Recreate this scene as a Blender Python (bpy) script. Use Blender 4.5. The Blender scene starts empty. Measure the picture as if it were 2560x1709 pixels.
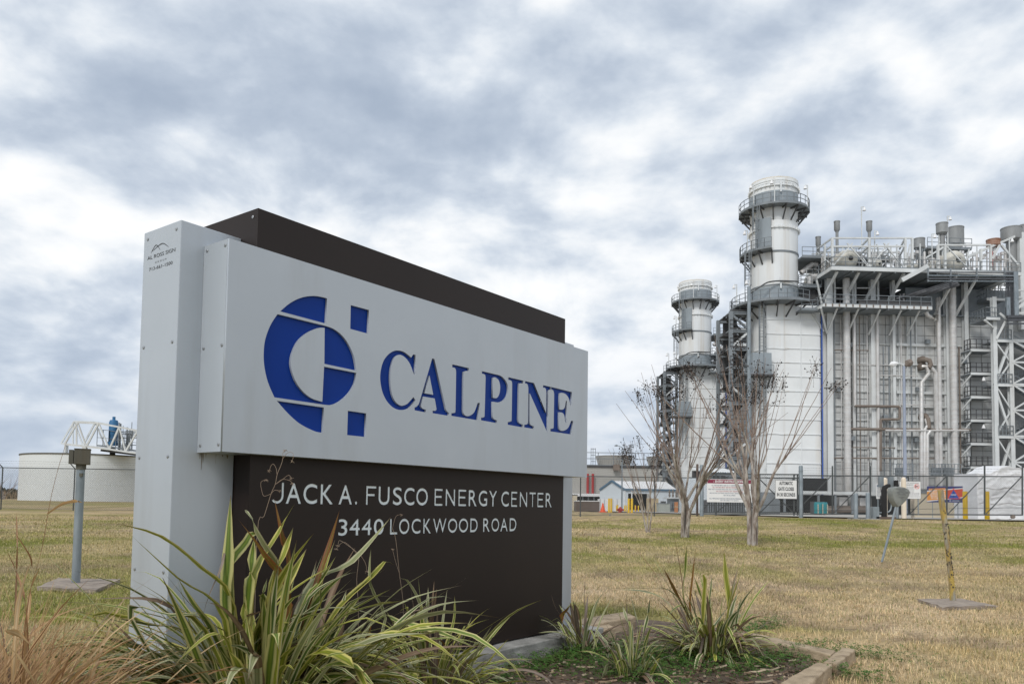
import bpy, math, random
import numpy as np
from mathutils import Vector, Matrix, noise
random.seed(7)
RNG = np.random.default_rng(7)
R = math.radians
sc = bpy.context.scene
col = sc.collection

# ------------------------------------------------------------------ camera, sky, sun, exposure
FX, PX0, PY0 = 1981.3, 1280.0, 1158.4          # focal length and optical axis in pixels of the 2560 px wide photograph
PITCH, ROLL, EYE = R(3.0475), R(0.8485), 1.08
_f = Vector((0, math.cos(PITCH), math.sin(PITCH)))
_u0 = Vector((1, 0, 0)).cross(_f)
_r = Vector((1, 0, 0)) * math.cos(ROLL) + _u0 * math.sin(ROLL)
_u = -Vector((1, 0, 0)) * math.sin(ROLL) + _u0 * math.cos(ROLL)
CAM = Vector((0, 0, EYE))
cd = bpy.data.cameras.new('camera')
cam = bpy.data.objects.new('camera', cd)
col.objects.link(cam)
M = Matrix.Identity(4)
for i in range(3):
    M[i][0], M[i][1], M[i][2], M[i][3] = _r[i], _u[i], -_f[i], CAM[i]
cam.matrix_world = M
cd.sensor_width = 36.0
cd.lens = FX / 2560 * 36
cd.shift_y = (PY0 - 854.5) / 2560
cd.clip_end = 6000
cd.clip_start = 0.05
sc.camera = cam

SKY_X, SKY_Y = 8.4, 6.5
SUN_AZ, SUN_EL = R(208), R(43)                # azimuth clockwise from +Y (camera heading): behind the camera, to the left
world = bpy.data.worlds.new('World')
sc.world = world
world.use_nodes = True
nt = world.node_tree
nt.nodes.clear()
def N(t, **k):
    n = nt.nodes.new(t)
    for a, b in k.items():
        setattr(n, a, b)
    return n
def LK(a, b): nt.links.new(a, b)
out = N('ShaderNodeOutputWorld'); bg = N('ShaderNodeBackground')
bg.inputs['Strength'].default_value = 0.1
LK(bg.outputs[0], out.inputs[0])
skyt = N('ShaderNodeTexSky', sky_type='NISHITA', sun_disc=False, sun_elevation=SUN_EL, sun_rotation=SUN_AZ)
tc = N('ShaderNodeTexCoord'); sep = N('ShaderNodeSeparateXYZ'); LK(tc.outputs['Generated'], sep.inputs[0])
def MA(op, a, b=None, clamp=False):
    n = N('ShaderNodeMath', operation=op, use_clamp=clamp)
    for i, v in enumerate((a, b)):
        if v is None: continue
        if isinstance(v, (int, float)): n.inputs[i].default_value = v
        else: LK(v, n.inputs[i])
    return n.outputs[0]
zc = MA('MAXIMUM', sep.outputs[2], 0.0)
den = MA('ADD', zc, 0.42)
cx = MA('DIVIDE', sep.outputs[0], den); cy = MA('DIVIDE', sep.outputs[1], den)
comb = N('ShaderNodeCombineXYZ'); LK(cx, comb.inputs[0]); LK(cy, comb.inputs[1]); LK(MA('MULTIPLY', zc, 1.1), comb.inputs[2])
def noise_(scale, detail, rough, dist, off):
    mp = N('ShaderNodeMapping'); LK(comb.outputs[0], mp.inputs[0]); mp.inputs['Location'].default_value = off
    n = N('ShaderNodeTexNoise', noise_dimensions='3D'); LK(mp.outputs[0], n.inputs['Vector'])
    n.inputs['Scale'].default_value = scale; n.inputs['Detail'].default_value = detail
    n.inputs['Roughness'].default_value = rough; n.inputs['Distortion'].default_value = dist
    return n.outputs['Fac']
n1 = noise_(3.7, 9, 0.52, 0.12, (SKY_X, SKY_Y, 0.4))
n1b = noise_(3.7, 9, 0.52, 0.12, (SKY_X + .015, SKY_Y + .05, 0.4 - .045))
n2 = noise_(1.35, 3, 0.5, 0.1, (SKY_X * 1.7, SKY_Y * .6, 1.9))
n3 = noise_(9.0, 5, 0.55, 0.2, (0.3, 5.9, 4.4))
relief = MA('MULTIPLY', MA('SUBTRACT', n1, n1b), 0.72)
mixv = MA('ADD', MA('ADD', MA('ADD', MA('MULTIPLY', n1, 0.50), MA('MULTIPLY', n2, 0.50)), relief), MA('MULTIPLY', MA('SUBTRACT', n3, 0.5), 0.08))
def ramp(fac, stops):
    r = N('ShaderNodeValToRGB'); LK(fac, r.inputs[0])
    r.color_ramp.interpolation = 'B_SPLINE'
    e = r.color_ramp.elements
    while len(e) < len(stops): e.new(0.5)
    for i, (p, c) in enumerate(stops):
        e[i].position = p; e[i].color = (*c, 1)
    return r.outputs[0]
cloud = ramp(mixv, [(0.22, (.335, .40, .50)), (0.36, (.445, .51, .605)), (0.44, (.555, .615, .695)), (0.50, (.67, .72, .78)), (0.57, (.80, .825, .85)), (0.67, (.93, .93, .93))])
hz = MA('MULTIPLY', MA('SUBTRACT', 1.0, MA('DIVIDE', zc, 0.24), True), 0.75)
def MIX(f, a, b):
    m = N('ShaderNodeMix', data_type='RGBA')
    if isinstance(f, (int, float)): m.inputs[0].default_value = f
    else: LK(f, m.inputs[0])
    for i, v in ((6, a), (7, b)):
        if isinstance(v, tuple): m.inputs[i].default_value = (*v, 1)
        else: LK(v, m.inputs[i])
    return m.outputs[2]
lowc = MIX(MA('MULTIPLY', n1, 0.9), (.36, .44, .57), (.60, .66, .74))
cl2 = MIX(hz, cloud, lowc)
sm = N('ShaderNodeVectorMath', operation='SCALE'); LK(cl2, sm.inputs[0]); sm.inputs['Scale'].default_value = 10.0
skym = MIX(0.03, sm.outputs[0], skyt.outputs[0])
LK(skym, bg.inputs['Color'])

sd = bpy.data.lights.new('sun', 'SUN')
sd.energy = 1.5; sd.angle = R(14); sd.color = (1.0, 0.975, 0.935)
sun = bpy.data.objects.new('sun', sd); col.objects.link(sun)
sdir = Vector((math.sin(SUN_AZ) * math.cos(SUN_EL), math.cos(SUN_AZ) * math.cos(SUN_EL), math.sin(SUN_EL)))
sun.rotation_euler = sdir.to_track_quat('Z', 'Y').to_euler()
sc.view_settings.view_transform = 'Standard'
sc.view_settings.look = 'None'
sc.view_settings.exposure = 0.22
sc.view_settings.gamma = 1.0
sc.view_settings.use_curve_mapping = False

# ------------------------------------------------------------------ survey helpers: where a thing stands, read off the photograph at a known distance
def ray(px, py): return _f + _r * ((px - PX0) / FX) - _u * ((py - PY0) / FX)
def at(px, py, y):
    d = ray(px, py); return CAM + d * (y / d.y)
def gz(px, py, z=0.0):
    d = ray(px, py); return CAM + d * ((z - EYE) / d.z)
def sstep(a, b, x):
    t = min(1, max(0, (x - a) / (b - a if b != a else 1e-9))); return t * t * (3 - 2 * t)
def hgt(x, y):
    """height of the ground"""
    s = sstep(-2, 9, x - (y - 30) * 0.12)
    base = 0.02 * sstep(6, 9, y) + 0.16 * sstep(9, 19, y) + 0.13 * sstep(18, 26, y)
    lft = base + 0.23 * sstep(27, 40, y) + 0.40 * sstep(42, 66, y) * (1 - sstep(-8, 6, x)) + 0.17 * sstep(42, 50, y) * sstep(-8, 6, x)
    rgt = base + 0.41 * sstep(25, 35, y)
    h = lft * (1 - s) + rgt * s
    if y < 60:
        h += 0.03 * noise.noise(Vector((x * .35, y * .35, 0))) * sstep(7, 12, y) + 0.008 * noise.noise(Vector((x * 1.7, y * 1.7, 3)))
    return h

# ------------------------------------------------------------------ object helpers
def tag(o, label=None, cat=None, group=None, kind=None):
    if label: o['label'] = label
    if cat: o['category'] = cat
    if group: o['group'] = group
    if kind: o['kind'] = kind
    return o
def thing(name, label, cat, loc=(0, 0, 0), rz=0.0, group=None):
    o = bpy.data.objects.new(name, None); col.objects.link(o)
    o.empty_display_size = 0.1
    o.location = loc; o.rotation_euler = (0, 0, rz)
    return tag(o, label, cat, group)
def link(name, me, parent=None, loc=None):
    o = bpy.data.objects.new(name, me); col.objects.link(o)
    if parent is not None: o.parent = parent
    if loc is not None: o.location = loc
    return o
def copy_tree(o, parent=None, skip=()):
    c = o.copy(); col.objects.link(c); c.parent = parent
    for ch in list(o.children):
        if ch.name.split('.')[0] not in skip: copy_tree(ch, c, skip)
    return c
def perp(d):
    d = d.normalized()
    a = Vector((0, 0, 1)) if abs(d.z) < 0.95 else Vector((1, 0, 0))
    s = d.cross(a).normalized()
    return s, s.cross(d).normalized()
class MB:
    """collects boxes, beams, tubes; build() links them as one mesh object"""
    def __init__(self): self.v = []; self.f = []; self.sm = False
    def add(self, vs, fs):
        b = len(self.v); self.v += [tuple(p) for p in vs]; self.f += [tuple(i + b for i in f) for f in fs]; return self
    def box(self, c, s, rz=0.0):
        cx_, cy_, cz_ = c; a, b, d = s[0] / 2, s[1] / 2, s[2] / 2
        co, si = math.cos(rz), math.sin(rz)
        vs = [(cx_ + x * co - y * si, cy_ + x * si + y * co, cz_ + z) for z in (-d, d) for x, y in ((-a, -b), (a, -b), (a, b), (-a, b))]
        return self.add(vs, [(3, 2, 1, 0), (4, 5, 6, 7), (0, 1, 5, 4), (1, 2, 6, 5), (2, 3, 7, 6), (3, 0, 4, 7)])
    def bb(self, x0, x1, y0, y1, z0, z1): return self.box(((x0 + x1) / 2, (y0 + y1) / 2, (z0 + z1) / 2), (abs(x1 - x0), abs(y1 - y0), abs(z1 - z0)))
    def beam(self, p, q, w, h=None):
        p, q = Vector(p), Vector(q); h = h or w
        s, t = perp(q - p); s *= w / 2; t *= h / 2
        vs = [p - s - t, p + s - t, p + s + t, p - s + t, q - s - t, q + s - t, q + s + t, q - s + t]
        return self.add(vs, [(0, 1, 2, 3), (7, 6, 5, 4), (0, 4, 5, 1), (1, 5, 6, 2), (2, 6, 7, 3), (3, 7, 4, 0)])
    def tube(self, p, q, r, n=8, r2=None, cap=True):
        return self.path([p, q], [r, r if r2 is None else r2], n, cap)
    def path(self, pts, rs, n=6, cap=True):
        pts = [Vector(p) for p in pts]
        if not hasattr(rs, '__len__'): rs = [rs] * len(pts)
        vs, fs = [], []
        s = None
        for i, p in enumerate(pts):
            d = (pts[min(i + 1, len(pts) - 1)] - pts[max(i - 1, 0)])
            if d.length < 1e-9: d = Vector((0, 0, 1))
            d.normalize()
            if s is None: s, t = perp(d)
            else:
                s = (s - d * s.dot(d))
                if s.length < 1e-6: s, t = perp(d)
                s.normalize(); t = s.cross(d)
            for k in range(n):
                a = 2 * math.pi * k / n
                vs.append(p + (s * math.cos(a) + t * math.sin(a)) * rs[i])
        m = len(pts)
        for i in range(m - 1):
            for k in range(n):
                k2 = (k + 1) % n
                fs.append((i * n + k, i * n + k2, (i + 1) * n + k2, (i + 1) * n + k))
        if cap:
            fs.append(tuple(range(n - 1, -1, -1))); fs.append(tuple((m - 1) * n + k for k in range(n)))
        return self.add(vs, fs)
    def lathe(self, prof, n=24, c=(0, 0), a0=0.0, a1=2 * math.pi, close=True):
        """prof: list of (radius, z)"""
        full = abs(a1 - a0 - 2 * math.pi) < 1e-6
        m = n if full else n + 1
        vs = [(c[0] + r_ * math.cos(a0 + (a1 - a0) * k / n), c[1] + r_ * math.sin(a0 + (a1 - a0) * k / n), z) for r_, z in prof for k in range(m)]
        fs = []
        for i in range(len(prof) - 1):
            for k in range(n):
                k2 = (k + 1) % m
                fs.append((i * m + k, i * m + k2, (i + 1) * m + k2, (i + 1) * m + k))
        return self.add(vs, fs)
    def prism(self, poly, z0, z1):
        n = len(poly)
        vs = [(x, y, z0) for x, y in poly] + [(x, y, z1) for x, y in poly]
        return self.add(vs, [tuple(range(n - 1, -1, -1)), tuple(range(n, 2 * n))] + [(i, (i + 1) % n, n + (i + 1) % n, n + i) for i in range(n)])
    def build(self, name, mat, parent=None, smooth=False, bevel=0.0):
        me = bpy.data.meshes.new(name); me.from_pydata(self.v, [], self.f)
        if mat: me.materials.append(mat)
        me.update()
        if smooth:
            me.polygons.foreach_set('use_smooth', [True] * len(me.polygons))
            me.set_sharp_from_angle(angle=R(40))
        o = link(name, me, parent)
        if bevel:
            b = o.modifiers.new('edge', 'BEVEL'); b.width = bevel; b.segments = 2; b.limit_method = 'ANGLE'
        return o
def worn(o, cuts=5, amp=.006, seed=0):
    """chipped, uneven edges on a stone or concrete block"""
    import bmesh
    bm = bmesh.new(); bm.from_mesh(o.data)
    for f in [f for f in bm.faces if len(f.verts) > 4]: pass
    bmesh.ops.subdivide_edges(bm, edges=bm.edges[:], cuts=cuts, use_grid_fill=True)
    for v in bm.verts:
        q = v.co * 9 + Vector((seed * 3.1, seed, 0)); k = amp * (1 if len(v.link_faces) < 9 else 1)
        v.co += Vector((noise.noise(q), noise.noise(q + Vector((7, 0, 0))), noise.noise(q + Vector((0, 9, 0))))) * k * 1.6 + Vector((noise.noise(q * 3.7), noise.noise(q * 3.7 + Vector((5, 0, 0))), noise.noise(q * 3.7 + Vector((0, 5, 0))))) * k
    bm.to_mesh(o.data); bm.free(); return o
def catmull(pts, n=6):
    P = [Vector(p) for p in pts]; out_ = []
    for i in range(len(P) - 1):
        p0, p1, p2, p3 = P[max(i - 1, 0)], P[i], P[i + 1], P[min(i + 2, len(P) - 1)]
        for k in range(n):
            t = k / n
            out_.append(0.5 * ((2 * p1) + (p2 - p0) * t + (2 * p0 - 5 * p1 + 4 * p2 - p3) * t * t + (3 * p1 - p0 - 3 * p2 + p3) * t ** 3))
    out_.append(P[-1]); return out_

# ------------------------------------------------------------------ materials
MATS = {}
def mat(name, c1, c2=None, rough=0.6, metal=0.0, scale=3.0, bump=0.0, stretch=(1, 1, 1), stain=None, stain_amt=0.0, stain_scale=1.0, stain_stretch=(1, 1, .12), spec=0.5, coat=0.0, bscale=None, world_co=False, contrast=(.35, .65)):
    m = bpy.data.materials.new(name); m.use_nodes = True; t = m.node_tree
    b = t.nodes['Principled BSDF']
    b.inputs['Roughness'].default_value = rough; b.inputs['Metallic'].default_value = metal
    b.inputs['Specular IOR Level'].default_value = spec; b.inputs['Coat Weight'].default_value = coat
    c2 = c2 or tuple(x * 0.86 for x in c1)
    if world_co: src = t.nodes.new('ShaderNodeNewGeometry').outputs['Position']
    else: src = t.nodes.new('ShaderNodeTexCoord').outputs['Object']
    def nz(sc_, st, det=5):
        mp = t.nodes.new('ShaderNodeMapping'); t.links.new(src, mp.inputs[0]); mp.inputs['Scale'].default_value = st
        n = t.nodes.new('ShaderNodeTexNoise'); t.links.new(mp.outputs[0], n.inputs['Vector'])
        n.inputs['Scale'].default_value = sc_; n.inputs['Detail'].default_value = det; n.inputs['Roughness'].default_value = .6
        return n.outputs['Fac']
    def rmp(f, a, b_):
        r = t.nodes.new('ShaderNodeMapRange'); t.links.new(f, r.inputs[0]); r.inputs[1].default_value = a; r.inputs[2].default_value = b_; return r.outputs[0]
    def mx(f, a, b_):
        x = t.nodes.new('ShaderNodeMix'); x.data_type = 'RGBA'
        t.links.new(f, x.inputs[0])
        for i, v in ((6, a), (7, b_)):
            if isinstance(v, tuple): x.inputs[i].default_value = (*v, 1)
            else: t.links.new(v, x.inputs[i])
        return x.outputs[2]
    c = mx(rmp(nz(scale, stretch), *contrast), c1, c2)
    if stain:
        s = t.nodes.new('ShaderNodeMath'); s.operation = 'MULTIPLY'; s.inputs[1].default_value = stain_amt
        t.links.new(rmp(nz(stain_scale, stain_stretch, 8), .52, .78), s.inputs[0])
        c = mx(s.outputs[0], c, stain)
    t.links.new(c, b.inputs['Base Color'])
    if bump:
        bn = t.nodes.new('ShaderNodeBump'); bn.inputs['Strength'].default_value = bump; bn.inputs['Distance'].default_value = 0.01
        t.links.new(nz(bscale or scale * 6, (1, 1, 1)), bn.inputs['Height']); t.links.new(bn.outputs[0], b.inputs['Normal'])
    MATS[name] = m
    return m
def attr_mat(name, rough=0.7, transl=0.0, spec=0.3):
    m = bpy.data.materials.new(name); m.use_nodes = True; t = m.node_tree; b = t.nodes['Principled BSDF']
    a = t.nodes.new('ShaderNodeAttribute'); a.attribute_name = 'Col'
    t.links.new(a.outputs['Color'], b.inputs['Base Color']); b.inputs['Roughness'].default_value = rough; b.inputs['Specular IOR Level'].default_value = spec
    if transl:
        tr = t.nodes.new('ShaderNodeBsdfTranslucent'); t.links.new(a.outputs['Color'], tr.inputs[0])
        ms = t.nodes.new('ShaderNodeMixShader'); ms.inputs[0].default_value = transl
        t.links.new(b.outputs[0], ms.inputs[1]); t.links.new(tr.outputs[0], ms.inputs[2])
        t.links.new(ms.outputs[0], t.nodes['Material Output'].inputs[0])
    return m
sil = mat('silver_paint', (.485, .525, .57), (.455, .495, .54), rough=.36, metal=.25, scale=1.5, bump=.02, bscale=220, stain=(.34, .35, .35), stain_amt=.45, stain_scale=2.2, stain_stretch=(1.5, 1.5, .22))
brz = mat('bronze_paint', (.016, .0086, .0060), (.0135, .0074, .0052), rough=.5, scale=2, bump=.02, bscale=200, spec=.33)
blu = mat('blue_vinyl', (.002, .037, .27), (.002, .034, .25), rough=.4, scale=2, spec=.15)
wht_let = mat('white_acrylic', (.80, .87, .90), (.78, .85, .88), rough=.4, scale=2)
decal = mat('dark_decal', (.06, .065, .07), rough=.5)
screw_m = mat('screw_metal', (.42, .43, .44), rough=.35, metal=.8)
conc = mat('concrete', (.36, .35, .33), (.22, .215, .20), rough=.9, scale=6, bump=.5, bscale=60, stain=(.09, .085, .075), stain_amt=.7, stain_scale=3, stain_stretch=(1, 1, 1))
conc_brown = mat('brown_concrete', (.46, .36, .245), (.30, .225, .145), rough=.95, scale=8, bump=.9, bscale=70, stain=(.12, .09, .055), stain_amt=.7, stain_scale=7, stain_stretch=(1, 1, 1))
conc_dirty = mat('dirty_slab', (.33, .275, .225), (.19, .155, .13), rough=.95, scale=4, bump=.6, bscale=50, stain=(.45, .38, .30), stain_amt=.5, stain_scale=2.5, stain_stretch=(1, 1, 1))
galv = mat('galvanised_steel', (.30, .34, .37), (.20, .235, .26), rough=.55, metal=.35, scale=5, stretch=(1, 1, .4), stain=(.13, .14, .15), stain_amt=.5, stain_scale=3)
fence_m = mat('fence_steel', (.105, .115, .12), (.08, .088, .092), rough=.7, metal=.2, scale=3)
wire_m = mat('fence_wire', (.11, .118, .122), rough=.6, metal=.3)
box_m = mat('weathered_bronze_box', (.105, .10, .08), (.075, .07, .055), rough=.7, scale=6, stretch=(1, 1, .15), stain=(.14, .10, .05), stain_amt=.4, stain_scale=4)
yel_m = mat('safety_yellow', (.80, .52, .012), (.74, .46, .01), rough=.5, scale=2)
cream_m = mat('cream_paint', (.78, .68, .55), (.72, .62, .5), rough=.5, scale=2)
peel_m = mat('peeling_yellow', (.45, .32, .08), (.26, .20, .11), rough=.9, scale=14, stretch=(1, 1, .35), contrast=(.42, .58), stain=(.36, .37, .33), stain_amt=1.6, stain_scale=9, stain_stretch=(1, 1, .25), bump=.9, bscale=60)
rust_m = mat('lichen_rust', (.10, .085, .06), (.05, .04, .03), rough=.95, scale=20, bump=.9, bscale=80)
steel_w = mat('white_steel', (.66, .68, .68), (.56, .575, .575), rough=.55, scale=.6, stain=(.30, .24, .17), stain_amt=.35, stain_scale=.6)
steel_g = mat('grey_steel', (.23, .255, .275), (.17, .19, .205), rough=.6, scale=.5, stain=(.10, .10, .10), stain_amt=.5, stain_scale=.6)
steel_d = mat('dark_steel', (.085, .085, .088), (.06, .06, .062), rough=.65, scale=.5)
stack_w = mat('stack_paint', (.765, .785, .79), (.69, .705, .71), rough=.55, scale=.35, stretch=(1, 1, .15), stain=(.47, .40, .31), stain_amt=.7, stain_scale=.6, stain_stretch=(1, 1, .05))
stack_g = mat('stack_grey_band', (.29, .33, .36), (.25, .285, .31), rough=.6, scale=.6)
rustw = mat('rust_stained_white', (.72, .70, .64), (.60, .52, .38), rough=.6, scale=.6, stretch=(1, 1, .2), stain=(.45, .26, .09), stain_amt=.6, stain_scale=.5)
panel_w = mat('casing_panel', (.61, .62, .615), (.53, .54, .535), rough=.6, scale=.4, stain=(.34, .29, .23), stain_amt=.7, stain_scale=.5, stain_stretch=(1, 1, .12), world_co=True)
panel_b = mat('duct_panel', (.77, .785, .785), (.70, .715, .715), rough=.55, scale=.4, stain=(.55, .42, .24), stain_amt=.4, stain_scale=.35, stain_stretch=(1, 1, .15), world_co=True)
insul = mat('insulation_jacket', (.66, .65, .64), (.52, .50, .48), rough=.4, metal=.25, scale=1.2, stain=(.34, .27, .19), stain_amt=.4, stain_scale=1)
brown_pipe = mat('weathered_pipe', (.22, .18, .15), (.15, .12, .10), rough=.7, scale=1)
blue_pipe = mat('blue_pipe', (.03, .10, .42), rough=.5)
sil_vent = mat('vent_metal', (.30, .31, .31), (.24, .245, .245), rough=.6, metal=.2, scale=1, stretch=(1, 1, .3), stain=(.20, .17, .15), stain_amt=.5, stain_scale=1)
rust_vent = mat('rusty_vent', (.26, .12, .07), (.34, .22, .17), rough=.85, scale=1.5)
red_pipe = mat('red_paint', (.42, .03, .03), (.36, .025, .025), rough=.5)
drum_m = mat('drum_insulation', (.60, .58, .52), (.50, .48, .42), rough=.5, scale=.8)
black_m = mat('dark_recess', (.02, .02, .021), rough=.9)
tray_m = mat('cable_tray', (.10, .105, .115), (.07, .072, .08), rough=.5, metal=.3)
tank_m = mat('tank_paint', (.70, .725, .73), (.66, .685, .69), rough=.6, scale=.3, stain=(.58, .55, .49), stain_amt=.4, stain_scale=.4)
bluepump = mat('pump_blue', (.03, .15, .32), rough=.5)
tan_clad = mat('cooling_tower_cladding', (.47, .46, .43), (.43, .42, .39), rough=.7, scale=.3)
shed_w = mat('shed_siding', (.66, .71, .75), (.62, .67, .71), rough=.6, scale=.5)
shed_b = mat('shed_blue_trim', (.09, .17, .25), rough=.6)
white_m = mat('white_sheet', (.80, .80, .80), (.74, .74, .745), rough=.6, scale=1)
tarp_m = mat('white_tarp', (.78, .78, .79), (.68, .68, .69), rough=.5, scale=1.2, bump=.5, bscale=4)
beige_m = mat('beige_paint', (.58, .51, .39), (.52, .46, .35), rough=.7, scale=.7)
wood_m = mat('plywood', (.55, .44, .28), (.48, .37, .22), rough=.8)
brown_m = mat('brown_bin', (.13, .095, .08), (.11, .08, .066), rough=.7)
orange_m = mat('orange_plastic', (.85, .10, .02), rough=.5)
bark_m = mat('crape_bark', (.40, .36, .32), (.19, .145, .12), rough=.9, scale=9, contrast=(.42, .58), stretch=(1, 1, .35), bump=.5, bscale=30, stain=(.58, .55, .51), stain_amt=.9, stain_scale=6, stain_stretch=(1, 1, .4))
twig_m = mat('red_twig', (.32, .25, .21), (.19, .135, .11), rough=.9, scale=4)
pod_m = mat('seed_pod', (.035, .024, .02), (.02, .014, .012), rough=.9)
dry_m = attr_mat('dry_blade', .75, .2)
grass_m = attr_mat('grass_blade', .8, .15)

# ------------------------------------------------------------------ ground
def vnoise(x, y, s, seed):
    """smooth value noise, vectorised"""
    g = np.random.default_rng(seed).random((256, 256))
    X = x / s; Y = y / s
    xi = np.floor(X).astype(int); yi = np.floor(Y).astype(int)
    fx = X - xi; fy = Y - yi
    fx = fx * fx * (3 - 2 * fx); fy = fy * fy * (3 - 2 * fy)
    a = g[xi % 256, yi % 256]; b = g[(xi + 1) % 256, yi % 256]; c = g[xi % 256, (yi + 1) % 256]; d = g[(xi + 1) % 256, (yi + 1) % 256]
    return (a * (1 - fx) + b * fx) * (1 - fy) + (c * (1 - fx) + d * fx) * fy
def green(x, y):
    """0 = straw, 1 = green, from the lawn's patches"""
    f = .5 * vnoise(x, y * 1.0, 2.6, 1) + .3 * vnoise(x, y, .8, 2) + .2 * vnoise(x, y, .28, 3)
    w = 0.15 * vnoise(x, y, 6.0, 5)
    g = np.clip((f + w - .53) / .17, 0, 1) * .68
    g = g + .30 * np.exp(-((y - 19) / 5.5) ** 2) + .10 * np.exp(-((y - 30) / 3.0) ** 2)
    g = g + .22 * (x < -1) * np.clip(1.6 - y / 12, 0, 1)
    g = g - .60 * np.exp(-(((y - 9.8) / 3.2) ** 2)) * (x > .5) - .25 * np.exp(-((y - 6.5) / 1.6) ** 2) * (x > 1.8)
    def spot(cx_, cy_, rx, ry, a): return a * np.exp(-(((x - cx_) / rx) ** 2 + ((y - cy_) / ry) ** 2)) * (.55 + .9 * vnoise(x, y, .5, 9))
    g = g + spot(12.8, 32.5, 2.6, 2.2, .95) + spot(21.2, 33.6, 2.6, .9, .7) + spot(17.0, 35.2, 2.2, .9, .6)
    g = g + spot(-2.6, 5.0, 1.0, 1.7, .55) + spot(-3.4, 7.6, 1.2, .7, .35) + spot(.8, 8.4, .9, .8, .75) + spot(2.7, 7.2, .8, .35, .8) + spot(2.9, 5.3, .25, .6, .5)
    return np.clip(g, 0, 1)
def lawn_col(x, y, dark=1.0):
    g = green(x, y)[:, None]
    p = vnoise(x, y, .9, 21)[:, None]
    q = vnoise(x, y, .13, 22)[:, None]
    straw = np.array([[.66, .505, .325]]) * (1 - p) + np.array([[.56, .43, .22]]) * p
    olive = np.array([[.31, .29, .075]]) * (1 - p) + np.array([[.24, .265, .05]]) * p
    c = straw * (1 - g) + olive * g
    bare = np.clip((vnoise(x, y, 1.1, 33) * .6 + vnoise(x, y, .25, 34) * .4 - .60) / .12, 0, 1)[:, None] * .6
    c = c * (1 - bare) + np.array([[.34, .25, .17]]) * bare
    c = c * (1 + .14 * np.exp(-((y - 6.5) / 3.5) ** 2) * (x > 1.5) * (1 - g[:, 0]))[:, None]
    return c * (.80 + .40 * q) * dark
_xs = np.concatenate([[-2500, -900, -400, -200, -120, -70, -45], np.arange(-30, -4, .8), np.arange(-4, 6, .16), np.arange(6, 34, .7), [45, 70, 120, 200, 400, 900, 2500]])
_ys = np.concatenate([[-30, -10, -3, 0], np.arange(1.5, 10, .16), np.arange(10, 46, .45), np.arange(46, 75, 3), [85, 110, 150, 200, 300, 600, 1200, 4000]])
GX, GY = np.meshgrid(_xs, _ys)
gx, gy = GX.ravel(), GY.ravel()
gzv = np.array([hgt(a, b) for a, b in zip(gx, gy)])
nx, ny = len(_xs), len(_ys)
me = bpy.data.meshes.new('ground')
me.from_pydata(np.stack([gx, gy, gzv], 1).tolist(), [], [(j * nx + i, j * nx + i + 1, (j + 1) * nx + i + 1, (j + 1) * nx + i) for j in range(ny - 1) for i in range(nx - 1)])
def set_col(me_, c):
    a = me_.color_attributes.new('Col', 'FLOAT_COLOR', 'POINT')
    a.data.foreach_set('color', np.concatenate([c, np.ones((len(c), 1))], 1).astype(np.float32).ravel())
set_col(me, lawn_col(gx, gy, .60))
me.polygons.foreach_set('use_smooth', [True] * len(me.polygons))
gm = bpy.data.materials.new('lawn_soil'); gm.use_nodes = True; t = gm.node_tree; b = t.nodes['Principled BSDF']
a = t.nodes.new('ShaderNodeAttribute'); a.attribute_name = 'Col'
ge = t.nodes.new('ShaderNodeNewGeometry')
n_ = t.nodes.new('ShaderNodeTexNoise'); n_.inputs['Scale'].default_value = 26; n_.inputs['Detail'].default_value = 8; n_.inputs['Roughness'].default_value = .75
t.links.new(ge.outputs['Position'], n_.inputs['Vector'])
mr = t.nodes.new('ShaderNodeMapRange'); mr.inputs[1].default_value = .3; mr.inputs[2].default_value = .7; mr.inputs[3].default_value = .45; mr.inputs[4].default_value = 1.75
t.links.new(n_.outputs['Fac'], mr.inputs[0])
vm = t.nodes.new('ShaderNodeVectorMath'); vm.operation = 'SCALE'; t.links.new(a.outputs['Color'], vm.inputs[0]); t.links.new(mr.outputs[0], vm.inputs['Scale'])
t.links.new(vm.outputs[0], b.inputs['Base Color']); b.inputs['Roughness'].default_value = .95; b.inputs['Specular IOR Level'].default_value = .1
bn = t.nodes.new('ShaderNodeBump'); bn.inputs['Strength'].default_value = .8; bn.inputs['Distance'].default_value = .03
t.links.new(n_.outputs['Fac'], bn.inputs['Height']); t.links.new(bn.outputs[0], b.inputs['Normal'])
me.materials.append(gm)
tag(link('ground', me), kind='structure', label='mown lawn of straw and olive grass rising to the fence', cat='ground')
# concrete yard behind the fence
yard_m = mat('yard_concrete', (.40, .38, .34), (.32, .30, .27), rough=.9, scale=.4, world_co=True)
mb = MB()
def sheet(poly, z): 
    m = MB(); m.add([(x, y, z) for x, y in poly], [tuple(range(len(poly)))]); return m
tag(sheet([(17.9, 35.6), (34, 33.9), (60, 40), (130, 60), (130, 420), (6, 420), (6, 62), (12, 45), (13.5, 40.2)], .775).build('yard_pavement', yard_m), kind='structure')
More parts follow.
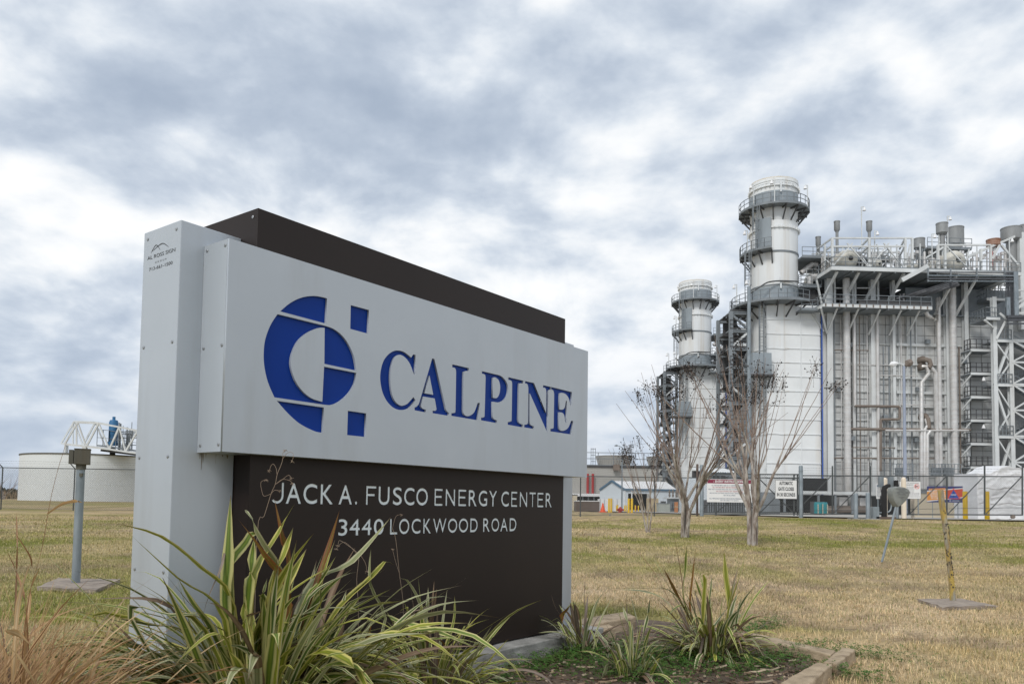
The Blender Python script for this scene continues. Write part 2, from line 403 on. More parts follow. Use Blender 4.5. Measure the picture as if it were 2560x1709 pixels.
# ------------------------------------------------------------------ the monument sign
GLYPH = {'C': [[[1.3785,.6598],[1.3982,.6598],[1.3988,.5402],[1.385,.5452],[1.3804,.5537],[1.3737,.566],[1.3661,.5791],[1.3588,.5902],[1.3519,.5988],[1.3448,.6063],[1.3376,.6129],[1.3303,.6186],[1.323,.6236],[1.3157,.6277],[1.3081,.6311],[1.3002,.6339],[1.2918,.6365],[1.2829,.6386],[1.2739,.6397],[1.2649,.6392],[1.2557,.6367],[1.2462,.6327],[1.2372,.6275],[1.2293,.6215],[1.223,.6146],[1.2177,.6067],[1.2131,.5979],[1.2089,.5882],[1.205,.5774],[1.2014,.5655],[1.1985,.5529],[1.1962,.5398],[1.1948,.526],[1.1941,.5115],[1.194,.4969],[1.1945,.4829],[1.1955,.4697],[1.1971,.4569],[1.1992,.4445],[1.2018,.4324],[1.2049,.4206],[1.2084,.409],[1.2126,.398],[1.2174,.388],[1.223,.379],[1.2292,.3708],[1.236,.3636],[1.2434,.3575],[1.2518,.3524],[1.2611,.3484],[1.2704,.3454],[1.2786,.3432],[1.285,.3421],[1.2904,.342],[1.2957,.3428],[1.3019,.3443],[1.3096,.3465],[1.3181,.3495],[1.3267,.3532],[1.3347,.3573],[1.3415,.362],[1.3477,.3672],[1.3537,.3728],[1.3601,.3787],[1.3675,.3856],[1.3755,.3933],[1.3828,.4003],[1.3878,.4052],[1.4065,.3893],[1.4011,.3833],[1.3934,.3746],[1.3846,.3652],[1.3757,.3567],[1.3672,.3492],[1.3583,.342],[1.349,.3355],[1.3392,.33],[1.3287,.3257],[1.3177,.3223],[1.3065,.3198],[1.2954,.318],[1.2845,.3167],[1.2736,.3162],[1.2627,.3164],[1.2519,.3175],[1.241,.3194],[1.2302,.322],[1.2194,.3255],[1.2086,.3304],[1.1975,.3365],[1.1863,.3437],[1.1754,.352],[1.1653,.3613],[1.156,.3716],[1.1473,.3828],[1.1394,.395],[1.1325,.4083],[1.1266,.4232],[1.1217,.4396],[1.1178,.4563],[1.1153,.4721],[1.1142,.4867],[1.1145,.5008],[1.1159,.5146],[1.1183,.5283],[1.1216,.5423],[1.1259,.5562],[1.1312,.5697],[1.1373,.5822],[1.1445,.5937],[1.1527,.6044],[1.1617,.6144],[1.171,.6234],[1.1808,.6316],[1.1912,.639],[1.202,.6455],[1.2126,.6509],[1.2232,.6553],[1.2339,.6586],[1.2447,.661],[1.2555,.6627],[1.2665,.6636],[1.2777,.6637],[1.2888,.663],[1.2993,.6616],[1.3095,.6593],[1.3193,.6562],[1.3285,.6526],[1.3368,.6493],[1.3444,.646],[1.3513,.6425],[1.357,.6395],[1.3611,.6373]]],
'A': [[[1.5448,.6622],[1.5641,.662],[1.6718,.3868],[1.6732,.3822],[1.6751,.3755],[1.6774,.3685],[1.68,.3627],[1.6828,.3585],[1.686,.3552],[1.6894,.3524],[1.6929,.3501],[1.6968,.3482],[1.7013,.3468],[1.7053,.3457],[1.7081,.345],[1.7086,.3249],[1.5588,.3263],[1.5583,.3426],[1.5618,.3424],[1.5667,.3421],[1.5721,.342],[1.5768,.3423],[1.5806,.3432],[1.5841,.3444],[1.5872,.346],[1.5895,.3481],[1.5912,.3496],[1.5924,.3509],[1.5926,.3539],[1.5915,.3604],[1.5882,.3731],[1.5831,.3903],[1.578,.4072],[1.5745,.4187],[1.4733,.4186],[1.4704,.41],[1.4663,.3974],[1.4622,.3843],[1.4591,.374],[1.4573,.3676],[1.4561,.3632],[1.4558,.3598],[1.4565,.3565],[1.4583,.353],[1.461,.3499],[1.4647,.3472],[1.4693,.345],[1.4759,.3435],[1.4841,.3426],[1.492,.342],[1.4974,.3416],[1.498,.3243],[1.4,.3275],[1.3995,.345],[1.4025,.3457],[1.4069,.3468],[1.4117,.3483],[1.416,.3505],[1.4198,.3534],[1.4233,.3568],[1.4267,.3609],[1.4301,.3654],[1.4314,.3648],[1.4313,.361],[1.4339,.3651],[1.4432,.3883],[1.4645,.4447],[1.4944,.5254],[1.5242,.6063]],[[1.5242,.5526],[1.561,.4396],[1.482,.4397]]],
'L': [[[1.7321,.6542],[1.896,.6543],[1.8939,.6343],[1.8885,.6339],[1.8807,.6335],[1.8725,.6327],[1.8655,.6313],[1.8601,.6291],[1.8553,.6264],[1.8513,.6232],[1.8481,.6196],[1.8459,.6202],[1.8445,.6235],[1.8438,.62],[1.8434,.6005],[1.8436,.5532],[1.8445,.4863],[1.8455,.42],[1.8462,.3747],[1.8468,.3704],[1.8477,.3642],[1.8492,.3577],[1.8521,.3524],[1.8563,.3486],[1.8617,.3453],[1.868,.3429],[1.8753,.3416],[1.8836,.3412],[1.893,.3417],[1.9031,.3433],[1.9134,.3466],[1.9243,.3511],[1.9357,.357],[1.9471,.3647],[1.9577,.3749],[1.9679,.39],[1.9778,.4091],[1.9864,.4273],[1.9925,.4399],[2.0137,.4399],[1.9928,.3242],[1.733,.3274],[1.7325,.3441],[1.7365,.3446],[1.7422,.3454],[1.7484,.3463],[1.7536,.3474],[1.7578,.3487],[1.7614,.35],[1.7646,.3519],[1.7671,.3545],[1.7688,.3531],[1.7699,.3492],[1.7704,.3524],[1.7709,.3724],[1.771,.4212],[1.7708,.4908],[1.7704,.5598],[1.7702,.6072],[1.7697,.6109],[1.769,.6163],[1.7679,.6219],[1.7662,.6264],[1.764,.6296],[1.7612,.6322],[1.7579,.6341],[1.754,.6354],[1.7488,.6358],[1.7426,.6355],[1.7367,.6349],[1.7327,.6345]]],
'P': [[[2.0302,.6541],[2.058,.6541],[2.0987,.6541],[2.1418,.6539],[2.176,.6536],[2.1973,.6536],[2.2117,.6537],[2.223,.6531],[2.235,.6511],[2.2487,.6473],[2.262,.6423],[2.2744,.6362],[2.2855,.6293],[2.2953,.6216],[2.3041,.6128],[2.3114,.6033],[2.3167,.5936],[2.3198,.5833],[2.3209,.5724],[2.3205,.5614],[2.3187,.5507],[2.3157,.5404],[2.3112,.5302],[2.3054,.5204],[2.2985,.5114],[2.2902,.5031],[2.2806,.4953],[2.2701,.4884],[2.2592,.4823],[2.2479,.4772],[2.236,.473],[2.2235,.4696],[2.2101,.467],[2.1942,.4655],[2.1764,.465],[2.1601,.4649],[2.1489,.4648],[2.1512,.377],[2.1517,.3733],[2.1524,.368],[2.1536,.3624],[2.1556,.3577],[2.1584,.3543],[2.1619,.3515],[2.1661,.3491],[2.1713,.3472],[2.1783,.3459],[2.1869,.345],[2.195,.3444],[2.2006,.344],[2.1972,.3244],[2.0296,.3277],[2.0292,.3441],[2.0338,.3448],[2.0405,.3459],[2.0476,.3472],[2.0533,.3488],[2.0572,.3507],[2.0602,.3528],[2.0625,.3552],[2.0643,.3582],[2.0652,.3565],[2.0654,.352],[2.0654,.3546],[2.0657,.3743],[2.0666,.4235],[2.0678,.4938],[2.069,.5638],[2.0698,.6118],[2.0692,.6157],[2.0685,.6215],[2.0673,.6275],[2.0655,.632],[2.063,.6344],[2.0599,.6358],[2.0563,.6366],[2.0522,.6372],[2.0469,.6377],[2.0406,.6378],[2.0347,.6377],[2.0307,.6377]],[[2.1487,.6227],[2.1498,.6242],[2.1514,.6265],[2.1537,.6288],[2.1572,.6305],[2.162,.6316],[2.1679,.6324],[2.1745,.6325],[2.1814,.6315],[2.1892,.6293],[2.1978,.6262],[2.2062,.6219],[2.2132,.6164],[2.2187,.6094],[2.2232,.601],[2.2266,.5917],[2.2288,.5821],[2.2298,.5717],[2.2295,.5605],[2.2281,.5494],[2.226,.5392],[2.2229,.5299],[2.2189,.5212],[2.2142,.5134],[2.2091,.5068],[2.2038,.5016],[2.1982,.4977],[2.192,.4947],[2.185,.4925],[2.1762,.4912],[2.1661,.491],[2.1567,.4912],[2.1502,.4914]]],
'I': [[[2.3202,.6544],[2.4974,.6539],[2.4937,.6319],[2.4885,.6321],[2.4809,.6324],[2.4728,.6325],[2.466,.632],[2.4608,.6306],[2.4562,.6287],[2.4523,.6263],[2.4493,.6235],[2.4474,.625],[2.4466,.6294],[2.4461,.6267],[2.4455,.6073],[2.4447,.5589],[2.4439,.4901],[2.4432,.4219],[2.4427,.3753],[2.4437,.3712],[2.4451,.3653],[2.4469,.359],[2.4495,.3541],[2.4527,.3508],[2.4565,.3484],[2.4611,.3466],[2.4666,.345],[2.4743,.3438],[2.4836,.3431],[2.4924,.3426],[2.4985,.3423],[2.4968,.322],[2.3213,.3249],[2.3209,.3433],[2.3257,.344],[2.3326,.3451],[2.34,.3465],[2.3462,.3481],[2.3509,.3498],[2.3551,.3518],[2.3585,.3541],[2.3613,.3569],[2.3631,.3554],[2.364,.3511],[2.3645,.354],[2.365,.374],[2.3653,.4235],[2.3653,.4941],[2.3653,.5642],[2.3652,.6123],[2.3644,.6158],[2.3633,.6209],[2.3618,.6262],[2.3597,.6302],[2.3569,.6325],[2.3536,.634],[2.3497,.6349],[2.3452,.6356],[2.3392,.6361],[2.332,.6362],[2.3253,.6361],[2.3207,.636]]],
'N': [[[2.5167,.654],[2.6281,.6549],[2.7867,.4545],[2.7868,.6056],[2.7859,.6102],[2.7847,.6169],[2.7829,.6238],[2.7805,.6292],[2.7772,.6326],[2.7732,.6349],[2.7688,.6365],[2.7642,.6376],[2.7588,.6379],[2.7528,.6374],[2.7473,.6367],[2.7435,.6362],[2.7431,.6545],[2.8477,.655],[2.8481,.6351],[2.8438,.6346],[2.8377,.6338],[2.8312,.6327],[2.8259,.631],[2.822,.6287],[2.8189,.626],[2.8164,.6227],[2.8144,.619],[2.813,.614],[2.8122,.6081],[2.8117,.6026],[2.8114,.5988],[2.8142,.3126],[2.8037,.3137],[2.5783,.5734],[2.5818,.376],[2.5824,.3718],[2.5833,.3656],[2.5846,.3592],[2.5867,.3542],[2.5894,.3509],[2.5928,.3486],[2.597,.3469],[2.6022,.3454],[2.6096,.344],[2.6186,.343],[2.6272,.3423],[2.6331,.3418],[2.6314,.323],[2.516,.3237],[2.5156,.3426],[2.5204,.3431],[2.5275,.3438],[2.535,.3448],[2.5413,.3462],[2.546,.3481],[2.5501,.3505],[2.5535,.3532],[2.5562,.3564],[2.558,.3553],[2.5591,.3514],[2.5597,.3544],[2.5601,.374],[2.5601,.4223],[2.5598,.491],[2.5593,.5593],[2.559,.6061],[2.5578,.6106],[2.5563,.6172],[2.5543,.6241],[2.5519,.6294],[2.5492,.6327],[2.5462,.635],[2.5427,.6366],[2.5387,.6378],[2.5334,.6386],[2.5271,.6388],[2.5212,.6388],[2.5171,.6388]]],
'E': [[[2.85,.6553],[3.1354,.6523],[3.1312,.5484],[3.116,.5481],[3.1122,.5575],[3.1071,.5711],[3.1004,.5855],[3.0923,.5976],[3.0824,.6068],[3.0708,.6148],[3.0583,.6213],[3.0455,.6261],[3.0315,.6288],[3.0163,.6297],[3.0019,.6295],[2.9899,.6288],[2.9809,.6272],[2.9738,.6247],[2.9684,.622],[2.9645,.6202],[2.9634,.4996],[2.971,.4996],[2.9821,.4996],[2.9942,.5002],[3.0048,.502],[3.0138,.5047],[3.0222,.5082],[3.0299,.5133],[3.0365,.521],[3.042,.5336],[3.0466,.5499],[3.0501,.5657],[3.0527,.5765],[3.0664,.5754],[3.0624,.4074],[3.0475,.4073],[3.0447,.4182],[3.0408,.434],[3.0359,.4503],[3.0303,.4626],[3.0236,.4698],[3.016,.4741],[3.0077,.4766],[2.9992,.4784],[2.9893,.4793],[2.9783,.4788],[2.9684,.4778],[2.9614,.4772],[2.9624,.3752],[2.9634,.3694],[2.9646,.3609],[2.9671,.3522],[2.9715,.3458],[2.9783,.3423],[2.987,.3402],[2.9971,.3396],[3.0082,.3402],[3.0211,.3423],[3.0358,.3459],[3.0504,.3505],[3.0634,.3558],[3.0741,.3616],[3.0835,.3681],[3.092,.3756],[3.1004,.3842],[3.1092,.3956],[3.118,.409],[3.1256,.4215],[3.131,.4302],[3.159,.4288],[3.1306,.3232],[2.8466,.3232],[2.8462,.3417],[2.8514,.3424],[2.8588,.3434],[2.8668,.3446],[2.8732,.346],[2.8779,.3475],[2.8818,.3491],[2.8849,.3511],[2.8873,.3539],[2.8887,.3526],[2.8891,.3487],[2.8891,.3519],[2.8893,.372],[2.8896,.4212],[2.8898,.4912],[2.89,.5607],[2.8901,.6084],[2.8886,.6124],[2.8865,.6181],[2.884,.6241],[2.8814,.6287],[2.8788,.6314],[2.876,.6332],[2.8729,.6343],[2.8694,.6352],[2.8647,.6357],[2.8591,.6357],[2.854,.6355],[2.8504,.6354]]]}
EMBLEM = [[[.4231,.7209],[.4291,.727],[.4376,.7357],[.4476,.7457],[.4583,.7559],[.4686,.7651],[.4786,.7732],[.4891,.7812],[.4997,.7889],[.5105,.7962],[.5213,.803],[.532,.8092],[.5428,.815],[.5537,.8203],[.5646,.8252],[.5756,.8296],[.5869,.8337],[.5984,.8373],[.6099,.8405],[.621,.8433],[.6315,.8457],[.6413,.8475],[.6504,.8488],[.6591,.8497],[.6677,.8503],[.6762,.851],[.6852,.8515],[.6948,.8518],[.7038,.852],[.7116,.8521],[.7171,.8522],[.7147,.7158]],
[[.4074,.704],[.6749,.7034],[.6791,.7035],[.6847,.7036],[.6917,.7037],[.6997,.7036],[.7086,.7032],[.7186,.7027],[.73,.7022],[.7423,.7014],[.7547,.6999],[.7668,.6976],[.7785,.6944],[.7904,.6904],[.8022,.6857],[.8137,.6803],[.8248,.6741],[.8354,.6672],[.8457,.6596],[.8556,.6513],[.8651,.6422],[.8743,.6324],[.8833,.6218],[.8921,.6103],[.9004,.5982],[.908,.5854],[.9147,.5721],[.9203,.5569],[.9252,.5396],[.9292,.5225],[.9324,.5077],[.9348,.4972],[.711,.5007],[.7064,.6914],[.7008,.6906],[.6932,.6897],[.6841,.6883],[.6738,.6859],[.6628,.682],[.6505,.6766],[.6366,.6699],[.6222,.6621],[.6079,.6537],[.5946,.6447],[.5822,.6353],[.5699,.6251],[.5583,.6143],[.5475,.6031],[.538,.5917],[.5296,.5795],[.5223,.5667],[.5159,.5536],[.5104,.5408],[.5058,.5288],[.502,.5177],[.4992,.5071],[.4973,.4969],[.4961,.4871],[.4956,.4776],[.4959,.4685],[.497,.4601],[.4987,.4518],[.5012,.4433],[.5044,.4343],[.5082,.4245],[.5126,.4141],[.5178,.4036],[.5237,.3932],[.5303,.3833],[.5377,.3738],[.5459,.3645],[.5548,.3555],[.5644,.347],[.5745,.3392],[.5853,.3319],[.5969,.325],[.6091,.3188],[.6218,.3133],[.6346,.3087],[.649,.3052],[.6651,.3026],[.681,.3008],[.6947,.2995],[.7045,.2984],[.7096,.4855],[.9352,.4849],[.934,.4765],[.9326,.4645],[.9306,.4506],[.9276,.4362],[.9232,.4231],[.9173,.411],[.9102,.399],[.902,.3872],[.893,.3757],[.8833,.3646],[.8726,.3538],[.8607,.3431],[.8483,.3328],[.8357,.3235],[.8235,.3152],[.8115,.3081],[.7995,.3019],[.7876,.2966],[.7758,.2922],[.7642,.2887],[.752,.2864],[.7391,.2852],[.7267,.2849],[.7162,.2848],[.7088,.2846],[.4043,.2864],[.3986,.2955],[.3905,.3083],[.3813,.3233],[.3722,.339],[.3648,.3537],[.3588,.3678],[.3535,.3821],[.3488,.3966],[.3447,.4109],[.3413,.4248],[.3386,.4382],[.3365,.4512],[.3351,.4641],[.3342,.4772],[.3338,.4908],[.3339,.5049],[.3343,.5193],[.3354,.534],[.3372,.5489],[.3401,.5639],[.3442,.5794],[.3493,.5954],[.3552,.6114],[.3617,.627],[.3684,.6416],[.3761,.6561],[.385,.6706],[.394,.6842],[.4019,.6957]],
[[.4192,.2712],[.7158,.2694],[.714,.1358],[.7067,.136],[.6968,.136],[.6848,.1363],[.6712,.1375],[.6563,.1402],[.6395,.1444],[.6203,.1497],[.6002,.156],[.5804,.163],[.5622,.1705],[.5456,.1787],[.5297,.1878],[.5145,.1974],[.4998,.2073],[.4854,.2174],[.4704,.2286],[.4549,.2411],[.4403,.2533],[.428,.2638]],
[[.8822,.851],[1.0166,.8522],[1.0152,.7171],[.8832,.7196]],
[[.8817,.2699],[1.0153,.2693],[1.0146,.1375],[.8806,.1375]]]
ROW1 = [('J',.4602,.5379),('A',.5499,.6491),('C',.661,.754),('K',.7753,.8634),('A',.9002,.9997),('.',1.0188,1.0385),('F',1.1024,1.1819),('U',1.1986,1.289),('S',1.3138,1.3915),('C',1.4077,1.4989),('O',1.5124,1.6183),('E',1.6772,1.7546),('N',1.782,1.8756),('E',1.9068,1.987),('R',2.0102,2.0969),('G',2.1143,2.2092),('Y',2.2246,2.3182),('C',2.3633,2.4546),('E',2.479,2.5532),('N',2.5816,2.6753),('T',2.7,2.7836),('E',2.8025,2.8833),('R',2.9097,2.9945)]
ROW2 = [('3',.9038,.971),('4',.9837,1.0623),('4',1.0746,1.1527),('0',1.1666,1.2481),('L',1.2967,1.3595),('O',1.3705,1.4599),('C',1.4769,1.5581),('K',1.5804,1.6525),('W',1.6674,1.7961),('O',1.8094,1.9019),('O',1.9159,2.0113),('D',2.0312,2.111),('R',2.1671,2.2418),('O',2.2577,2.3458),('A',2.3579,2.4441),('D',2.4642,2.5467)]
def flat(loops, thick=0.0):
    """a flat sheet bounded by outline loops (even-odd), thickened along its normal; returns a mesh in its own XY plane"""
    cu = bpy.data.curves.new('tmp', 'CURVE'); cu.dimensions = '2D'; cu.fill_mode = 'BOTH'; cu.extrude = thick / 2
    for lp in loops:
        s = cu.splines.new('POLY'); s.points.add(len(lp) - 1)
        s.points.foreach_set('co', [v for x, y in lp for v in (x, y, 0, 1)]); s.use_cyclic_u = True
    o = bpy.data.objects.new('tmp', cu); col.objects.link(o)
    dg = bpy.context.evaluated_depsgraph_get(); dg.update()
    m = bpy.data.meshes.new_from_object(o.evaluated_get(dg))
    bpy.data.objects.remove(o); bpy.data.curves.remove(cu)
    return m
_gc = {}
def glyph(ch, bold=0.0):
    """outline loops of a plain sans letter"""
    if ch in _gc: return _gc[ch]
    cu = bpy.data.curves.new('tmp', 'FONT'); cu.body = ch; o = bpy.data.objects.new('tmp', cu); col.objects.link(o)
    dg = bpy.context.evaluated_depsgraph_get(); dg.update()
    c2 = o.evaluated_get(dg).to_curve(dg)
    loops = []
    for s in c2.splines:
        bp = s.bezier_points; n = len(bp); lp = []
        for i in range(n):
            p0, p1 = bp[i], bp[(i + 1) % n]
            a, b, c, d = p0.co, p0.handle_right, p1.handle_left, p1.co
            straight = (b - a).cross(d - a).length < 1e-5 and (c - a).cross(d - a).length < 1e-5
            for k in range(1 if straight else 7):
                u = k / 7
                q = a * (1 - u) ** 3 + b * 3 * u * (1 - u) ** 2 + c * 3 * u * u * (1 - u) + d * u ** 3
                lp.append((q.x, q.y))
        loops.append(lp)
    o.evaluated_get(dg).to_curve_clear()
    bpy.data.objects.remove(o); bpy.data.curves.remove(cu)
    _gc[ch] = loops; return loops
def fit(loops, x0, x1, y0, y1):
    xs = [p[0] for l in loops for p in l]; ys = [p[1] for l in loops for p in l]
    a, b, c, d = min(xs), max(xs), min(ys), max(ys)
    return [[(x0 + (x - a) / (b - a) * (x1 - x0), y0 + (y - c) / (d - c) * (y1 - y0)) for x, y in l] for l in loops]
def embolden(loops, d):
    """grow letter outlines by d (counters shrink)"""
    out_ = []
    for l in loops:
        n = len(l); ar = sum(l[i][0] * l[(i + 1) % n][1] - l[(i + 1) % n][0] * l[i][1] for i in range(n))
        inside = sum(1 for m in loops if m is not l and _inside(l[0], m)) % 2
        sg = (1 if ar > 0 else -1) * (-1 if inside else 1); o_ = []
        for i in range(n):
            a, b, c = Vector(l[i - 1]), Vector(l[i]), Vector(l[(i + 1) % n])
            e, f = (b - a), (c - b)
            if e.length < 1e-7 or f.length < 1e-7: o_.append(l[i]); continue
            e.normalize(); f.normalize()
            n1_, n2_ = Vector((e.y, -e.x)), Vector((f.y, -f.x)); k = n1_ + n2_
            k = k / max(.35, k.dot(k) / 2) if k.length > 1e-6 else n1_
            q = b + k * d * sg; o_.append((q.x, q.y))
        out_.append(o_)
    return out_
def _inside(p, l):
    r_ = False; n = len(l)
    for i in range(n):
        a, b = l[i], l[(i + 1) % n]
        if (a[1] > p[1]) != (b[1] > p[1]) and p[0] < (b[0] - a[0]) * (p[1] - a[1]) / (b[1] - a[1]) + a[0]: r_ = not r_
    return r_
def bars(ch, x0, x1, zb, zt, tv=.0145, th=.0128):
    zm = (zb + zt) / 2 + .003
    if ch == 'L': return [[(x0, zb), (x1, zb), (x1, zb + th), (x0 + tv, zb + th), (x0 + tv, zt), (x0, zt)]]
    if ch == 'T': c_ = (x0 + x1) / 2; return [[(c_ - tv / 2, zb), (c_ + tv / 2, zb), (c_ + tv / 2, zt - th), (x1, zt - th), (x1, zt), (x0, zt), (x0, zt - th), (c_ - tv / 2, zt - th)]]
    if ch == 'F': return [[(x0, zb), (x0 + tv, zb), (x0 + tv, zm - th / 2), (x1 - .012, zm - th / 2), (x1 - .012, zm + th / 2), (x0 + tv, zm + th / 2), (x0 + tv, zt - th), (x1, zt - th), (x1, zt), (x0, zt)]]
    if ch == 'E': return [[(x0, zb), (x1, zb), (x1, zb + th), (x0 + tv, zb + th), (x0 + tv, zm - th / 2), (x1 - .008, zm - th / 2), (x1 - .008, zm + th / 2), (x0 + tv, zm + th / 2), (x0 + tv, zt - th), (x1, zt - th), (x1, zt), (x0, zt)]]
    r_ = .034; cx_, cz_ = x1 - tv / 2 - r_, zb + r_ + th / 2
    an = [R(q) for q in range(0, -141, -10)]
    return [[(x1, zt)] + [(x1 - tv, zt)] + [(cx_ + (r_ - tv / 2) * math.cos(q), cz_ + (r_ - th / 2) * math.sin(q)) for q in an] + [(cx_ + (r_ + tv / 2) * math.cos(q), cz_ + (r_ + th / 2) * math.sin(q)) for q in an[::-1]]]
def upright(me_, y, mt, name, parent, to=None):
    """stand a flat sheet up in the plane y = const (x right, z up), facing -y"""
    n = len(me_.vertices); a = np.empty(n * 3, np.float32); me_.vertices.foreach_get('co', a); a = a.reshape(-1, 3)
    v = np.stack([a[:, 0], y - a[:, 2], a[:, 1]], 1)
    if to: v = np.array([to(*p) for p in v], np.float32)
    me_.vertices.foreach_set('co', v.astype(np.float32).ravel()); me_.materials.clear(); me_.materials.append(mt); me_.update(); me_.name = name
    return link(name, me_, parent)
def text_mesh(s, size=1.0, align='CENTER', spacing=1.0, xs=1.0, bold=0.0):
    cu = bpy.data.curves.new('tmp', 'FONT'); cu.body = s; cu.size = size; cu.align_x = align; cu.space_character = spacing; cu.fill_mode = 'FRONT'; cu.offset = bold; cu.resolution_u = 3
    o = bpy.data.objects.new('tmp', cu); col.objects.link(o); dg = bpy.context.evaluated_depsgraph_get(); dg.update()
    m = bpy.data.meshes.new_from_object(o.evaluated_get(dg)); bpy.data.objects.remove(o); bpy.data.curves.remove(cu)
    n = len(m.vertices); a = np.empty(n * 3, np.float32); m.vertices.foreach_get('co', a); a = a.reshape(-1, 3); a[:, 0] *= xs; m.vertices.foreach_set('co', a.ravel())
    return m
def text_fit(s, x0, x1, y0, y1, spacing=1.0, bold=0.0):
    """text scaled so that its ink fills a box"""
    m = text_mesh(s, spacing=spacing, bold=bold); n = len(m.vertices); a = np.empty(n * 3, np.float32); m.vertices.foreach_get('co', a); a = a.reshape(-1, 3)
    lo, hi = a.min(0), a.max(0)
    a[:, 0] = x0 + (a[:, 0] - lo[0]) / (hi[0] - lo[0]) * (x1 - x0); a[:, 1] = y0 + (a[:, 1] - lo[1]) / (hi[1] - lo[1]) * (y1 - y0)
    m.vertices.foreach_set('co', a.ravel()); return m

PSI = R(53.148); _c, _s = math.cos(PSI), math.sin(PSI)
W0 = 1.3134
def SG(u, v, z=0.0):
    """world point from the sign's own axes: along its face, out of its face, up"""
    a, b = u + 2.0138, 3.5 - v
    return Vector((_c * a - _s * b, _s * a + _c * b, z))
sign = thing('monument_sign', 'large silver and dark bronze CALPINE monument sign with blue emblem in the planting bed', 'sign', SG(0, 0), PSI)
UL, UR, LEN, DEP = .33, 3.1489, 3.4871, .3367
TOP, CAP_T, CAB_T, COREB = 1.1042 + W0, 1.2356 + W0, 1.0087 + W0, -1.1726 + W0
p1 = MB().bb(0, UL - .002, 0, DEP, .02, TOP).build('pillar', sil, sign, bevel=.004)
p2 = MB().bb(UR + .002, LEN, 0, DEP, .02, TOP).build('pillar', sil, sign, bevel=.004)
core = MB().bb(UL, UR, -.1278, DEP + .1319, COREB, CAP_T).build('bronze_body', brz, sign)
CABV = .2092
cab = MB().bb(.1243, 3.3691, -.195, -.001, W0, CAB_T).build('cabinet', sil, sign)
cab2 = MB().bb(.1243, 3.3691, DEP + .001, DEP + .2092, W0, CAB_T).build('cabinet', sil, sign)
# routed front sheets with the letters cut through
loops = [[(.1243, W0), (3.3691, W0), (3.3691, CAB_T), (.1243, CAB_T)]]
up = lambda l: [(x, y + W0) for x, y in l]
for k, ls in GLYPH.items(): loops += [up(l) for l in ls]
for ls in EMBLEM: loops.append(up(ls))
upright(flat(loops, .013), -.2027, sil, 'face_sheet', cab)
for k, ls in GLYPH.items(): upright(flat([up(l) for l in ls], 0), -.1956, blu, 'letter', cab)
for ls in EMBLEM: upright(flat([up(ls)], 0), -.1956, blu, 'emblem_piece', cab)
rows = []
for row, zb, zt in ((ROW1, -.2385, -.1315), (ROW2, -.4105, -.3185)):
    for ch, x0, x1 in row:
        if ch == '.': l = [[((x0 + x1) / 2 + .0095 * math.cos(q * .524), zb + W0 + .0095 + .0095 * math.sin(q * .524)) for q in range(12)]]
        elif ch in 'JFELT': l = bars(ch, x0, x1, zb + W0, zt + W0)
        else: l = fit(embolden(glyph(ch), .012), x0, x1, zb + W0, zt + W0)
        rows.append(l)
bl = [[(UL, COREB), (UR, COREB), (UR, CAP_T), (UL, CAP_T)]]
for l in rows: bl += l
upright(flat(bl, .0036), -.1301, brz, 'face_sheet', core)
for l in rows: upright(flat(l, 0), -.12805, wht_let, 'letter', core)
# maker's mark printed on the end of the near pillar (its own axes: x towards the viewer's right)
def endface(x, y, z): return (-.0012 + y * 0, -x, z)
def mark(m, name='maker_mark'): return upright(m, 0, decal, name, p1, to=endface)
mark(text_fit('AL ROSS SIGN', -.2957, -.0419, W0 + .9583, W0 + .9768))
mark(text_fit('GROUP', -.2219, -.1184, W0 + .931, W0 + .9392, 1.8))
mark(text_fit('713-661-1500', -.2754, -.0626, W0 + .8995, W0 + .916))
def arc(a, b, c, w):
    P = catmull([(a[0], a[1], 0), (b[0], b[1], 0), (c[0], c[1], 0)], 10); n = len(P) - 1; L_, R_ = [], []
    for i, p in enumerate(P):
        d = (P[min(i + 1, n)] - P[max(i - 1, 0)]).normalized(); h = w * math.sin(math.pi * (i / n * .9 + .05))
        L_.append((p.x - d.y * h, p.y + d.x * h)); R_.append((p.x + d.y * h, p.y - d.x * h))
    return [L_ + R_[::-1]]
mark(flat(arc((-.2666, W0 + .988), (-.219, W0 + 1.0215), (-.1776, W0 + .9888), .0022)))
mark(flat(arc((-.258, W0 + .995), (-.1649, W0 + 1.0189), (-.103, W0 + .9908), .0024)))
def screw(x, y, z, parent):
    m = MB()
    m.add([(x - .0022 - .0012 * (k == 1), y + r_ * math.cos(a_), z + r_ * math.sin(a_)) for k, r_ in ((0, .0085), (1, .006)) for a_ in [i * math.pi / 5 for i in range(10)]],
          [(i, (i + 1) % 10, 10 + (i + 1) % 10, 10 + i) for i in range(10)] + [tuple(range(10, 20))])
    m.bb(x - .0042, x - .003, y - .005, y + .005, z - .001, z + .001)
    return m.build('screw', screw_m, parent)
for w in (1.0657, .5211, -.0249, -.5681, -1.1):
    for y in (DEP - .0373, .0397): screw(0, y, w + W0, p1)
for w in (.981, .5027, .033):
    for y in (-.0265, -.177): screw(.1243, y, w + W0, cab)
screw(UL, -.091, 1.1979 + W0, core)
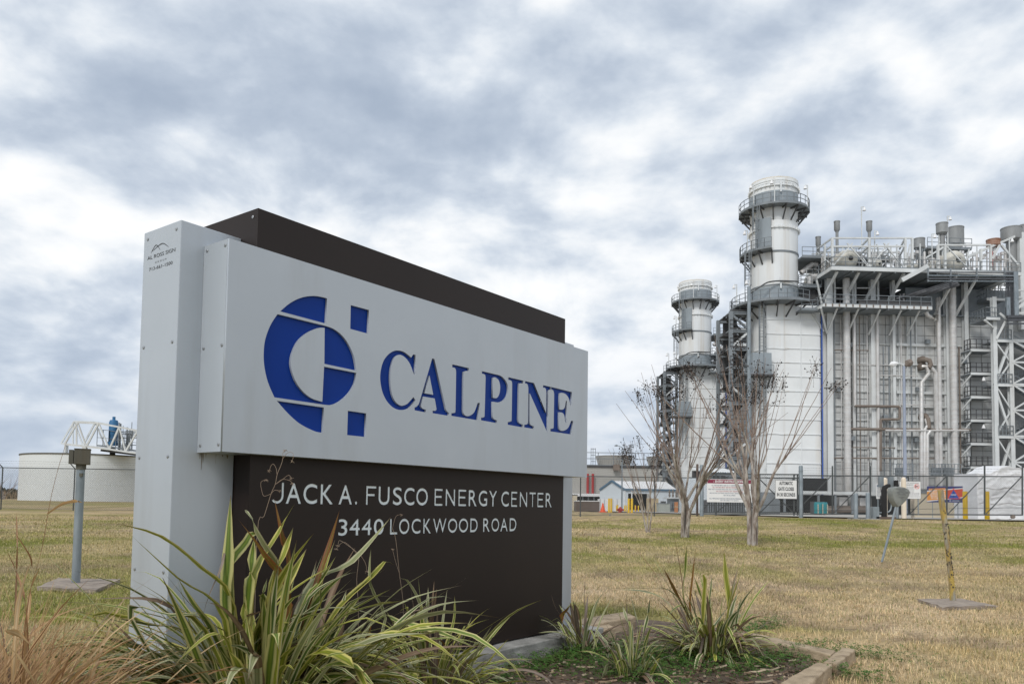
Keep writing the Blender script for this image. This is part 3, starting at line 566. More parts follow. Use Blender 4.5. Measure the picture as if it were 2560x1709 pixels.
# drip marks and wasp mud under the cabinet
dirt = mat('drip_stain', (.17, .14, .11), (.26, .24, .21), rough=.9, scale=40)
_rs = random.Random(6)
for x_, l_, w_ in ((.150, .085, .006), (.158, .05, .004), (.141, .03, .005), (.172, .026, .003), (.29, .02, .009), (.262, .012, .006), (.226, .05, .002)):
    pts_ = [(x_ - w_ * .6, W0 - .002), (x_ + w_ * .6, W0 - .002), (x_ + w_ * .45, W0 - l_ * .5), (x_ + w_ * .3, W0 - l_ * .9), (x_, W0 - l_), (x_ - w_ * .3, W0 - l_ * .85), (x_ - w_ * .35, W0 - l_ * .4)]
    upright(flat([[(px_ + _rs.uniform(-.001, .001), pz_) for px_, pz_ in pts_]]), -.0007, dirt, 'drip_stain', p1)
# concrete footing under the sign
ft = MB()
ft.bb(.345, 3.52, -.285, DEP + .285, -.12, .128)
tag(ft.build('sign_footing', conc, None, bevel=.012), 'smooth grey concrete footing the big monument sign stands on', 'footing')
ft_o = bpy.data.objects['sign_footing']; worn(ft_o, 24, .004, 4); ft_o.location = SG(0, 0); ft_o.rotation_euler = (0, 0, PSI)
# planting bed soil
bed = [SG(-.35, .3), SG(-.35, 2.2), gz(1560, 1800, 0.01), gz(1940, 1720, 0.01), gz(2085, 1640, .01), gz(1800, 1570, .01), gz(1560, 1540, .01), SG(3.9, -.3), SG(3.9, -.62), SG(-.35, -.62)]
soil = mat('bed_soil', (.075, .052, .038), (.16, .115, .08), rough=.95, scale=9, bump=1.0, bscale=45, world_co=True)
tag(sheet([(p.x, p.y) for p in bed], .012).build('planting_bed', soil), kind='structure')
# edging blocks: top-face corners read at their height
_xs_ = [0]
def x_seed():
    _xs_[0] += 1; return _xs_[0]
def block(tops, z, label, zb=-.05):
    pts = [gz(x, y, z) for x, y in tops]
    c_ = sum(pts, Vector()) / len(pts)
    m = MB(); m.prism([(p.x - c_.x, p.y - c_.y) for p in pts], zb - z, 0)
    o = m.build('edging_block', conc_brown, None, bevel=.012); o.location = c_
    worn(o, 7, .0045, len(tops) + x_seed())
    return tag(o, label, 'edging block', 'concrete edging blocks round the planting bed')
Z = lambda x, y: (1700 + x / 5.107, 1540 + y / 5.107)
block([Z(1280, 838), Z(1480, 1010), Z(1950, 603), Z(1745, 578)], .10, 'edging block at the front right of the bed, cut by the frame')
block([Z(1832, 574), Z(2005, 604), Z(2245, 414), Z(2062, 392)], .10, 'short lifted edging block forming the right corner of the bed')
block([Z(800, 178), Z(735, 235), Z(1925, 486), Z(1990, 432)], .085, 'long edging block running behind the large right flax to the corner')
block([(1428, 1549), (1470, 1562), (1590, 1540), (1560, 1527)], .12, 'dark edging block behind the small flax at the sign end')
block([(1462, 1563), (1478, 1580), (1540, 1568), (1520, 1556)], .10, 'pale edging block just in front of the dark rear block')

# ------------------------------------------------------------------ the power plant: near unit traced at 95 m, far unit a copy of it
YARD = .775
UY = R(3.0)
Q0 = at(2060, 1270, 95.0); Q0.z = YARD
e1 = Vector((math.cos(UY), math.sin(UY), 0)); e2 = Vector((-math.sin(UY), math.cos(UY), 0))
def PL(px, py, t=0.0):
    """point in the unit's own axes (s along its face, t away from the viewer, z up) seen at a pixel"""
    d = ray(px, py); den_ = d.dot(e2); k = ((Q0 - CAM).dot(e2) + t) / den_
    p = CAM + d * k - Q0
    return Vector((p.dot(e1), t, p.z))
def zoomer(x0, y0, k): return lambda x, y, t=0.0: PL(x0 + x / k, y0 + y / k, t)
Z1 = zoomer(1600, 400, 2.447); Z2 = zoomer(1600, 850, 2.447); Z3 = zoomer(2000, 520, 4.195)
ZS = zoomer(1860, 420, 4.126); ZU = zoomer(2020, 560, 6.816); ZC = zoomer(2000, 760, 5.227); ZR = zoomer(2380, 700, 6.031)
LOCQ = (Q0.x, Q0.y, YARD)
def rail(m, pts, h=1.1, r=.028, n=4, post=1.5, toe=True):
    """handrail with two rails and posts along a path"""
    for a, b in zip(pts[:-1], pts[1:]):
        a, b = Vector(a), Vector(b)
        for z in (h, h * .52): m.beam(a + Vector((0, 0, z)), b + Vector((0, 0, z)), r * 2)
        k = max(1, int(round((b - a).length / post)))
        for i in range(k + 1):
            p = a.lerp(b, i / k); m.beam(p, p + Vector((0, 0, h)), r * 2)
        if toe:
            m.beam(a + Vector((0, 0, .07)), b + Vector((0, 0, .07)), .02, .12)
    return m
def floodlamp(parent, p, up=1.6, side=(.35, 0, 0)):
    p = Vector(p); s_ = Vector(side)
    m = MB(); m.beam(p, p + Vector((0, 0, up)), .1); m.beam(p + Vector((0, 0, up)), p + Vector((0, 0, up)) + s_, .08)
    q = p + Vector((0, 0, up - .05)) + s_
    o = m.build('lamp_arm', steel_w, parent)
    m = MB(); m.lathe([(.10, q.z), (.13, q.z - .12), (.22, q.z - .42), (.0, q.z - .42)], 8, (q.x, q.y)); m.build('lamp_head', white_m, parent)

# ---- exhaust stack
RS = 2.86
TAX = 2.9
sx = PL(1934.5, 600, TAX).x
stack = thing('exhaust_stack', 'tall near white exhaust stack with grey bands and round platforms', 'stack', LOCQ, UY, 'exhaust stacks of the plant')
def zf(y): return ZS(300, y, TAX - RS).z      # height of a level read on the front of the shell
top = zf(88)
shell = MB(); shell.lathe([(RS, -.1), (RS, top), (RS - .25, top), (RS - .25, top - 3)], 40, (sx, TAX)).build('shell', stack_w, stack, smooth=True)
for y, dr, h in ((92, .10, .35), (128, .07, .16), (155, .16, .22), (505, .05, .12), (587, .16, .25), (840, .09, .2), (1190, .07, .16)):
    z = zf(y); MB().lathe([(RS, z - h), (RS + dr, z - h), (RS + dr, z), (RS, z)], 40, (sx, TAX)).build('ring', stack_w if y not in (840, 1190) else steel_g, stack, smooth=True)
MB().lathe([(RS + .001, zf(86) - .05), (RS + .06, zf(86) - .05), (RS + .06, zf(86) + .06), (RS - .2, zf(86) + .06)], 40, (sx, TAX)).build('rim', rustw, stack, smooth=True)
for y in (155, 587):                        # bolts of the flanges
    m = MB(); z = zf(y) - .11
    for k in range(36):
        a = k / 36 * 2 * math.pi; m.box((sx + (RS + .2) * math.cos(a), TAX + (RS + .2) * math.sin(a), z), (.14, .14, .3), a)
    tag(m.build('flange_bolts', stack_w, stack), kind='stuff')
def bandpanel(y0, y1, r_, nseg=12):
    for k in range(nseg):
        a0 = -math.pi + 2 * math.pi * k / nseg + .006; a1 = -math.pi + 2 * math.pi * (k + 1) / nseg - .006
        MB().lathe([(r_, zf(y1)), (r_ + .05, zf(y1)), (r_ + .05, zf(y0)), (r_, zf(y0))], 4, (sx, TAX), a0, a1).build('band_panel', stack_g, stack, smooth=True)
bandpanel(222, 372, RS); bandpanel(1212, 1338, RS)
MB().lathe([(RS + .002, zf(1372)), (RS + .32, zf(1372)), (RS + .32, zf(1345)), (RS + .002, zf(1345))], 40, (sx, TAX)).build('ring', stack_w, stack, smooth=True)
def platform(yl, r_, a0, a1, seg=14, brk=8, drop=1.7):
    z = zf(yl)
    pf = MB().lathe([(RS + .06, z), (r_, z), (r_, z - .18), (RS + .06, z - .18), (RS + .06, z)], seg, (sx, TAX), a0, a1).build('platform', steel_g, stack)
    pts = [(sx + r_ * .99 * math.cos(a0 + (a1 - a0) * k / seg), TAX + r_ * .99 * math.sin(a0 + (a1 - a0) * k / seg), z) for k in range(seg + 1)]
    rail(MB(), pts, 1.15, .03, post=1.4).build('railing', steel_g, pf)
    for k in range(brk + (0 if a1 - a0 > 6.2 else 1)):
        m = MB(); a = a0 + (a1 - a0) * k / brk; c_, s_ = math.cos(a), math.sin(a)
        m.beam((sx + RS * c_, TAX + RS * s_, z - drop), (sx + (r_ - .15) * c_, TAX + (r_ - .15) * s_, z - .2), .14)
        m.beam((sx + RS * c_, TAX + RS * s_, z - .26), (sx + r_ * c_, TAX + r_ * s_, z - .26), .12, .2)
        m.build('bracket', steel_d, pf)
    return z
PI = math.pi
zu = platform(380, 4.25, -PI, PI, 28, 16)
zm = platform(830, 4.15, R(150), R(245), 8, 4)
zl = platform(1385, 5.2, R(95), R(300), 18, 9)
MB().lathe([(RS + .05, zm), (RS + .3, zm), (RS + .3, zm + 3.9), (RS + .05, zm + 3.9)], 6, (sx, TAX), R(205), R(243)).build('door_panel', stack_g, stack, smooth=True)
def cage(x0, t0, z0, z1):
    m = MB()
    for dx in (-.25, .25): m.beam((x0 + dx, t0, z0), (x0 + dx, t0, z1), .07)
    k = int((z1 - z0) / .35)
    for i in range(k): m.beam((x0 - .25, t0, z0 + .35 * i), (x0 + .25, t0, z0 + .35 * i), .035)
    l = m.build('ladder', steel_g, stack)
    m = MB()
    for i in range(int((z1 - z0 - 2) / 1.2)):
        z = z0 + 2.2 + 1.2 * i
        P = [(x0 + .42 * math.cos(a), t0 - .35 + .42 * math.sin(a), z) for a in [R(q) for q in (30, -30, -90, -150, -210)]]
        for a, b in zip(P[:-1], P[1:]): m.beam(a, b, .05)
    for q in (30, -30, -90, -150, -210): m.beam((x0 + .42 * math.cos(R(q)), t0 - .35 + .42 * math.sin(R(q)), z0 + 2.2), (x0 + .42 * math.cos(R(q)), t0 - .35 + .42 * math.sin(R(q)), z1), .05)
    m.build('ladder_cage', steel_g, l)
cage(ZS(105, 500, .6).x, .35, zm, zu)
cage(ZS(25, 1000, 1.4).x, 1.2, zl, zm)
cage(ZS(175, 1480, 0).x, -.15, zf(1568) - 14, zl)
for a, z in ((R(215), zu), (R(250), zu), (R(318), zu), (R(200), zm), (R(215), zl), (R(190), zl)):
    rr = {zu: 4.2, zm: 4.1, zl: 5.1}[z]
    floodlamp(stack, (sx + rr * math.cos(a), TAX + rr * math.sin(a), z), 2.6, (-.35 if math.cos(a) < .3 else -.3, 0, 0))
m = MB()
for y in (245, 1240):                        # davit arms
    p = ZS(380, y, TAX - RS - .2); m.beam(p, p + Vector((0, 0, 1.4)), .16); m.beam(p + Vector((0, 0, .9)), p + Vector((2.0, .4, 1.1)), .08)
m.build('davit', stack_w, stack)
m = MB(); P = [ZS(*q, TAX - RS - .35) for q in ((70, 1290), (150, 1235), (230, 1185), (300, 1168), (390, 1163), (470, 1165), (560, 1170))]
m.path(catmull(P, 4), .09, 6); m.build('hose_pipe', steel_d, stack)
# lower cylinder, transition duct and its panels
duct_l, duct_r = sx, PL(2052, 900, 0).x
dz = ZS(600, 1412, 0).z
MB().bb(duct_l, duct_r, .12, 2 * TAX, -.1, dz).build('transition_duct', stack_w, stack)
lev = [dz - .1] + [ZC(100, y, 0).z for y in (210, 398, 585, 768, 950, 1140, 1328, 1510)]
step = lev[1] - lev[2]
while lev[-1] > 1.2: lev.append(lev[-1] - step)
cs = [ZS(230, 1480, 0).x, ZS(585, 1480, 0).x, duct_r - .12]
proto = None
for j in range(len(lev) - 1):
    for i in range(2):
        m = MB(); m.bb(cs[i] + .04, cs[i + 1] - .04, .06, .16, lev[j + 1] + .05, lev[j] - .05); m.build('wall_panel', panel_b, stack)
    MB().bb(cs[0] - .4, duct_r, -.02, .12, lev[j + 1] - .04, lev[j + 1] + .04).build('stiffener', stack_w, stack)
MB().bb(cs[1] - .04, cs[1] + .04, -.06, .12, 0, dz - .1).build('stiffener', stack_w, stack)
for z in (lev[3], lev[6], lev[9] if len(lev) > 9 else lev[-1]): MB().lathe([(RS, z - .1), (RS + .09, z - .1), (RS + .09, z + .05), (RS, z + .05)], 20, (sx, TAX), R(180), R(300)).build('ring', stack_w, stack, smooth=True)
# grey door box and small platform on the lower cylinder
q = Z2(735, 170, -.1)
bx_ = MB().bb(q.x - 1.2, q.x + 1.1, -.9, .3, q.z - .9, q.z + 1.7).build('door_panel', stack_g, stack)
MB().bb(q.x - 2.6, q.x + 1.3, -1.4, .4, q.z - 1.15, q.z - .95).build('platform', steel_d, stack)
rail(MB(), [(q.x - 2.5, .3, q.z - .95), (q.x - 2.5, -1.35, q.z - .95), (q.x + 1.2, -1.35, q.z - .95)]).build('railing', steel_g, stack)
for dx in (-2.2, .9): MB().beam((q.x + dx, 0, q.z - 2.4), (q.x + dx, -1.2, q.z - 1.1), .13).build('bracket', steel_d, stack)
MB().tube((duct_r + .08, -.15, 0), (duct_r + .08, -.15, ZC(285, 150, 0).z), .075, 8).build('blue_pipe', blue_pipe, stack)
for x_ in (1, -1):                          # rust-stained top corner strip
    pass

# ---- dark steel stair tower behind the left of the stack base
tower = thing('grey_stair_tower', 'grey lattice stair tower left of the near stack base', 'stair tower', LOCQ, UY, 'grey stair towers beside the stacks')
tx0, tx1 = Z1(548, 1000, 2).x, Z1(655, 1000, 2).x
tt0, tt1 = 1.5, 6.5
tz = Z1(600, 925, 1.5).z
for x in (tx0, tx1):
    for t_ in (tt0, tt1): MB().beam((x, t_, -.1), (x, t_, tz), .42).build('column', steel_g, tower)
nl = 11
for i in range(nl):
    z0, z1 = tz * i / nl, tz * (i + 1) / nl
    l = MB().bb(tx0 - .1, tx1 + .1, tt0 - .2, tt0 + 1.7, z1 - .16, z1 - .05).build('landing', steel_g, tower)
    rail(MB(), [(tx0 - .2, tt0 - .25, z1), (tx1 + .1, tt0 - .25, z1)]).build('railing', steel_d, l)
    MB().beam((tx0, tt0, z1 - .25), (tx1, tt0, z1 - .25), .22, .3).build('beam', steel_g, tower)
    MB().beam((tx0, tt1, z1 - .25), (tx1, tt1, z1 - .25), .22, .3).build('beam', steel_g, tower)
    a, b = (tx0, tx1) if i % 2 else (tx1, tx0)
    MB().beam((a, tt0 + .05, z0), (b, tt0 + .05, z1 - .3), .24).build('brace', steel_w if i % 3 == 0 else steel_g, tower)
    MB().beam((b, tt1, z0), (a, tt1, z1 - .3), .24).build('brace', steel_g, tower)
    m = MB()
    for s_ in (1.9, 2.9):
        m.beam((a, tt0 + s_, z0), (b, tt0 + s_, z1), .06, .3)
    for k in range(11): m.box((a + (b - a) * (k + .5) / 11, tt0 + 2.4, z0 + (z1 - z0) * (k + .5) / 11), (.28, .95, .05))
    m.build('stair_flight', steel_d, tower)
    MB().bb(tx0, tx1, tt0 + 3.1, tt0 + 4.6, z1 - .16, z1 - .05).build('landing', steel_d, tower)
    if i > 6: MB().bb(tx0 + .5, tx1, tt1 - .5, tt1 - .3, z0 + .2, z1 - .4).build('rear_panel', steel_d, tower)

# ---- boiler house
boil = thing('boiler_house', 'long white panelled boiler house with drums, vents and roof decks beside the near stack', 'boiler house', LOCQ, UY)
TP = .75
xl, xr = Z1(1113, 1000, 0).x, Z2(2020, 400, 0).x
zdeck = ZU(900, 1375, -3).z                # lower deck, top edge read at its front
zup = ZU(900, 745, -3.2).z
xo = Z1(1785, 890, -3).x - 1.0
MB().bb(xl, xr + 9, TP + .11, 22, -.1, zdeck - .25).build('casing', sil_vent, boil)
MB().bb(xo, xr + 9, TP + .11, 22, zdeck - .249, zup - 1.0).build('casing', steel_g, boil)
MB().bb(xl, xo - .01, 3.7, 22, zdeck - .249, zup - 1.0).build('casing', steel_d, boil)  # set-back casing, its dark colour stands for the shade between the decks
hl = []
z = zdeck - .3
ys_ = [128, 258, 388, 518, 645, 775, 862, 958, 1048, 1140, 1235, 1328, 1420, 1512]
hl = [ZC(700, y, TP).z for y in ys_]
st2 = (hl[5] - hl[-1]) / 8
while hl[-1] > .8: hl.append(hl[-1] - st2)
hl = [zdeck - .1] + hl
bays = [(ZC(430, 500, TP).x, ZC(660, 500, TP).x, 2), (ZC(735, 500, TP).x, ZC(925, 500, TP).x, 2), (ZC(1030, 500, TP).x, ZC(1205, 500, TP).x, 2), (ZC(1245, 500, TP).x, Z2(1865, 200, TP).x, 5), (Z2(1918, 200, TP).x, Z2(1998, 200, TP).x, 1), (Z2(2020, 200, TP).x, Z2(2160, 200, TP).x, 2)]
pm = {}
def add_panel(x0, x1, z0, z1, t_, mt, parent, g=.035):
    k = (round(x1 - x0, 2), round(z1 - z0, 2), mt.name)
    if k not in pm:
        a, b = (x1 - x0) / 2 - g, (z1 - z0) / 2 - g
        m = MB(); m.bb(-a, a, 0, .14, -b, b); o = m.build('wall_panel', mt, parent); pm[k] = o.data
    else: o = link('wall_panel', pm[k], parent)
    o.location = ((x0 + x1) / 2, t_, (z0 + z1) / 2)
for x0, x1, n in bays:
    for j in range(len(hl) - 1):
        z1, z0 = hl[j], hl[j + 1]
        if n == 5 and j % 2 == 0 and j + 2 < len(hl) and j < 6: pass
        for i in range(n): add_panel(x0 + (x1 - x0) * i / n, x0 + (x1 - x0) * (i + 1) / n, z0, z1, TP, panel_w, boil)
# wall beams (deep ones every few levels)
for x0, x1, n in bays[:-1]:
    for j, z in enumerate(hl[1:], 1):
        big = j in (4, 6, 8, 10, 12, 14, 16, 18)
        if not big: continue
        m = MB(); d_ = .34 if n == 5 and j in (4, 10, 16) else .14
        m.bb(x0 - .05, x1 + .05, TP - (.35 if n == 5 else .2), TP + .1, z - d_ / 2, z + d_ / 2); m.build('wall_beam', steel_w, boil)
for px_ in (1285, 1395, 1510):
    q = ZC(px_, 600, TP)
    MB().bb(q.x - .06, q.x + .06, TP - .22, TP + .08, 0, zdeck - .4).build('wall_stiffener', steel_w, boil)
ux = lambda x, t: Z2(x, 300, t).x
for a, b, t_ in ((1146, 1182, 0), (1302, 1318, .35), (1416, 1444, 0), (1549, 1566, 0), (1878, 1900, 0), (1992, 2016, 0)):
    x0, x1 = ux(a, t_), ux(b, t_)
    m = MB(); w_ = x1 - x0
    m.bb(x0, x1, t_ - .03, t_ + .03, -.1, zup - .4); m.bb(x0, x1, t_ + .52, t_ + .58, -.1, zup - .4); m.bb((x0 + x1) / 2 - .03, (x0 + x1) / 2 + .03, t_ + .03, t_ + .52, -.1, zup - .4)
    m.build('column', steel_w, boil)
MB().bb(ux(1120, .2), ux(1145, .2), .3, .5, -.1, zdeck).build('corner_panel', panel_w, boil)
def pipe(pts, r, mt=insul, name='pipe', rings=0, n=10):
    o = MB(); o.path(pts, r, n); o = o.build(name, mt, boil, smooth=True)
    if rings:
        m = MB()
        for a, b in zip(pts[:-1], pts[1:]):
            a, b = Vector(a), Vector(b); L_ = (b - a).length
            for i in range(int(L_ / rings)):
                c_ = a.lerp(b, (i + .5) * rings / L_); d_ = (b - a).normalized() * .03
                m.path([c_ - d_, c_ + d_], r * 1.06, n)
        tag(m.build('jacket_bands', steel_w, o, smooth=True), kind='stuff')
    return o
pipe([(ux(1267, -.4), -.4, .3), (ux(1267, -.4), -.4, zup - .5)], .42, rings=.55)
pipe([(ux(1314, -.3), -.3, ZC(720, 1330, -.3).z), (ux(1314, -.3), -.3, zdeck - .5)], .19)
pipe([(ux(1455, -.2), -.2, .5), (ux(1455, -.2), -.2, zdeck - .4)], .2)
pipe([(ux(1919, -.4), -.4, .4), (ux(1919, -.4), -.4, zup - .6)], .42, rings=.55)
pipe([ZC(715, 1330, -.4), ZC(1290, 1335, -.4), ZC(1303, 1350, -.4), ZC(1303, 1495, -.4), ZC(1290, 1503, -.4), ZC(1060, 1505, -.4), ZC(1055, 1515, -.4), Z2(1472, 800, -.4)], .15, brown_pipe)
pipe([Z2(1285, 543, -.5), Z2(2020, 549, -.5)], .17, brown_pipe); pipe([Z2(1500, 552, -.7), Z2(2010, 552, -.7)], .12, insul)
for x_ in (1810, 1832):
    pipe([(ux(x_, -.45), -.45, .3), (ux(x_, -.45), -.45, Z2(x_, 200 if x_ == 1810 else -260, -.45).z)] + ([Z2(1790, 180, -.45), Z2(1760, 150, -.45)] if x_ == 1810 else [Z1(1815, 985, -.45), Z1(1760, 950, -.45), Z1(1745, 920, -.45)]), .26, rings=.6)
pipe([Z2(1722, 910, -.5), Z2(1722, 260, -.5), Z2(1765, 205, -.5), Z2(1755, 160, -.5), Z2(1725, 160, -.2)], .24, rings=.6)
pipe([Z2(1742, 910, -.6), Z2(1742, 545, -.6), Z2(1760, 520, -.6), Z2(1745, 480, -.4)], .2, rings=.6)
pipe([Z2(1758, 910, -.75), Z2(1758, 580, -.75), Z2(1775, 555, -.75)], .2, rings=.6)
pipe([Z2(1725, 122, 0), Z2(1745, 118, -.5), Z2(1770, 125, -.6), Z2(1778, 150, -.6), Z2(1765, 170, -.6)], .3, brown_pipe)
pipe([Z2(1745, 465, 0), Z2(1762, 480, -.6), Z2(1768, 540, -.7)], .26, brown_pipe)
for q in ((1722, 122), (1722, 160), (1735, 470)):
    p = Z2(*q, .3); m = MB(); m.path([p + Vector((0, .5, 0)), p + Vector((0, -.35, 0))], .46, 14); m.build('pipe_flange', brown_pipe, boil, smooth=True)
rv = random.Random(8)
for x_ in (1190, 1232, 1345, 1392, 1490, 1525, 1600, 1660, 1955):
    y1 = rv.choice((-330, -330, -330, 40, 260)); pipe([(ux(x_, .1), .1, .4), (ux(x_, .1), .1, min(zdeck - .5, Z2(x_, y1, .1).z))], rv.uniform(.05, .11), rv.choice((insul, steel_g, brown_pipe)), n=6)
for y_, x0, x1, r_ in ((60, 1190, 1400, .07), (215, 1450, 1700, .06), (395, 1590, 1800, .08), (655, 1300, 1560, .07), (720, 1190, 1860, .09), (150, 1290, 1545, .05)):
    pipe([Z2(x0, y_, -.1), Z2(x1, y_ + 3, -.1)], r_, rv.choice((insul, brown_pipe)), n=6)
for x_, y_ in ((1300, 30), (1300, 600), (1700, 300), (1690, 610), (1760, 10), (1985, 130), (1210, 300), (1500, 470)):
    p = Z2(x_, y_, .1); MB().box(p, (.5, .4, .5)).build('junction_box', steel_g, boil)
# ---- decks
def deck(x0, x1, t0, t1, z, name='deck', mt=steel_w, fascia=.34, dirt=None):
    o = MB().bb(x0, x1, t0, t1, z - fascia * .9, z - fascia * .55).build(name, steel_g, boil)
    m = MB()
    m.bb(x0, x1, t0 - .06, t0, z - fascia, z); m.bb(x0 - .06, x0, t0, t1, z - fascia, z); m.bb(x1, x1 + .06, t0, t1, z - fascia, z)
    m.build('fascia', mt, o)
    k = int((x1 - x0) / 2.4)
    for i in range(1, k): MB().bb(x0 + (x1 - x0) * i / k - .06, x0 + (x1 - x0) * i / k + .06, t0, t1, z - fascia - .16, z - fascia * .92).build('joist', steel_g, o)
    return o
dx0, dx1 = ZU(262, 1380, -3).x, Z1(1785, 890, -3).x
d1 = deck(dx0, dx1, -3.0, .0, zdeck)
rail(MB(), [(dx0, 0, zdeck), (dx0, -3, zdeck), (dx1, -3, zdeck)], 1.15, .03, post=1.35).build('railing', steel_g, d1)
for i in range(16): x_ = dx0 + (dx1 - dx0) * (i + .3) / 16; MB().bb(x_ - .07, x_ + .07, -3.12, -3.06, zdeck - .3, zdeck + .05).build('bolt_plate', brown_pipe, d1)
for px_ in (430, 790, 1160, 1520, 1830):
    p = ZU(px_ + 70, 1430, -2.6); b_ = Vector((p.x - .1, 0.05, zdeck - 2.8)); MB().beam((p.x, -2.6, zdeck - .35), b_, .17).build('deck_brace', steel_w, d1)
MB().beam((dx0, -.1, zdeck - .4), (dx0 + 1.4, .0, zdeck - 2.6), .2).build('deck_brace', steel_w, d1)
MB().beam((dx0 - .1, -2.6, zdeck - .35), (xl + .6, 0, zdeck - 2.8), .18).build('deck_brace', steel_w, d1)
ux0, ux1 = ZU(405, 750, -3.4).x, Z1(2330, 660, -3.4).x
d2 = deck(ux0, ux1, -3.4, 4.0, zup, fascia=.42)
rail(MB(), [(ux0, 3.5, zup), (ux0, -3.4, zup), (ux1, -3.4, zup)], 1.15, .03, post=1.6).build('railing', steel_g, d2)
MB().bb(ux0 + 22, ux1, -3.3, 20, zup - .45, zup - .30).build('roof_slab', steel_w, d2)
for px_ in (470, 840, 1205, 1610):
    a = ZU(px_ + 35, 850, -3.0); MB().beam((a.x, -2.9, zup - .4), (a.x - .35, .0, zdeck + 1.4), .26).build('deck_brace', steel_w, d2)
for x_ in (1900, 2030):
    a = Z1(x_ + 35, 745, -2.8); MB().beam((a.x, -2.8, zup - .5), (a.x - 1.0, 0, zdeck - .2), .24).build('deck_brace', steel_w, d2)
for k in range(3):
    a = ZU(300 - 105 * k, 1100 + 55 * k, 1 + 3.0 * k)
    MB().beam((ux0 - .1, .5 + 2.6 * k, zup - .5), (xl + .4, .8 + 2.6 * k, zup - 3.6), .2).build('deck_brace', steel_w, d2)
# space between the decks: rear wall coloured dark for the recess shade, piping, posts
MB().bb(xl + .4, dx1 - 1.2, 3.4, 3.6, zdeck, zup - .5).build('rear_wall', steel_d, boil)
MB().bb(xl + .1, ux1, .1, 14, zdeck - .25, zdeck - .1).build('inner_floor', steel_g, boil)
m = MB()
rr_ = random.Random(5)
for i in range(26):
    x_ = rr_.uniform(xl + .8, dx1 - 1); y_ = rr_.uniform(.8, 3.0); h_ = rr_.uniform(.8, 3.2)
    if i % 3: m.tube((x_, y_, zdeck), (x_, y_, zdeck + h_), rr_.uniform(.05, .16), 6)
    else: m.bb(x_ - .3, x_ + .3, y_ - .2, y_ + .2, zdeck, zdeck + h_ * .4)
for i in range(6):
    z_ = zdeck + rr_.uniform(.7, 3.2); m.tube((xl + 1, rr_.uniform(.8, 2.6), z_), (dx1 - 2, rr_.uniform(.8, 2.6), z_), .06, 6)
tag(m.build('small_piping', insul, boil), kind='stuff')
m = MB(); m.bb(ZU(850, 1290, -2.6).x, ZU(2100, 1290, -2.6).x, -2.9, -2.7, zdeck + .05, zdeck + .6); m.build('splash_panel', steel_d, d1)
for x_ in (450, 800, 1130, 1190, 1440):
    q = ZU(x_, 1000, .3); m = MB(); m.bb(q.x - .12, q.x + .12, .2, .5, zdeck, zup - .4); m.build('post', steel_w, boil)
for p, q in ((ZU(830, 1090, .1), ZU(1060, 1090, .1)), (ZU(440, 1090, .1), ZU(600, 1090, .1))): MB().beam(p, q, .12).build('beam', steel_w, boil)
# sloping dark pipes from the lower deck to the roof edge, and the pipe rack
for k in range(4):
    a = ZU(1500 + 150 * k, 1280 - 20 * k, -2.0); b_ = Z1(1930 + 8 * k, 738 + 8 * k, -3.0 - .3 * k)
    MB().tube(a, b_, .16, 8).build('sloping_pipe', tray_m, boil, smooth=True)
for k, (y, r_) in enumerate(((686, .16), (706, .13), (725, .2), (740, .1))):
    MB().beam(Z1(1760, y, -3.9 - .2 * k), Z1(2285, y + 2, -3.9 - .2 * k), r_ * .8).build('rack_tray', galv if k % 2 else tray_m, boil)
for x_ in (1762, 1900, 2060, 2230): MB().beam(Z1(x_, 660, -3.9), Z1(x_, 745, -3.9), .14).build('rack_hanger', steel_g, boil)
MB().beam(Z1(1600, 735, -3.6), Z1(1760, 648, -3.6), .3, .5).build('rack_beam', steel_w, boil)
# steam drums, seen end on
def drum(px_, py_, r_, t0, t1, hole=True):
    c_ = PL(px_, py_, t0)
    prof = [(0, 0), (r_ * .45, .06), (r_ * .8, .28), (r_ * .97, .62), (r_, 1.0), (r_, t1 - t0), (0, t1 - t0 + .3)]
    m = MB(); m.lathe(prof, 20); m.v = [(c_.x + x, t0 + z, c_.z + y) for x, y, z in m.v]
    d_ = m.build('steam_drum', drum_m, boil, smooth=True)
    if hole:
        m = MB(); m.path([Vector((c_.x, t0 + .3, c_.z - .05)), Vector((c_.x, t0 - .08, c_.z - .05))], r_ * .22, 10); m.build('manhole', black_m, d_)
    m = MB()
    for s_ in (-1, 1): m.bb(c_.x + s_ * r_ * .6 - .15, c_.x + s_ * r_ * .6 + .15, t0 + 1.5, t0 + 2.2, zup - .3, c_.z - r_ * .5)
    m.build('saddle', steel_g, d_)
drum(2127, 644, 1.22, -2.4, 8); drum(2199, 657, .62, -2.2, 6); drum(2396, 648, 1.32, -2.2, 8)
drum(2290, 664, .5, -1.8, 4, False)
# roof frames: portal trusses in white steel
def frame(pxs, y0, y1, t_, w_=.24, top_=True):
    P = []
    for x_ in pxs:
        a, b_ = ZU(x_, y0, t_), ZU(x_, y1, t_); a.z = zup; P.append((a, b_)); MB().beam(a, b_, w_).build('roof_post', steel_w, boil)
    if top_:
        for (a, b_), (c_, d_) in zip(P[:-1], P[1:]):
            MB().beam(b_, d_, w_ * .7).build('roof_beam', steel_w, boil)
    return P
F1 = frame((412, 1042, 1655, 1775), 745, 240, -3.2)
for (a, b_), (c_, d_) in zip(F1[:2], F1[1:3]):
    mid = (b_ + d_) / 2 - Vector((0, 0, 1.0))
    MB().beam(a, d_.lerp(b_, .45) - Vector((0, 0, .6)), .13).build('roof_brace', steel_w, boil); MB().beam(c_, d_.lerp(b_, .6) - Vector((0, 0, .6)), .13).build('roof_brace', steel_w, boil)
    MB().beam(b_ - Vector((0, 0, 1.0)), d_ - Vector((0, 0, 1.0)), .18).build('roof_beam', steel_w, boil)
F2 = frame((155, 860, 1560), 900, 480, 3.6)
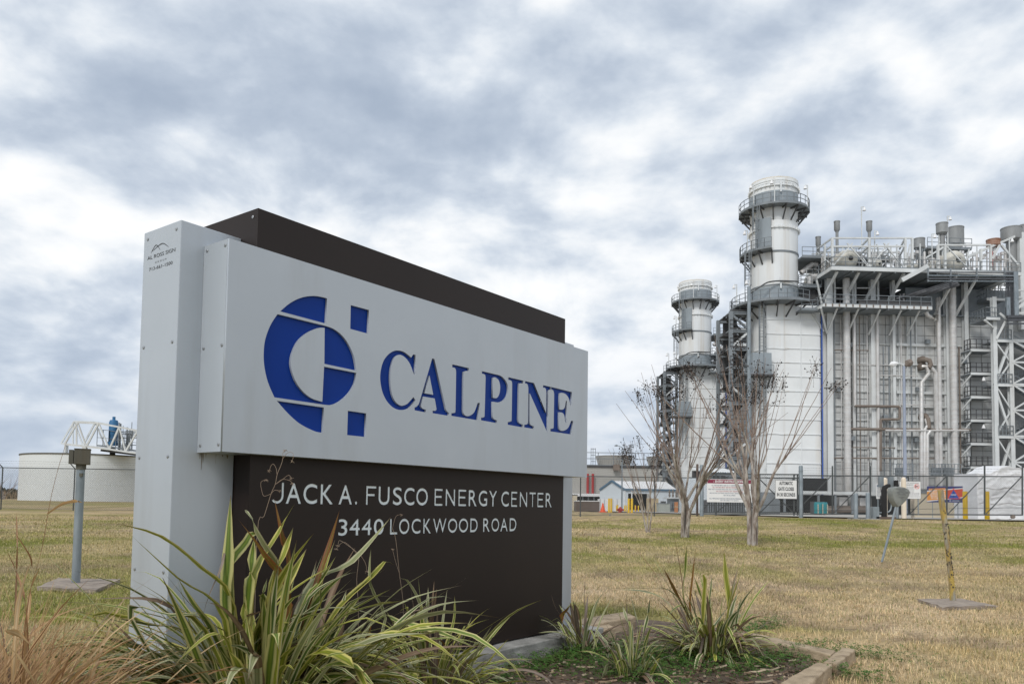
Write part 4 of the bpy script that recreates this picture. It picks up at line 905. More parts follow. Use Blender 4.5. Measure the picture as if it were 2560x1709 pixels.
for (a, b_), (c_, d_) in zip(F1[:3], F2): MB().beam(b_, d_ + Vector((0, 0, .4)), .17).build('roof_beam', steel_w, boil); MB().beam(b_ - Vector((0, 0, .9)), d_ - Vector((0, 0, .5)), .17).build('roof_beam', steel_w, boil); MB().beam(a + Vector((0, 0, .2)), d_, .1).build('roof_brace', steel_w, boil)
zt_ = F1[0][1].z - .2
pl_ = MB().bb(F1[0][0].x - 2, F1[2][0].x, .5, 6, zt_ - 1.0, zt_ - .8).build('upper_walkway', steel_g, boil)
rail(MB(), [(F1[0][0].x - 2, .5, zt_ - .8), (F1[2][0].x, .5, zt_ - .8), (F1[2][0].x, 6, zt_ - .8)], 1.15, .03, post=1.3).build('railing', steel_g, pl_)
F3 = frame((2850, 2850), 745, 350, -3.2, top_=False) if False else []
G = []
for x_, y1 in ((1822, 520), (1866, 520), (2085, 545), (2145, 520)):
    a, b_ = Z1(x_, 655, -3.2), Z1(x_, y1, -3.2); a.z = zup; G.append((a, b_)); MB().beam(a, b_, .24).build('roof_post', steel_w, boil)
for i, j in ((0, 1), (1, 3)): MB().beam(G[i][1], G[j][1], .18).build('roof_beam', steel_w, boil)
MB().beam(G[1][1], G[2][0] - Vector((1.2, 0, 0)), .13).build('roof_brace', steel_w, boil); MB().beam(Z1(2005, 590, 0), Z1(2310, 460, 0), .26).build('roof_brace', steel_w, boil)
MB().beam(Z1(2000, 600, 1), Z1(2120, 545, 1), .2).build('roof_brace', steel_w, boil); MB().beam(Z1(1745, 600, 1), Z1(1870, 525, 1), .2).build('roof_brace', steel_w, boil)
MB().beam(Z1(1730, 615, 3), Z1(1860, 560, 3), .16).build('roof_brace', steel_w, boil)
MB().beam(Z1(2155, 605, -1), Z1(2200, 520, -1), .2).build('roof_brace', steel_w, boil); MB().beam(Z1(2210, 520, -1), Z1(2310, 640, -1), .24).build('roof_brace', steel_w, boil)
w2 = MB().bb(Z1(1745, 560, 2).x, Z1(2015, 560, 2).x, 1.5, 6, Z1(1800, 545, 2).z - .1, Z1(1800, 545, 2).z + .1).build('upper_walkway', steel_g, boil)
rail(MB(), [(Z1(1745, 560, 2).x, 1.5, Z1(1800, 545, 2).z + .1), (Z1(2015, 560, 2).x, 1.5, Z1(1800, 545, 2).z + .1)], 1.2, .03, post=1.3).build('railing', steel_g, w2)
for t_, za in ((4.0, zup), (1.6, zup)):
    o = MB(); rail(o, [(F1[0][0].x - 1, t_, za), (ux1, t_, za)], 1.15, .03, post=1.5); o.build('railing', steel_w, boil)
q0 = F1[3][1]; wk_ = MB().bb(q0.x, Z1(2150, 560, 1).x, 3.0, 5.5, zt_ - 2.0, zt_ - 1.85).build('upper_walkway', steel_g, boil); rail(MB(), [(q0.x, 3.0, zt_ - 1.85), (Z1(2150, 560, 1).x, 3.0, zt_ - 1.85)], 1.15, .03, post=1.3).build('railing', steel_g, wk_)
rb_ = random.Random(15)
for i in range(26):
    x_ = 1120 + 45 * i + rb_.uniform(-12, 12); t_ = rb_.uniform(-1.5, 4); a_ = Z1(x_, 655, t_); a_.z = zup; b_ = Z1(x_ + rb_.choice((0, 0, 40, -40)), rb_.uniform(505, 570), t_); MB().beam(a_, b_, rb_.uniform(.09, .16)).build('roof_post', steel_w, boil)
# vent silencers on the roof
def vent(x_, y0, y1, w_, t_, stem=.42, mt=sil_vent, ybot=None):
    a, b_ = Z1(x_, y1, t_), Z1(x_, y0, t_); r_ = (Z1(x_ + w_ / 2, y0, t_) - Z1(x_, y0, t_)).length
    bt = zup - .2 if ybot is None else Z1(x_, ybot, t_).z
    m = MB(); m.lathe([(r_ * .55, a.z - .25), (r_, a.z), (r_, b_.z), (r_ * .94, b_.z), (r_ * .94, b_.z - .5), (0, b_.z - .5)], 18, (a.x, t_)); v_ = m.build('vent_silencer', mt, boil, smooth=True)
    m = MB(); m.lathe([(r_ + .03, b_.z - .12), (r_ + .03, b_.z), (r_ - .05, b_.z)], 18, (a.x, t_)); m.build('vent_rim', mt, v_, smooth=True)
    MB().lathe([(r_ * stem, bt), (r_ * stem, a.z - .2)], 12, (a.x, t_)).build('vent_stem', mt if mt is not rust_vent else insul, v_, smooth=True)
    return v_
vent(1205, 375, 428, 34, 2.0, .5); vent(1402, 375, 428, 34, 2.0, .5); vent(1090, 470, 520, 30, 3.5, .7)
vent(1708, 482, 540, 64, 1.0, .35); vent(1848, 388, 448, 66, 1.5, .45); vent(1928, 416, 520, 96, 5.0, .8, ybot=560)
vent(2162, 488, 525, 76, 0.5, .35, rust_vent); vent(2272, 418, 490, 112, 1.0, .52); vent(2350, 400, 470, 60, 3.0, .6)
MB().tube(Z1(2147, 655, 0), Z1(2147, 560, 0), .22, 8).build('red_pipe', red_pipe, boil)
m = MB()
for x_ in (1670, 1690, 1725, 1740): m.beam(Z1(x_, 655, .4), Z1(x_, 540, .4), .09)
for k in range(7): m.beam(Z1(1670, 650 - 17 * k, .4), Z1(1740, 650 - 17 * k, .4), .05)
m.build('vent_support', steel_g, boil)
sp_ = MB()
for x_ in (1828, 1880):
    sp_.beam(Z1(x_, 600, 1.5), Z1(x_, 455, 1.5), .12)
for y_ in (460, 500, 540): sp_.beam(Z1(1828, y_, 1.5), Z1(1880, y_, 1.5), .1)
sp_.beam(Z1(1828, 500, 1.5), Z1(1880, 460, 1.5), .08); sp_.build('vent_support', steel_w, boil)
m = MB(); rr_ = random.Random(9)
for i in range(190):
    x_ = rr_.uniform(1100, 2300); t_ = rr_.uniform(-1, 5)
    y_ = rr_.uniform(560, 625); p = Z1(x_, 655, t_); p.z = zup; q = Z1(x_, y_, t_)
    if i % 4 == 0: m.tube(p, q, rr_.uniform(.05, .14), 6)
    elif i % 4 == 1: m.beam(p, q, .07)
    elif i % 4 == 2: m.tube(q, q + Vector((rr_.uniform(-2, 2), 0, rr_.uniform(-.1, .1))), .06, 6)
    else: m.box(q, (.3, .3, .35))
tag(m.build('roof_piping', insul, boil), kind='stuff')
m = MB(); rr_ = random.Random(19)
for i in range(26):
    x_ = rr_.uniform(1240, 1600); p = Z1(x_, 530, 2.5); m.tube((p.x, 2.5 + rr_.uniform(-1, 2), zt_ - .8), (p.x, 2.5, zt_ - .8 + rr_.uniform(.4, 1.5)), rr_.uniform(.06, .16), 6)
    if i % 4 == 0: m.box((p.x, 2.4, zt_ - .3), (.5, .4, .8))
tag(m.build('safety_valve', sil_vent, boil), kind='stuff')
for x_, y_, t_ in ((1358, 655, 1), (1437, 655, -2.8), (1788, 655, -2.5), (2262, 655, -2), (1885, 655, 1)):
    floodlamp(boil, (Z1(x_, y_, t_).x, t_, zup), {1358: 9.0, 1885: 8.2}.get(x_, 4.6))
# ducts left of the roof deck, joining the stack
m = MB()
m.tube(Z1(985, 692, 2), Z1(1055, 635, 2), .32, 10); m.tube(Z1(1055, 635, 2), Z1(1085, 640, 2), .3, 10); m.tube(Z1(1000, 680, 4), Z1(1075, 690, 4), .22, 8); m.tube(Z1(1045, 720, 1), Z1(1085, 715, 1), .4, 10); m.tube(Z1(1040, 760, 1), Z1(1042, 715, 1), .36, 10)
tag(m.build('crossover_pipe', insul, boil, smooth=True), kind='stuff')
pz = Z1(1000, 770, 1).z
m = MB().bb(Z1(975, 770, 1).x, Z1(1100, 770, 1).x, .5, 5, pz - .25, pz - .05).build('side_platform', steel_g, boil)
rail(MB(), [(Z1(975, 770, 1).x, 5, pz), (Z1(975, 770, 1).x, .5, pz), (Z1(1100, 770, 1).x, .5, pz)]).build('railing', steel_g, m)
m = MB()
for i in range(12): m.bb(Z1(985 + 8 * i, 830, 2).x, Z1(990 + 8 * i, 830, 2).x, 1.2, 1.5, Z1(1000, 880, 2).z, Z1(1000, 760 + 6 * i, 2).z)
m.build('dark_machinery', steel_d, boil)
w_ = MB().bb(Z1(975, 880, -1).x, dx0 + .1, -1.6, .2, zdeck - .45, zdeck - .3).build('side_platform', steel_g, boil)
rail(MB(), [(Z1(975, 880, -1).x, -1.6, zdeck - .3), (dx0, -1.6, zdeck - .3)]).build('railing', steel_g, w_)
# base equipment along the foot of the wall
m = MB(); m.bb(xl - 9, xr + 8, -3.4, -3.2, Z2(1300, 938, -3).z - .12, Z2(1300, 938, -3).z + .22); m.build('foot_beam', steel_w, boil)
for i in range(22): x_ = xl - 8 + i * 2.0; MB().bb(x_ - .12, x_ + .12, -3.3, -3.1, -.1, Z2(1300, 938, -3).z).build('foot_post', steel_g, boil)
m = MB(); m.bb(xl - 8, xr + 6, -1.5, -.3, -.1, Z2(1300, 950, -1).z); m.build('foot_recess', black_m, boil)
for a, b_, y0, y1, mt in ((1215, 1265, 960, 1010, insul), (1340, 1410, 965, 1012, insul), (1290, 1310, 950, 1040, steel_w), (1010, 1140, 845, 920, black_m), (1690, 1720, 960, 1010, insul)):
    p, q = Z2(a, y1, -2.4), Z2(b_, y0, -2.4); MB().bb(p.x, q.x, -2.6, -1.8, p.z, q.z).build('equipment_box', mt, boil)
MB().tube(Z2(1140, 1040, -3), Z2(1420, 1040, -3), .3, 8).build('foot_pipe', brown_pipe, boil, smooth=True); MB().tube(Z2(1130, 1020, -2.7), Z2(1420, 1022, -2.7), .14, 8).build('foot_pipe', brown_pipe, boil, smooth=True)
for px_ in (1610, 1830, 1905):               # caged valves and small rails near the ground
    p = Z2(px_, 820, -3.5); o = MB()
    rail(o, [(p.x - 1.2, -3.5, p.z), (p.x + 1.2, -3.5, p.z)], 1.2, .03, post=.4); o.build('railing', steel_g, boil)
    MB().bb(p.x - .5, p.x + .5, -3.2, -2.6, p.z - .2, p.z + .8).build('valve_box', steel_g, boil)
# landings between the boiler house and the white stair tower
for y in (55, 198, 342, 485, 628, 772):
    z = Z2(2080, y, -1.2).z
    if y == 55: z = ZR(450, 1040, -1.2).z
    x0, x1 = Z2(2022, y, -1.2).x, Z2(2165, y, -1.2).x
    o = MB().bb(x0, x1, -1.2, 1.0, z - .26, z - .1).build('side_landing', steel_g, boil)
    MB().bb(x0, x1, -1.28, -1.2, z - .3, z).build('fascia', steel_w, o)
    rail(MB(), [(x0, 0, z), (x0, -1.2, z), (x1, -1.2, z)], 1.2, .035, post=.7).build('railing', steel_d, o)
    MB().beam((x0 + .15, -1.1, z - .3), (x0 - .35, 0, z - 1.6), .15).build('landing_bracket', steel_w, o)
MB().bb(ux(2108, 1), ux(2124, 1), .9, 1.2, -.1, ZR(540, 740, 1).z).build('column', steel_w, boil)
for y in (300, 590): floodlamp(boil, Z2(2102, y - 70 + 0, -1.3), .1, (0, 0, 0))
# ---- white stair tower
wt = thing('white_stair_tower', 'white steel stair tower at the right edge beside the boiler house', 'stair tower', LOCQ, UY)
ca, cb, cc = ux(2178, -2.5), ux(2276, -2.5), ux(2276, -2.5) + 5.2
ztw = [ZR(640, 250, -2.5).z, ZR(885, 690, -2.5).z, ZR(885, 300, -2.5).z]
for x, z in ((ca, ztw[0]), (cb, ztw[1] + 1), (cc, ztw[2])):
    for t_ in (-2.5, 2.5):
        w_ = .5; m = MB(); m.bb(x - w_ / 2, x + w_ / 2, t_ - .03, t_ + .03, -.1, z); m.bb(x - w_ / 2, x + w_ / 2, t_ + .42, t_ + .48, -.1, z); m.bb(x - .03, x + .03, t_ + .03, t_ + .42, -.1, z); m.build('column', steel_w, wt)
lv = [ZR(800, 900, -2.5).z] + [Z2(2230, y, -2.5).z for y in (268, 585, 905)]
lz = sorted([.5] + lv)
for i, z in enumerate(lz[1:], 1):
    z0 = lz[i - 1]
    o = MB().bb(ca + .1, cb, -2.5, .0, z - .2, z - .05).build('landing', steel_g, wt)
    MB().bb(ca + .2, cb, -2.62, -2.5, z - .3, z).build('fascia', steel_w, o)
    rail(MB(), [(ca + .2, -2.6, z), (cb, -2.6, z)], 1.2, .035, post=.45).build('railing', steel_g, o)
    MB().beam((ca, -2.2, z - .3 if i % 2 else z0), (cb, -2.2, z0 if i % 2 else z - .3), .26).build('brace', steel_w, wt)
    zm_ = (z + z0) / 2
    o = MB().bb(cb + .3, cc + 2, -2.4, 0, z - .2, z - .05).build('landing', steel_g, wt)
    MB().bb(cb + .3, cc + 2, -2.5, -2.4, z - .26, z).build('fascia', steel_w, o)
    MB().beam((cb, 2.4, zm_), (cc, 2.4, zm_), .22).build('beam', steel_w, wt); MB().beam((ca, 2.3, zm_), (cb, 2.3, zm_), .2).build('beam', steel_w, wt)
    MB().beam((ca, 2.3, z0), (cb, 2.3, zm_), .14).build('brace', steel_w, wt); MB().beam((ca, 2.3, z - .3), (cb, 2.3, zm_), .14).build('brace', steel_w, wt)
    MB().beam((cb, 2.3, z0), (cc, 2.3, zm_), .14).build('brace', steel_w, wt); MB().beam((cc, 2.3, zm_), (cb, 2.3, z - .3), .14).build('brace', steel_w, wt)
    for (xa, za, xb, zb_, t_) in ((cb + .4, z, cc + 1, zm_, -1.9), (cc + 1, zm_, cb + .4, z0, -.6)):
        m = MB()
        for s_ in (-.5, .5): m.beam((xa, t_ + s_, za - .1), (xb, t_ + s_, zb_ - .1), .06, .3)
        for k in range(14): m.box((xa + (xb - xa) * (k + .5) / 14, t_, za + (zb_ - za) * (k + .5) / 14), (.3, 1.0, .05))
        f_ = m.build('stair_flight', steel_g, wt)
        m = MB()
        for s_ in (-.5, .5):
            for h_ in (.6, 1.1): m.beam((xa, t_ + s_, za + h_), (xb, t_ + s_, zb_ + h_), .05)
            for k in range(5): u_ = k / 4; m.beam((xa + (xb - xa) * u_, t_ + s_, za + (zb_ - za) * u_), (xa + (xb - xa) * u_, t_ + s_, za + (zb_ - za) * u_ + 1.1), .05)
        m.build('railing', steel_g, f_)
for i, z in enumerate(lz[1:], 1):
    z0 = lz[i - 1]; zh = (z + z0) / 2
    for a, b_ in (((cb, z0), (cc, zh)), ((cc, z0), (cb, zh)), ((cb, zh), (cc, z)), ((cc, zh), (cb, z))): MB().beam((a[0], -2.45, a[1]), (b_[0], -2.45, b_[1]), .17).build('brace', steel_w, wt)
    for zz in (zh, z): MB().beam((cb, -2.45, zz), (cc, -2.45, zz), .2).build('beam', steel_w, wt)
    for a, b_ in (((ca, z0), (cb, zh)), ((cb, zh), (ca, z))): MB().beam((a[0], -2.3, a[1]), (b_[0], -2.3, b_[1]), .15).build('brace', steel_w, wt)
# upper platforms of the tower
for (x0, x1, y0, t0) in ((510, 720, 560, -3.0), (520, 820, 270, -1.0)):
    a = ZR(x0, y0, t0); b_ = ZR(x1, y0, t0); z = a.z
    o = MB().bb(a.x, b_.x, t0, t0 + 3, z - .25, z - .1).build('landing', steel_g, wt)
    MB().bb(a.x, b_.x, t0 - .1, t0, z - .3, z).build('fascia', steel_w, o)
    rail(MB(), [(a.x, t0 + 3, z), (a.x, t0, z), (b_.x, t0, z)], 1.2, .035, post=.5).build('railing', steel_g, o)
MB().beam(ZR(490, 600, -3), ZR(625, 720, -2.5), .2).build('brace', steel_w, wt); MB().beam(ZR(805, 620, -3), ZR(670, 890, -2.5), .24).build('brace', steel_w, wt); MB().beam(ZR(715, 500, -3), ZR(815, 580, -3.2), .24).build('brace', steel_w, wt)
for x0, x1, y0, y1 in ((820, 870, 260, 540), (938, 990, -120, 540)):
    a, b_ = ZR(x0, y1, -4), ZR(x1, y0, -4); MB().bb(a.x, b_.x, -4.1, -3.8, a.z, b_.z).build('cable_riser', galv, wt)
for x_ in (815, 838, 858, 880, 900, 920): MB().beam(ZR(x_, 540, -3.9), ZR(x_, -110, -3.9), .1).build('cable_riser', tray_m, wt)
for y_, w_ in ((553, .3), (605, .22), (658, .18), (580, .12)): MB().beam(ZR(830, y_, -4.2), ZR(1140, y_ - 4, -4.2), w_).build('cable_tray', tray_m, wt)
MB().beam(ZR(990, 420, -2), ZR(1110, 330, -2), .3).build('brace', steel_w, wt); MB().beam(ZR(990, 340, -1), ZR(1100, 260, -1), .22).build('brace', steel_w, wt); MB().beam(ZR(985, 155, -1), ZR(1110, 158, -1), .2).build('beam', steel_w, wt); MB().beam(ZR(985, 262, -1), ZR(1110, 262, -1), .2).build('beam', steel_w, wt)
MB().beam(ZR(980, 500, -2.5), ZR(1110, 500, -2.5), .26).build('beam', steel_w, wt); MB().bb(Z1(2325, 600, 0).x, Z1(2325, 600, 0).x + .8, 0, .5, zup - 6, Z1(2330, 440, 0).z).build('column', steel_w, wt)
p, q = ZR(520, 150, 3), ZR(690, -20, 3); m = MB(); m.tube(p, q, .55, 10); m.build('rusty_duct', rustw, wt, smooth=True)
MB().beam(ZR(500, -60, 2), ZR(500, 290, 2), .4).build('column', steel_w, wt); MB().beam(ZR(500, 70, 3), ZR(820, 72, 3), .2).build('beam', steel_w, wt); MB().beam(ZR(500, 15, 4), ZR(820, 20, 4), .2).build('beam', steel_w, wt)
# ---- far unit
far = Vector((PL(1934.5, 600, TAX)))
a1 = at(1934.5, 1270, 97.9); a2 = at(1735.8, 1270, 97.9 * 118.5 / 81.7)
SHIFT = Vector((a2.x - a1.x, a2.y - a1.y, 0))
s2 = copy_tree(stack); s2.location = Vector(LOCQ) + SHIFT; s2['label'] = 'smaller looking far white exhaust stack left of the near stack'
t2 = copy_tree(tower); t2.location = Vector(LOCQ) + SHIFT; t2['label'] = 'far grey lattice stair tower at the left of the far stack'
# the corner of the far boiler house that shows between the stacks
fb = thing('boiler_house', 'far boiler house whose roof deck corner shows between the two stacks', 'boiler house', Vector(LOCQ) + SHIFT, UY)
for ch in list(boil.children):
    nm = ch.name.split('.')[0]
    if nm in ('casing', 'deck', 'column', 'deck_brace', 'side_platform', 'crossover_pipe', 'roof_post', 'roof_beam', 'roof_brace', 'rear_wall', 'corner_panel', 'inner_floor', 'upper_walkway', 'dark_machinery'): copy_tree(ch, fb)

# ------------------------------------------------------------------ perimeter fence and gates
class VPl:
    """vertical plane through two ground points; maps a pixel to a point on it"""
    def __init__(self, P, Q):
        self.P = Vector(P); d = Vector(Q) - self.P; d.z = 0; self.d = d.normalized(); self.n = Vector((-self.d.y, self.d.x, 0))
    def __call__(self, px, py, off=0.0):
        r_ = ray(px, py); k = ((self.P - CAM).dot(self.n) - off) / r_.dot(self.n); return CAM + r_ * k
def mesh_wires(P, Q, zb0, zb1, zt0, zt1, pitch=.085, r_=.0046):
    """woven diamond wires between two ends"""
    P, Q = Vector(P), Vector(Q); L_ = (Q - P).length; d = (Q - P).normalized(); n = Vector((-d.y, d.x, 0))
    m = MB(); H = zt0 - zb0
    k = int((L_ + H) / pitch)
    for sg in (1, -1):
        for i in range(k):
            s0 = i * pitch - (H if sg > 0 else 0); s1 = s0 + sg * H if sg > 0 else s0 - H
            a, b_ = 0.0, 1.0
            def sv(u): return s0 + (s1 - s0) * u
            lo, hi = min(s0, s1), max(s0, s1)
            if hi <= 0 or lo >= L_: continue
            us = sorted([(0 - s0) / (s1 - s0), (L_ - s0) / (s1 - s0)])
            a, b_ = max(0, us[0]), min(1, us[1])
            if b_ - a < .02: continue
            pts = []
            for u in (a, b_):
                s_ = sv(u); f = s_ / L_; zb = zb0 + (zb1 - zb0) * f; zt = zt0 + (zt1 - zt0) * f
                p = P + d * s_; pts.append(Vector((p.x, p.y, zb + (zt - zb) * u)) + n * (.002 * sg))
            m.path(pts, r_, 3, False)
    return m
def barbed(parent, P, Q, zs, off):
    m = MB(); P, Q = Vector(P), Vector(Q); d = Q - P; n = Vector((-d.y, d.x, 0)).normalized()
    for i, z in enumerate(zs):
        o = n * (-off * (i + 1) / len(zs)); K = 14
        pts = [P.lerp(Q, k / K) + o for k in range(K + 1)]
        pts = [Vector((p.x, p.y, p.z + z + .012 * math.sin(k * 2.1 + i))) for k, p in enumerate(pts)]
        m.path(pts, .0035, 3, False)
        L_ = d.length; q = int(L_ / .13)
        for k in range(q):
            p = P.lerp(Q, k / q) + o; p.z += z; e = Vector((random.uniform(-1, 1), random.uniform(-1, 1), random.uniform(-1, 1))).normalized() * .03
            m.path([p - e, p + e], .003, 3, False)
    return tag(m.build('barbed_wire', wire_m, parent), kind='stuff')
def chain_fence(label, pxs, yd, ytop, ends):
    A = at(ends[0], 1250, yd); B = at(ends[1], 1250, yd)
    A.z, B.z = hgt(A.x, A.y), hgt(B.x, B.y)
    zt = ytop
    root = thing('chain_link_fence', label, 'fence', (0, 0, 0), 0, 'perimeter chain link fences')
    for px in pxs:
        p = at(px, 1250, yd); zb = hgt(p.x, p.y)
        o = MB(); o.tube((p.x, p.y, zb - .1), (p.x, p.y, zt + .02), .03, 8); o = o.build('post', fence_m, root, smooth=True)
        MB().beam((p.x, p.y, zt), (p.x - .16, p.y - .26, zt + .30), .05, .03).build('barb_arm', fence_m, o)
    MB().tube((A.x, yd, zt), (B.x, yd, zt), .024, 6).build('top_rail', fence_m, root, smooth=True)
    MB().tube((A.x, yd, A.z + .06), (B.x, yd, B.z + .06), .008, 5).build('bottom_wire', fence_m, root)
    tag(mesh_wires((A.x, yd - .03, 0), (B.x, yd - .03, 0), A.z + .05, B.z + .05, zt, zt).build('chain_link', wire_m, root), kind='stuff')
    barbed(root, (A.x, yd, 0), (B.x, yd, 0), [zt + .10, zt + .2, zt + .3], .26)
    return root
chain_fence('long chain link fence at the far left in front of the white tank', [184 + 181 * k for k in range(-2, 6)], 38.5, 2.575, (-190, 1180))
chain_fence('chain link fence from behind the sign to the gate post by the middle tree', [1270, 1451, 1636], 38.5, 2.575, (1180, 1742))
G0 = at(2003, 1280, 38.4); G1 = at(2560, 1280, 36.6)
GP = VPl(G0, G1)
GT = VPl(at(1754, 1280, 38.4), at(2003, 1280, 38.4))
def bigpost(px, py0, py1, w, yd, label, mt=galv):
    a = at(px, py1, yd); b_ = at(px, py0, yd); r_ = w / FX * yd / 2
    g = min(a.z, hgt(a.x, a.y)) - .1
    root = thing('gate_post', label, 'gate post', (a.x, a.y, g), 0, 'tall grey gate posts')
    H = b_.z - g
    m = MB(); m.lathe([(r_, 0), (r_, H), (r_ * .8, H + .05), (0, H + .06)], 16); m.build('post', mt, root, smooth=True)
    m = MB(); 
    for z in (H - .25, H - .75, .5): m.lathe([(r_ * 1.06, z), (r_ * 1.1, z + .03), (r_ * 1.06, z + .07)], 16)
    m.build('band', mt, root, smooth=True)
bigpost(1754, 1164, 1297, 10, 38.35, 'grey steel gate post left of the entry instructions board')
bigpost(2002.5, 1166, 1290, 10, 38.35, 'thick grey gate post right of the automatic gate notice')
bigpost(1743, 1162, 1294, 6, 38.7, 'slim brown steel post tight behind the left gate post', brown_m)
tail = thing('braced_gate', 'short braced gate frame carrying the two white notices', 'gate', (0, 0, 0))
for y0, w_ in ((1184.5, .06), (1193, .05), (1281, .06), (1285, .05), (1262, .03)): MB().beam(GT(1757, y0), GT(1999, y0 + (1 if y0 < 1250 else -1)), w_).build('rail', fence_m, tail)
for px in (1790, 1899, 1985, 1994): MB().beam(GT(px, 1184), GT(px, 1288), .06).build('upright', fence_m, tail)
for a, b_ in (((1757, 1193), (1790, 1240)), ((1757, 1275), (1790, 1235)), ((1790, 1281), (1895, 1193)), ((1895, 1193), (1985, 1283)), ((1900, 1281), (1985, 1195)), ((1790, 1193), (1895, 1281))): MB().beam(GT(*a), GT(*b_), .045).build('brace', fence_m, tail)
a, b_ = GT(1757, 1283, .03), GT(1999, 1283, .03); zt_ = GT(1880, 1186).z
tag(mesh_wires((a.x, a.y, 0), (b_.x, b_.y, 0), a.z, b_.z, zt_, zt_).build('chain_link', wire_m, tail), kind='stuff')
gate = thing('sliding_gate', 'long sliding chain link gate with diagonal braces right of the thick post', 'gate', (0, 0, 0))
MB().beam(GP(2006, 1188), GP(2558, 1190.5), .055).build('top_rail', fence_m, gate); MB().beam(GP(2006, 1284), GP(2557, 1286.5), .06).build('bottom_rail', fence_m, gate); MB().beam(GP(2006, 1276), GP(2557, 1268), .02).build('tension_wire', fence_m, gate)
for px, t_ in ((2081, 1164), (2176, 1164), (2271, 1190), (2367, 1188), (2461.5, 1164), (2556, 1166)):
    MB().beam(GP(px, t_), GP(px, 1286), .055).build('upright', fence_m, gate)
for a, b_ in (((2010, 1258), (2077, 1190)), ((2086, 1281), (2173, 1191)), ((2180, 1281), (2268, 1191)), ((2275, 1283), (2364, 1192)), ((2370, 1284), (2458, 1192)), ((2465, 1284), (2553, 1192))): MB().beam(GP(*a), GP(*b_), .04).build('brace', fence_m, gate)
a, b_ = GP(2006, 1284, .03), GP(2557, 1286.5, .03); z0_, z1_ = GP(2006, 1188).z, GP(2557, 1190.5).z
tag(mesh_wires((a.x, a.y, 0), (b_.x, b_.y, 0), a.z, b_.z, z0_, z1_).build('chain_link', wire_m, gate), kind='stuff')
a.z = b_.z = 0; barbed(gate, a, b_, [z0_ + .12, z0_ + .24, z0_ + .36], .02)
p = GP(2532, 1291); m = MB(); m.path([p + GP.n * .06, p - GP.n * .06], .09, 12); m.build('wheel', brown_pipe, gate)
# low track kerb of the gate
# ------------------------------------------------------------------ notices
def board(name, label, cat, pl, x0, y0, x1, y1, off, mt=white_m, frame_=True, group=None):
    """a flat board standing in plane pl; returns root and its width and height; local x right, z up, faces -y"""
    a = pl(x0, y1, off); b_ = pl(x1, y1, off); c_ = pl(x0, y0, off)
    w_, h_ = (b_ - a).length, c_.z - a.z
    root = thing(name, label, cat, a, math.atan2(pl.d.y, pl.d.x), group)
    MB().bb(0, w_, 0, .02, 0, h_).build('panel', mt, root)
    return root, w_, h_
maroon = mat('maroon_print', (.25, .03, .07)); ink = mat('black_print', (.05, .055, .065)); inkr = mat('red_print', (.42, .14, .17)); inkb = mat('grey_blue_print', (.20, .24, .31)); whp = mat('white_print', (.8, .8, .8))
navy = mat('navy_print', (.02, .03, .17)); orangep = mat('orange_print', (.82, .33, .05)); redp = mat('red_banner_print', (.60, .07, .03)); bluep = mat('blue_print', (.02, .08, .38)); redl = mat('bright_red_print', (.75, .06, .02)); inkn = mat('notice_print', (.16, .17, .19))
def prn(root, m, mt, d=.003, name='printing'): return upright(m, -d, mt, name, root)
def rect(x0, x1, z0, z1): return flat([[(x0, z0), (x1, z0), (x1, z1), (x0, z1)]])
eb, w_, h_ = board('entry_board', 'large white ENTRY INSTRUCTIONS board with maroon heading on the gate frame', 'notice', GT, 1767.5, 1196.5, 1880, 1254, .1)
prn(eb, rect(.015, w_ - .015, h_ * .815, h_ - .02), maroon, .002)
prn(eb, text_fit('- ENTRY INSTRUCTIONS -', w_ * .14, w_ * .86, h_ * .85, h_ * .95, 1.0, .03), whp, .004)
for i, (s_, l, c_) in enumerate((('ALL VISITORS MUST SIGN IN AT ADMINISTRATION BUILDING', .10, inkb), ('ALL VISITORS MUST OBTAIN PERMISSION TO ENTER', .12, inkr), ('PARK ONLY IN PAVED AREAS AND ONLY IN APPROVED PARKING SPACES', .03, inkb), ('NO SOLICITING OR TRESPASSING', .2, inkr), ('PROTECTIVE CLOTHING AND/OR SAFETY GEAR MAY BE REQUIRED', .06, inkb), ('BUT IN ALL AREAS', .37, inkb), ('ALL PERSONS AND/OR VEHICLES ENTERING OR EXITING', .05, inkb), ('MAY BE SUBJECT TO SEARCH', .3, inkb))):
    z = h_ * (.70 - .085 * i - (.06 if i > 5 else 0)); prn(eb, text_fit(s_, w_ * l, w_ * (1 - l), z, z + h_ * .055, 1.0, .02), c_)
ab, w_, h_ = board('gate_notice', 'white AUTOMATIC GATE CLOSES IN 30 SECONDS notice beside the thick gate post', 'notice', GT, 1938, 1198.5, 1992.5, 1246, .1)
for i, (s_, l) in enumerate((('AUTOMATIC', .19), ('GATE CLOSES', .14), ('IN 30 SECONDS', .08))):
    z = h_ * (.73 - .30 * i); prn(ab, text_fit(s_, w_ * l, w_ * (1 - l), z, z + h_ * .19, 1.0, .035), ink)
m = MB()
for a_ in ((0, w_, h_ - .014, h_), (0, w_, 0, .014), (0, .014, 0, h_), (w_ - .014, w_, 0, h_)): m.bb(a_[0], a_[1], -.008, -.002, a_[2], a_[3])
m.build('border', inkn, ab)
NP = VPl(at(2200, 1280, 37.0), at(2310, 1280, 36.8))
fb_, w_, h_ = board('firearms_notice', 'white notice with a red barred circle, half behind a cream bollard', 'notice', NP, 2248.6, 1201.5, 2302.7, 1246, 0)
prn(fb_, rect(.0, .012, 0, h_), ink); prn(fb_, rect(w_ - .012, w_, 0, h_), ink); prn(fb_, rect(0, w_, h_ - .012, h_), ink); prn(fb_, rect(0, w_, 0, .012), ink)
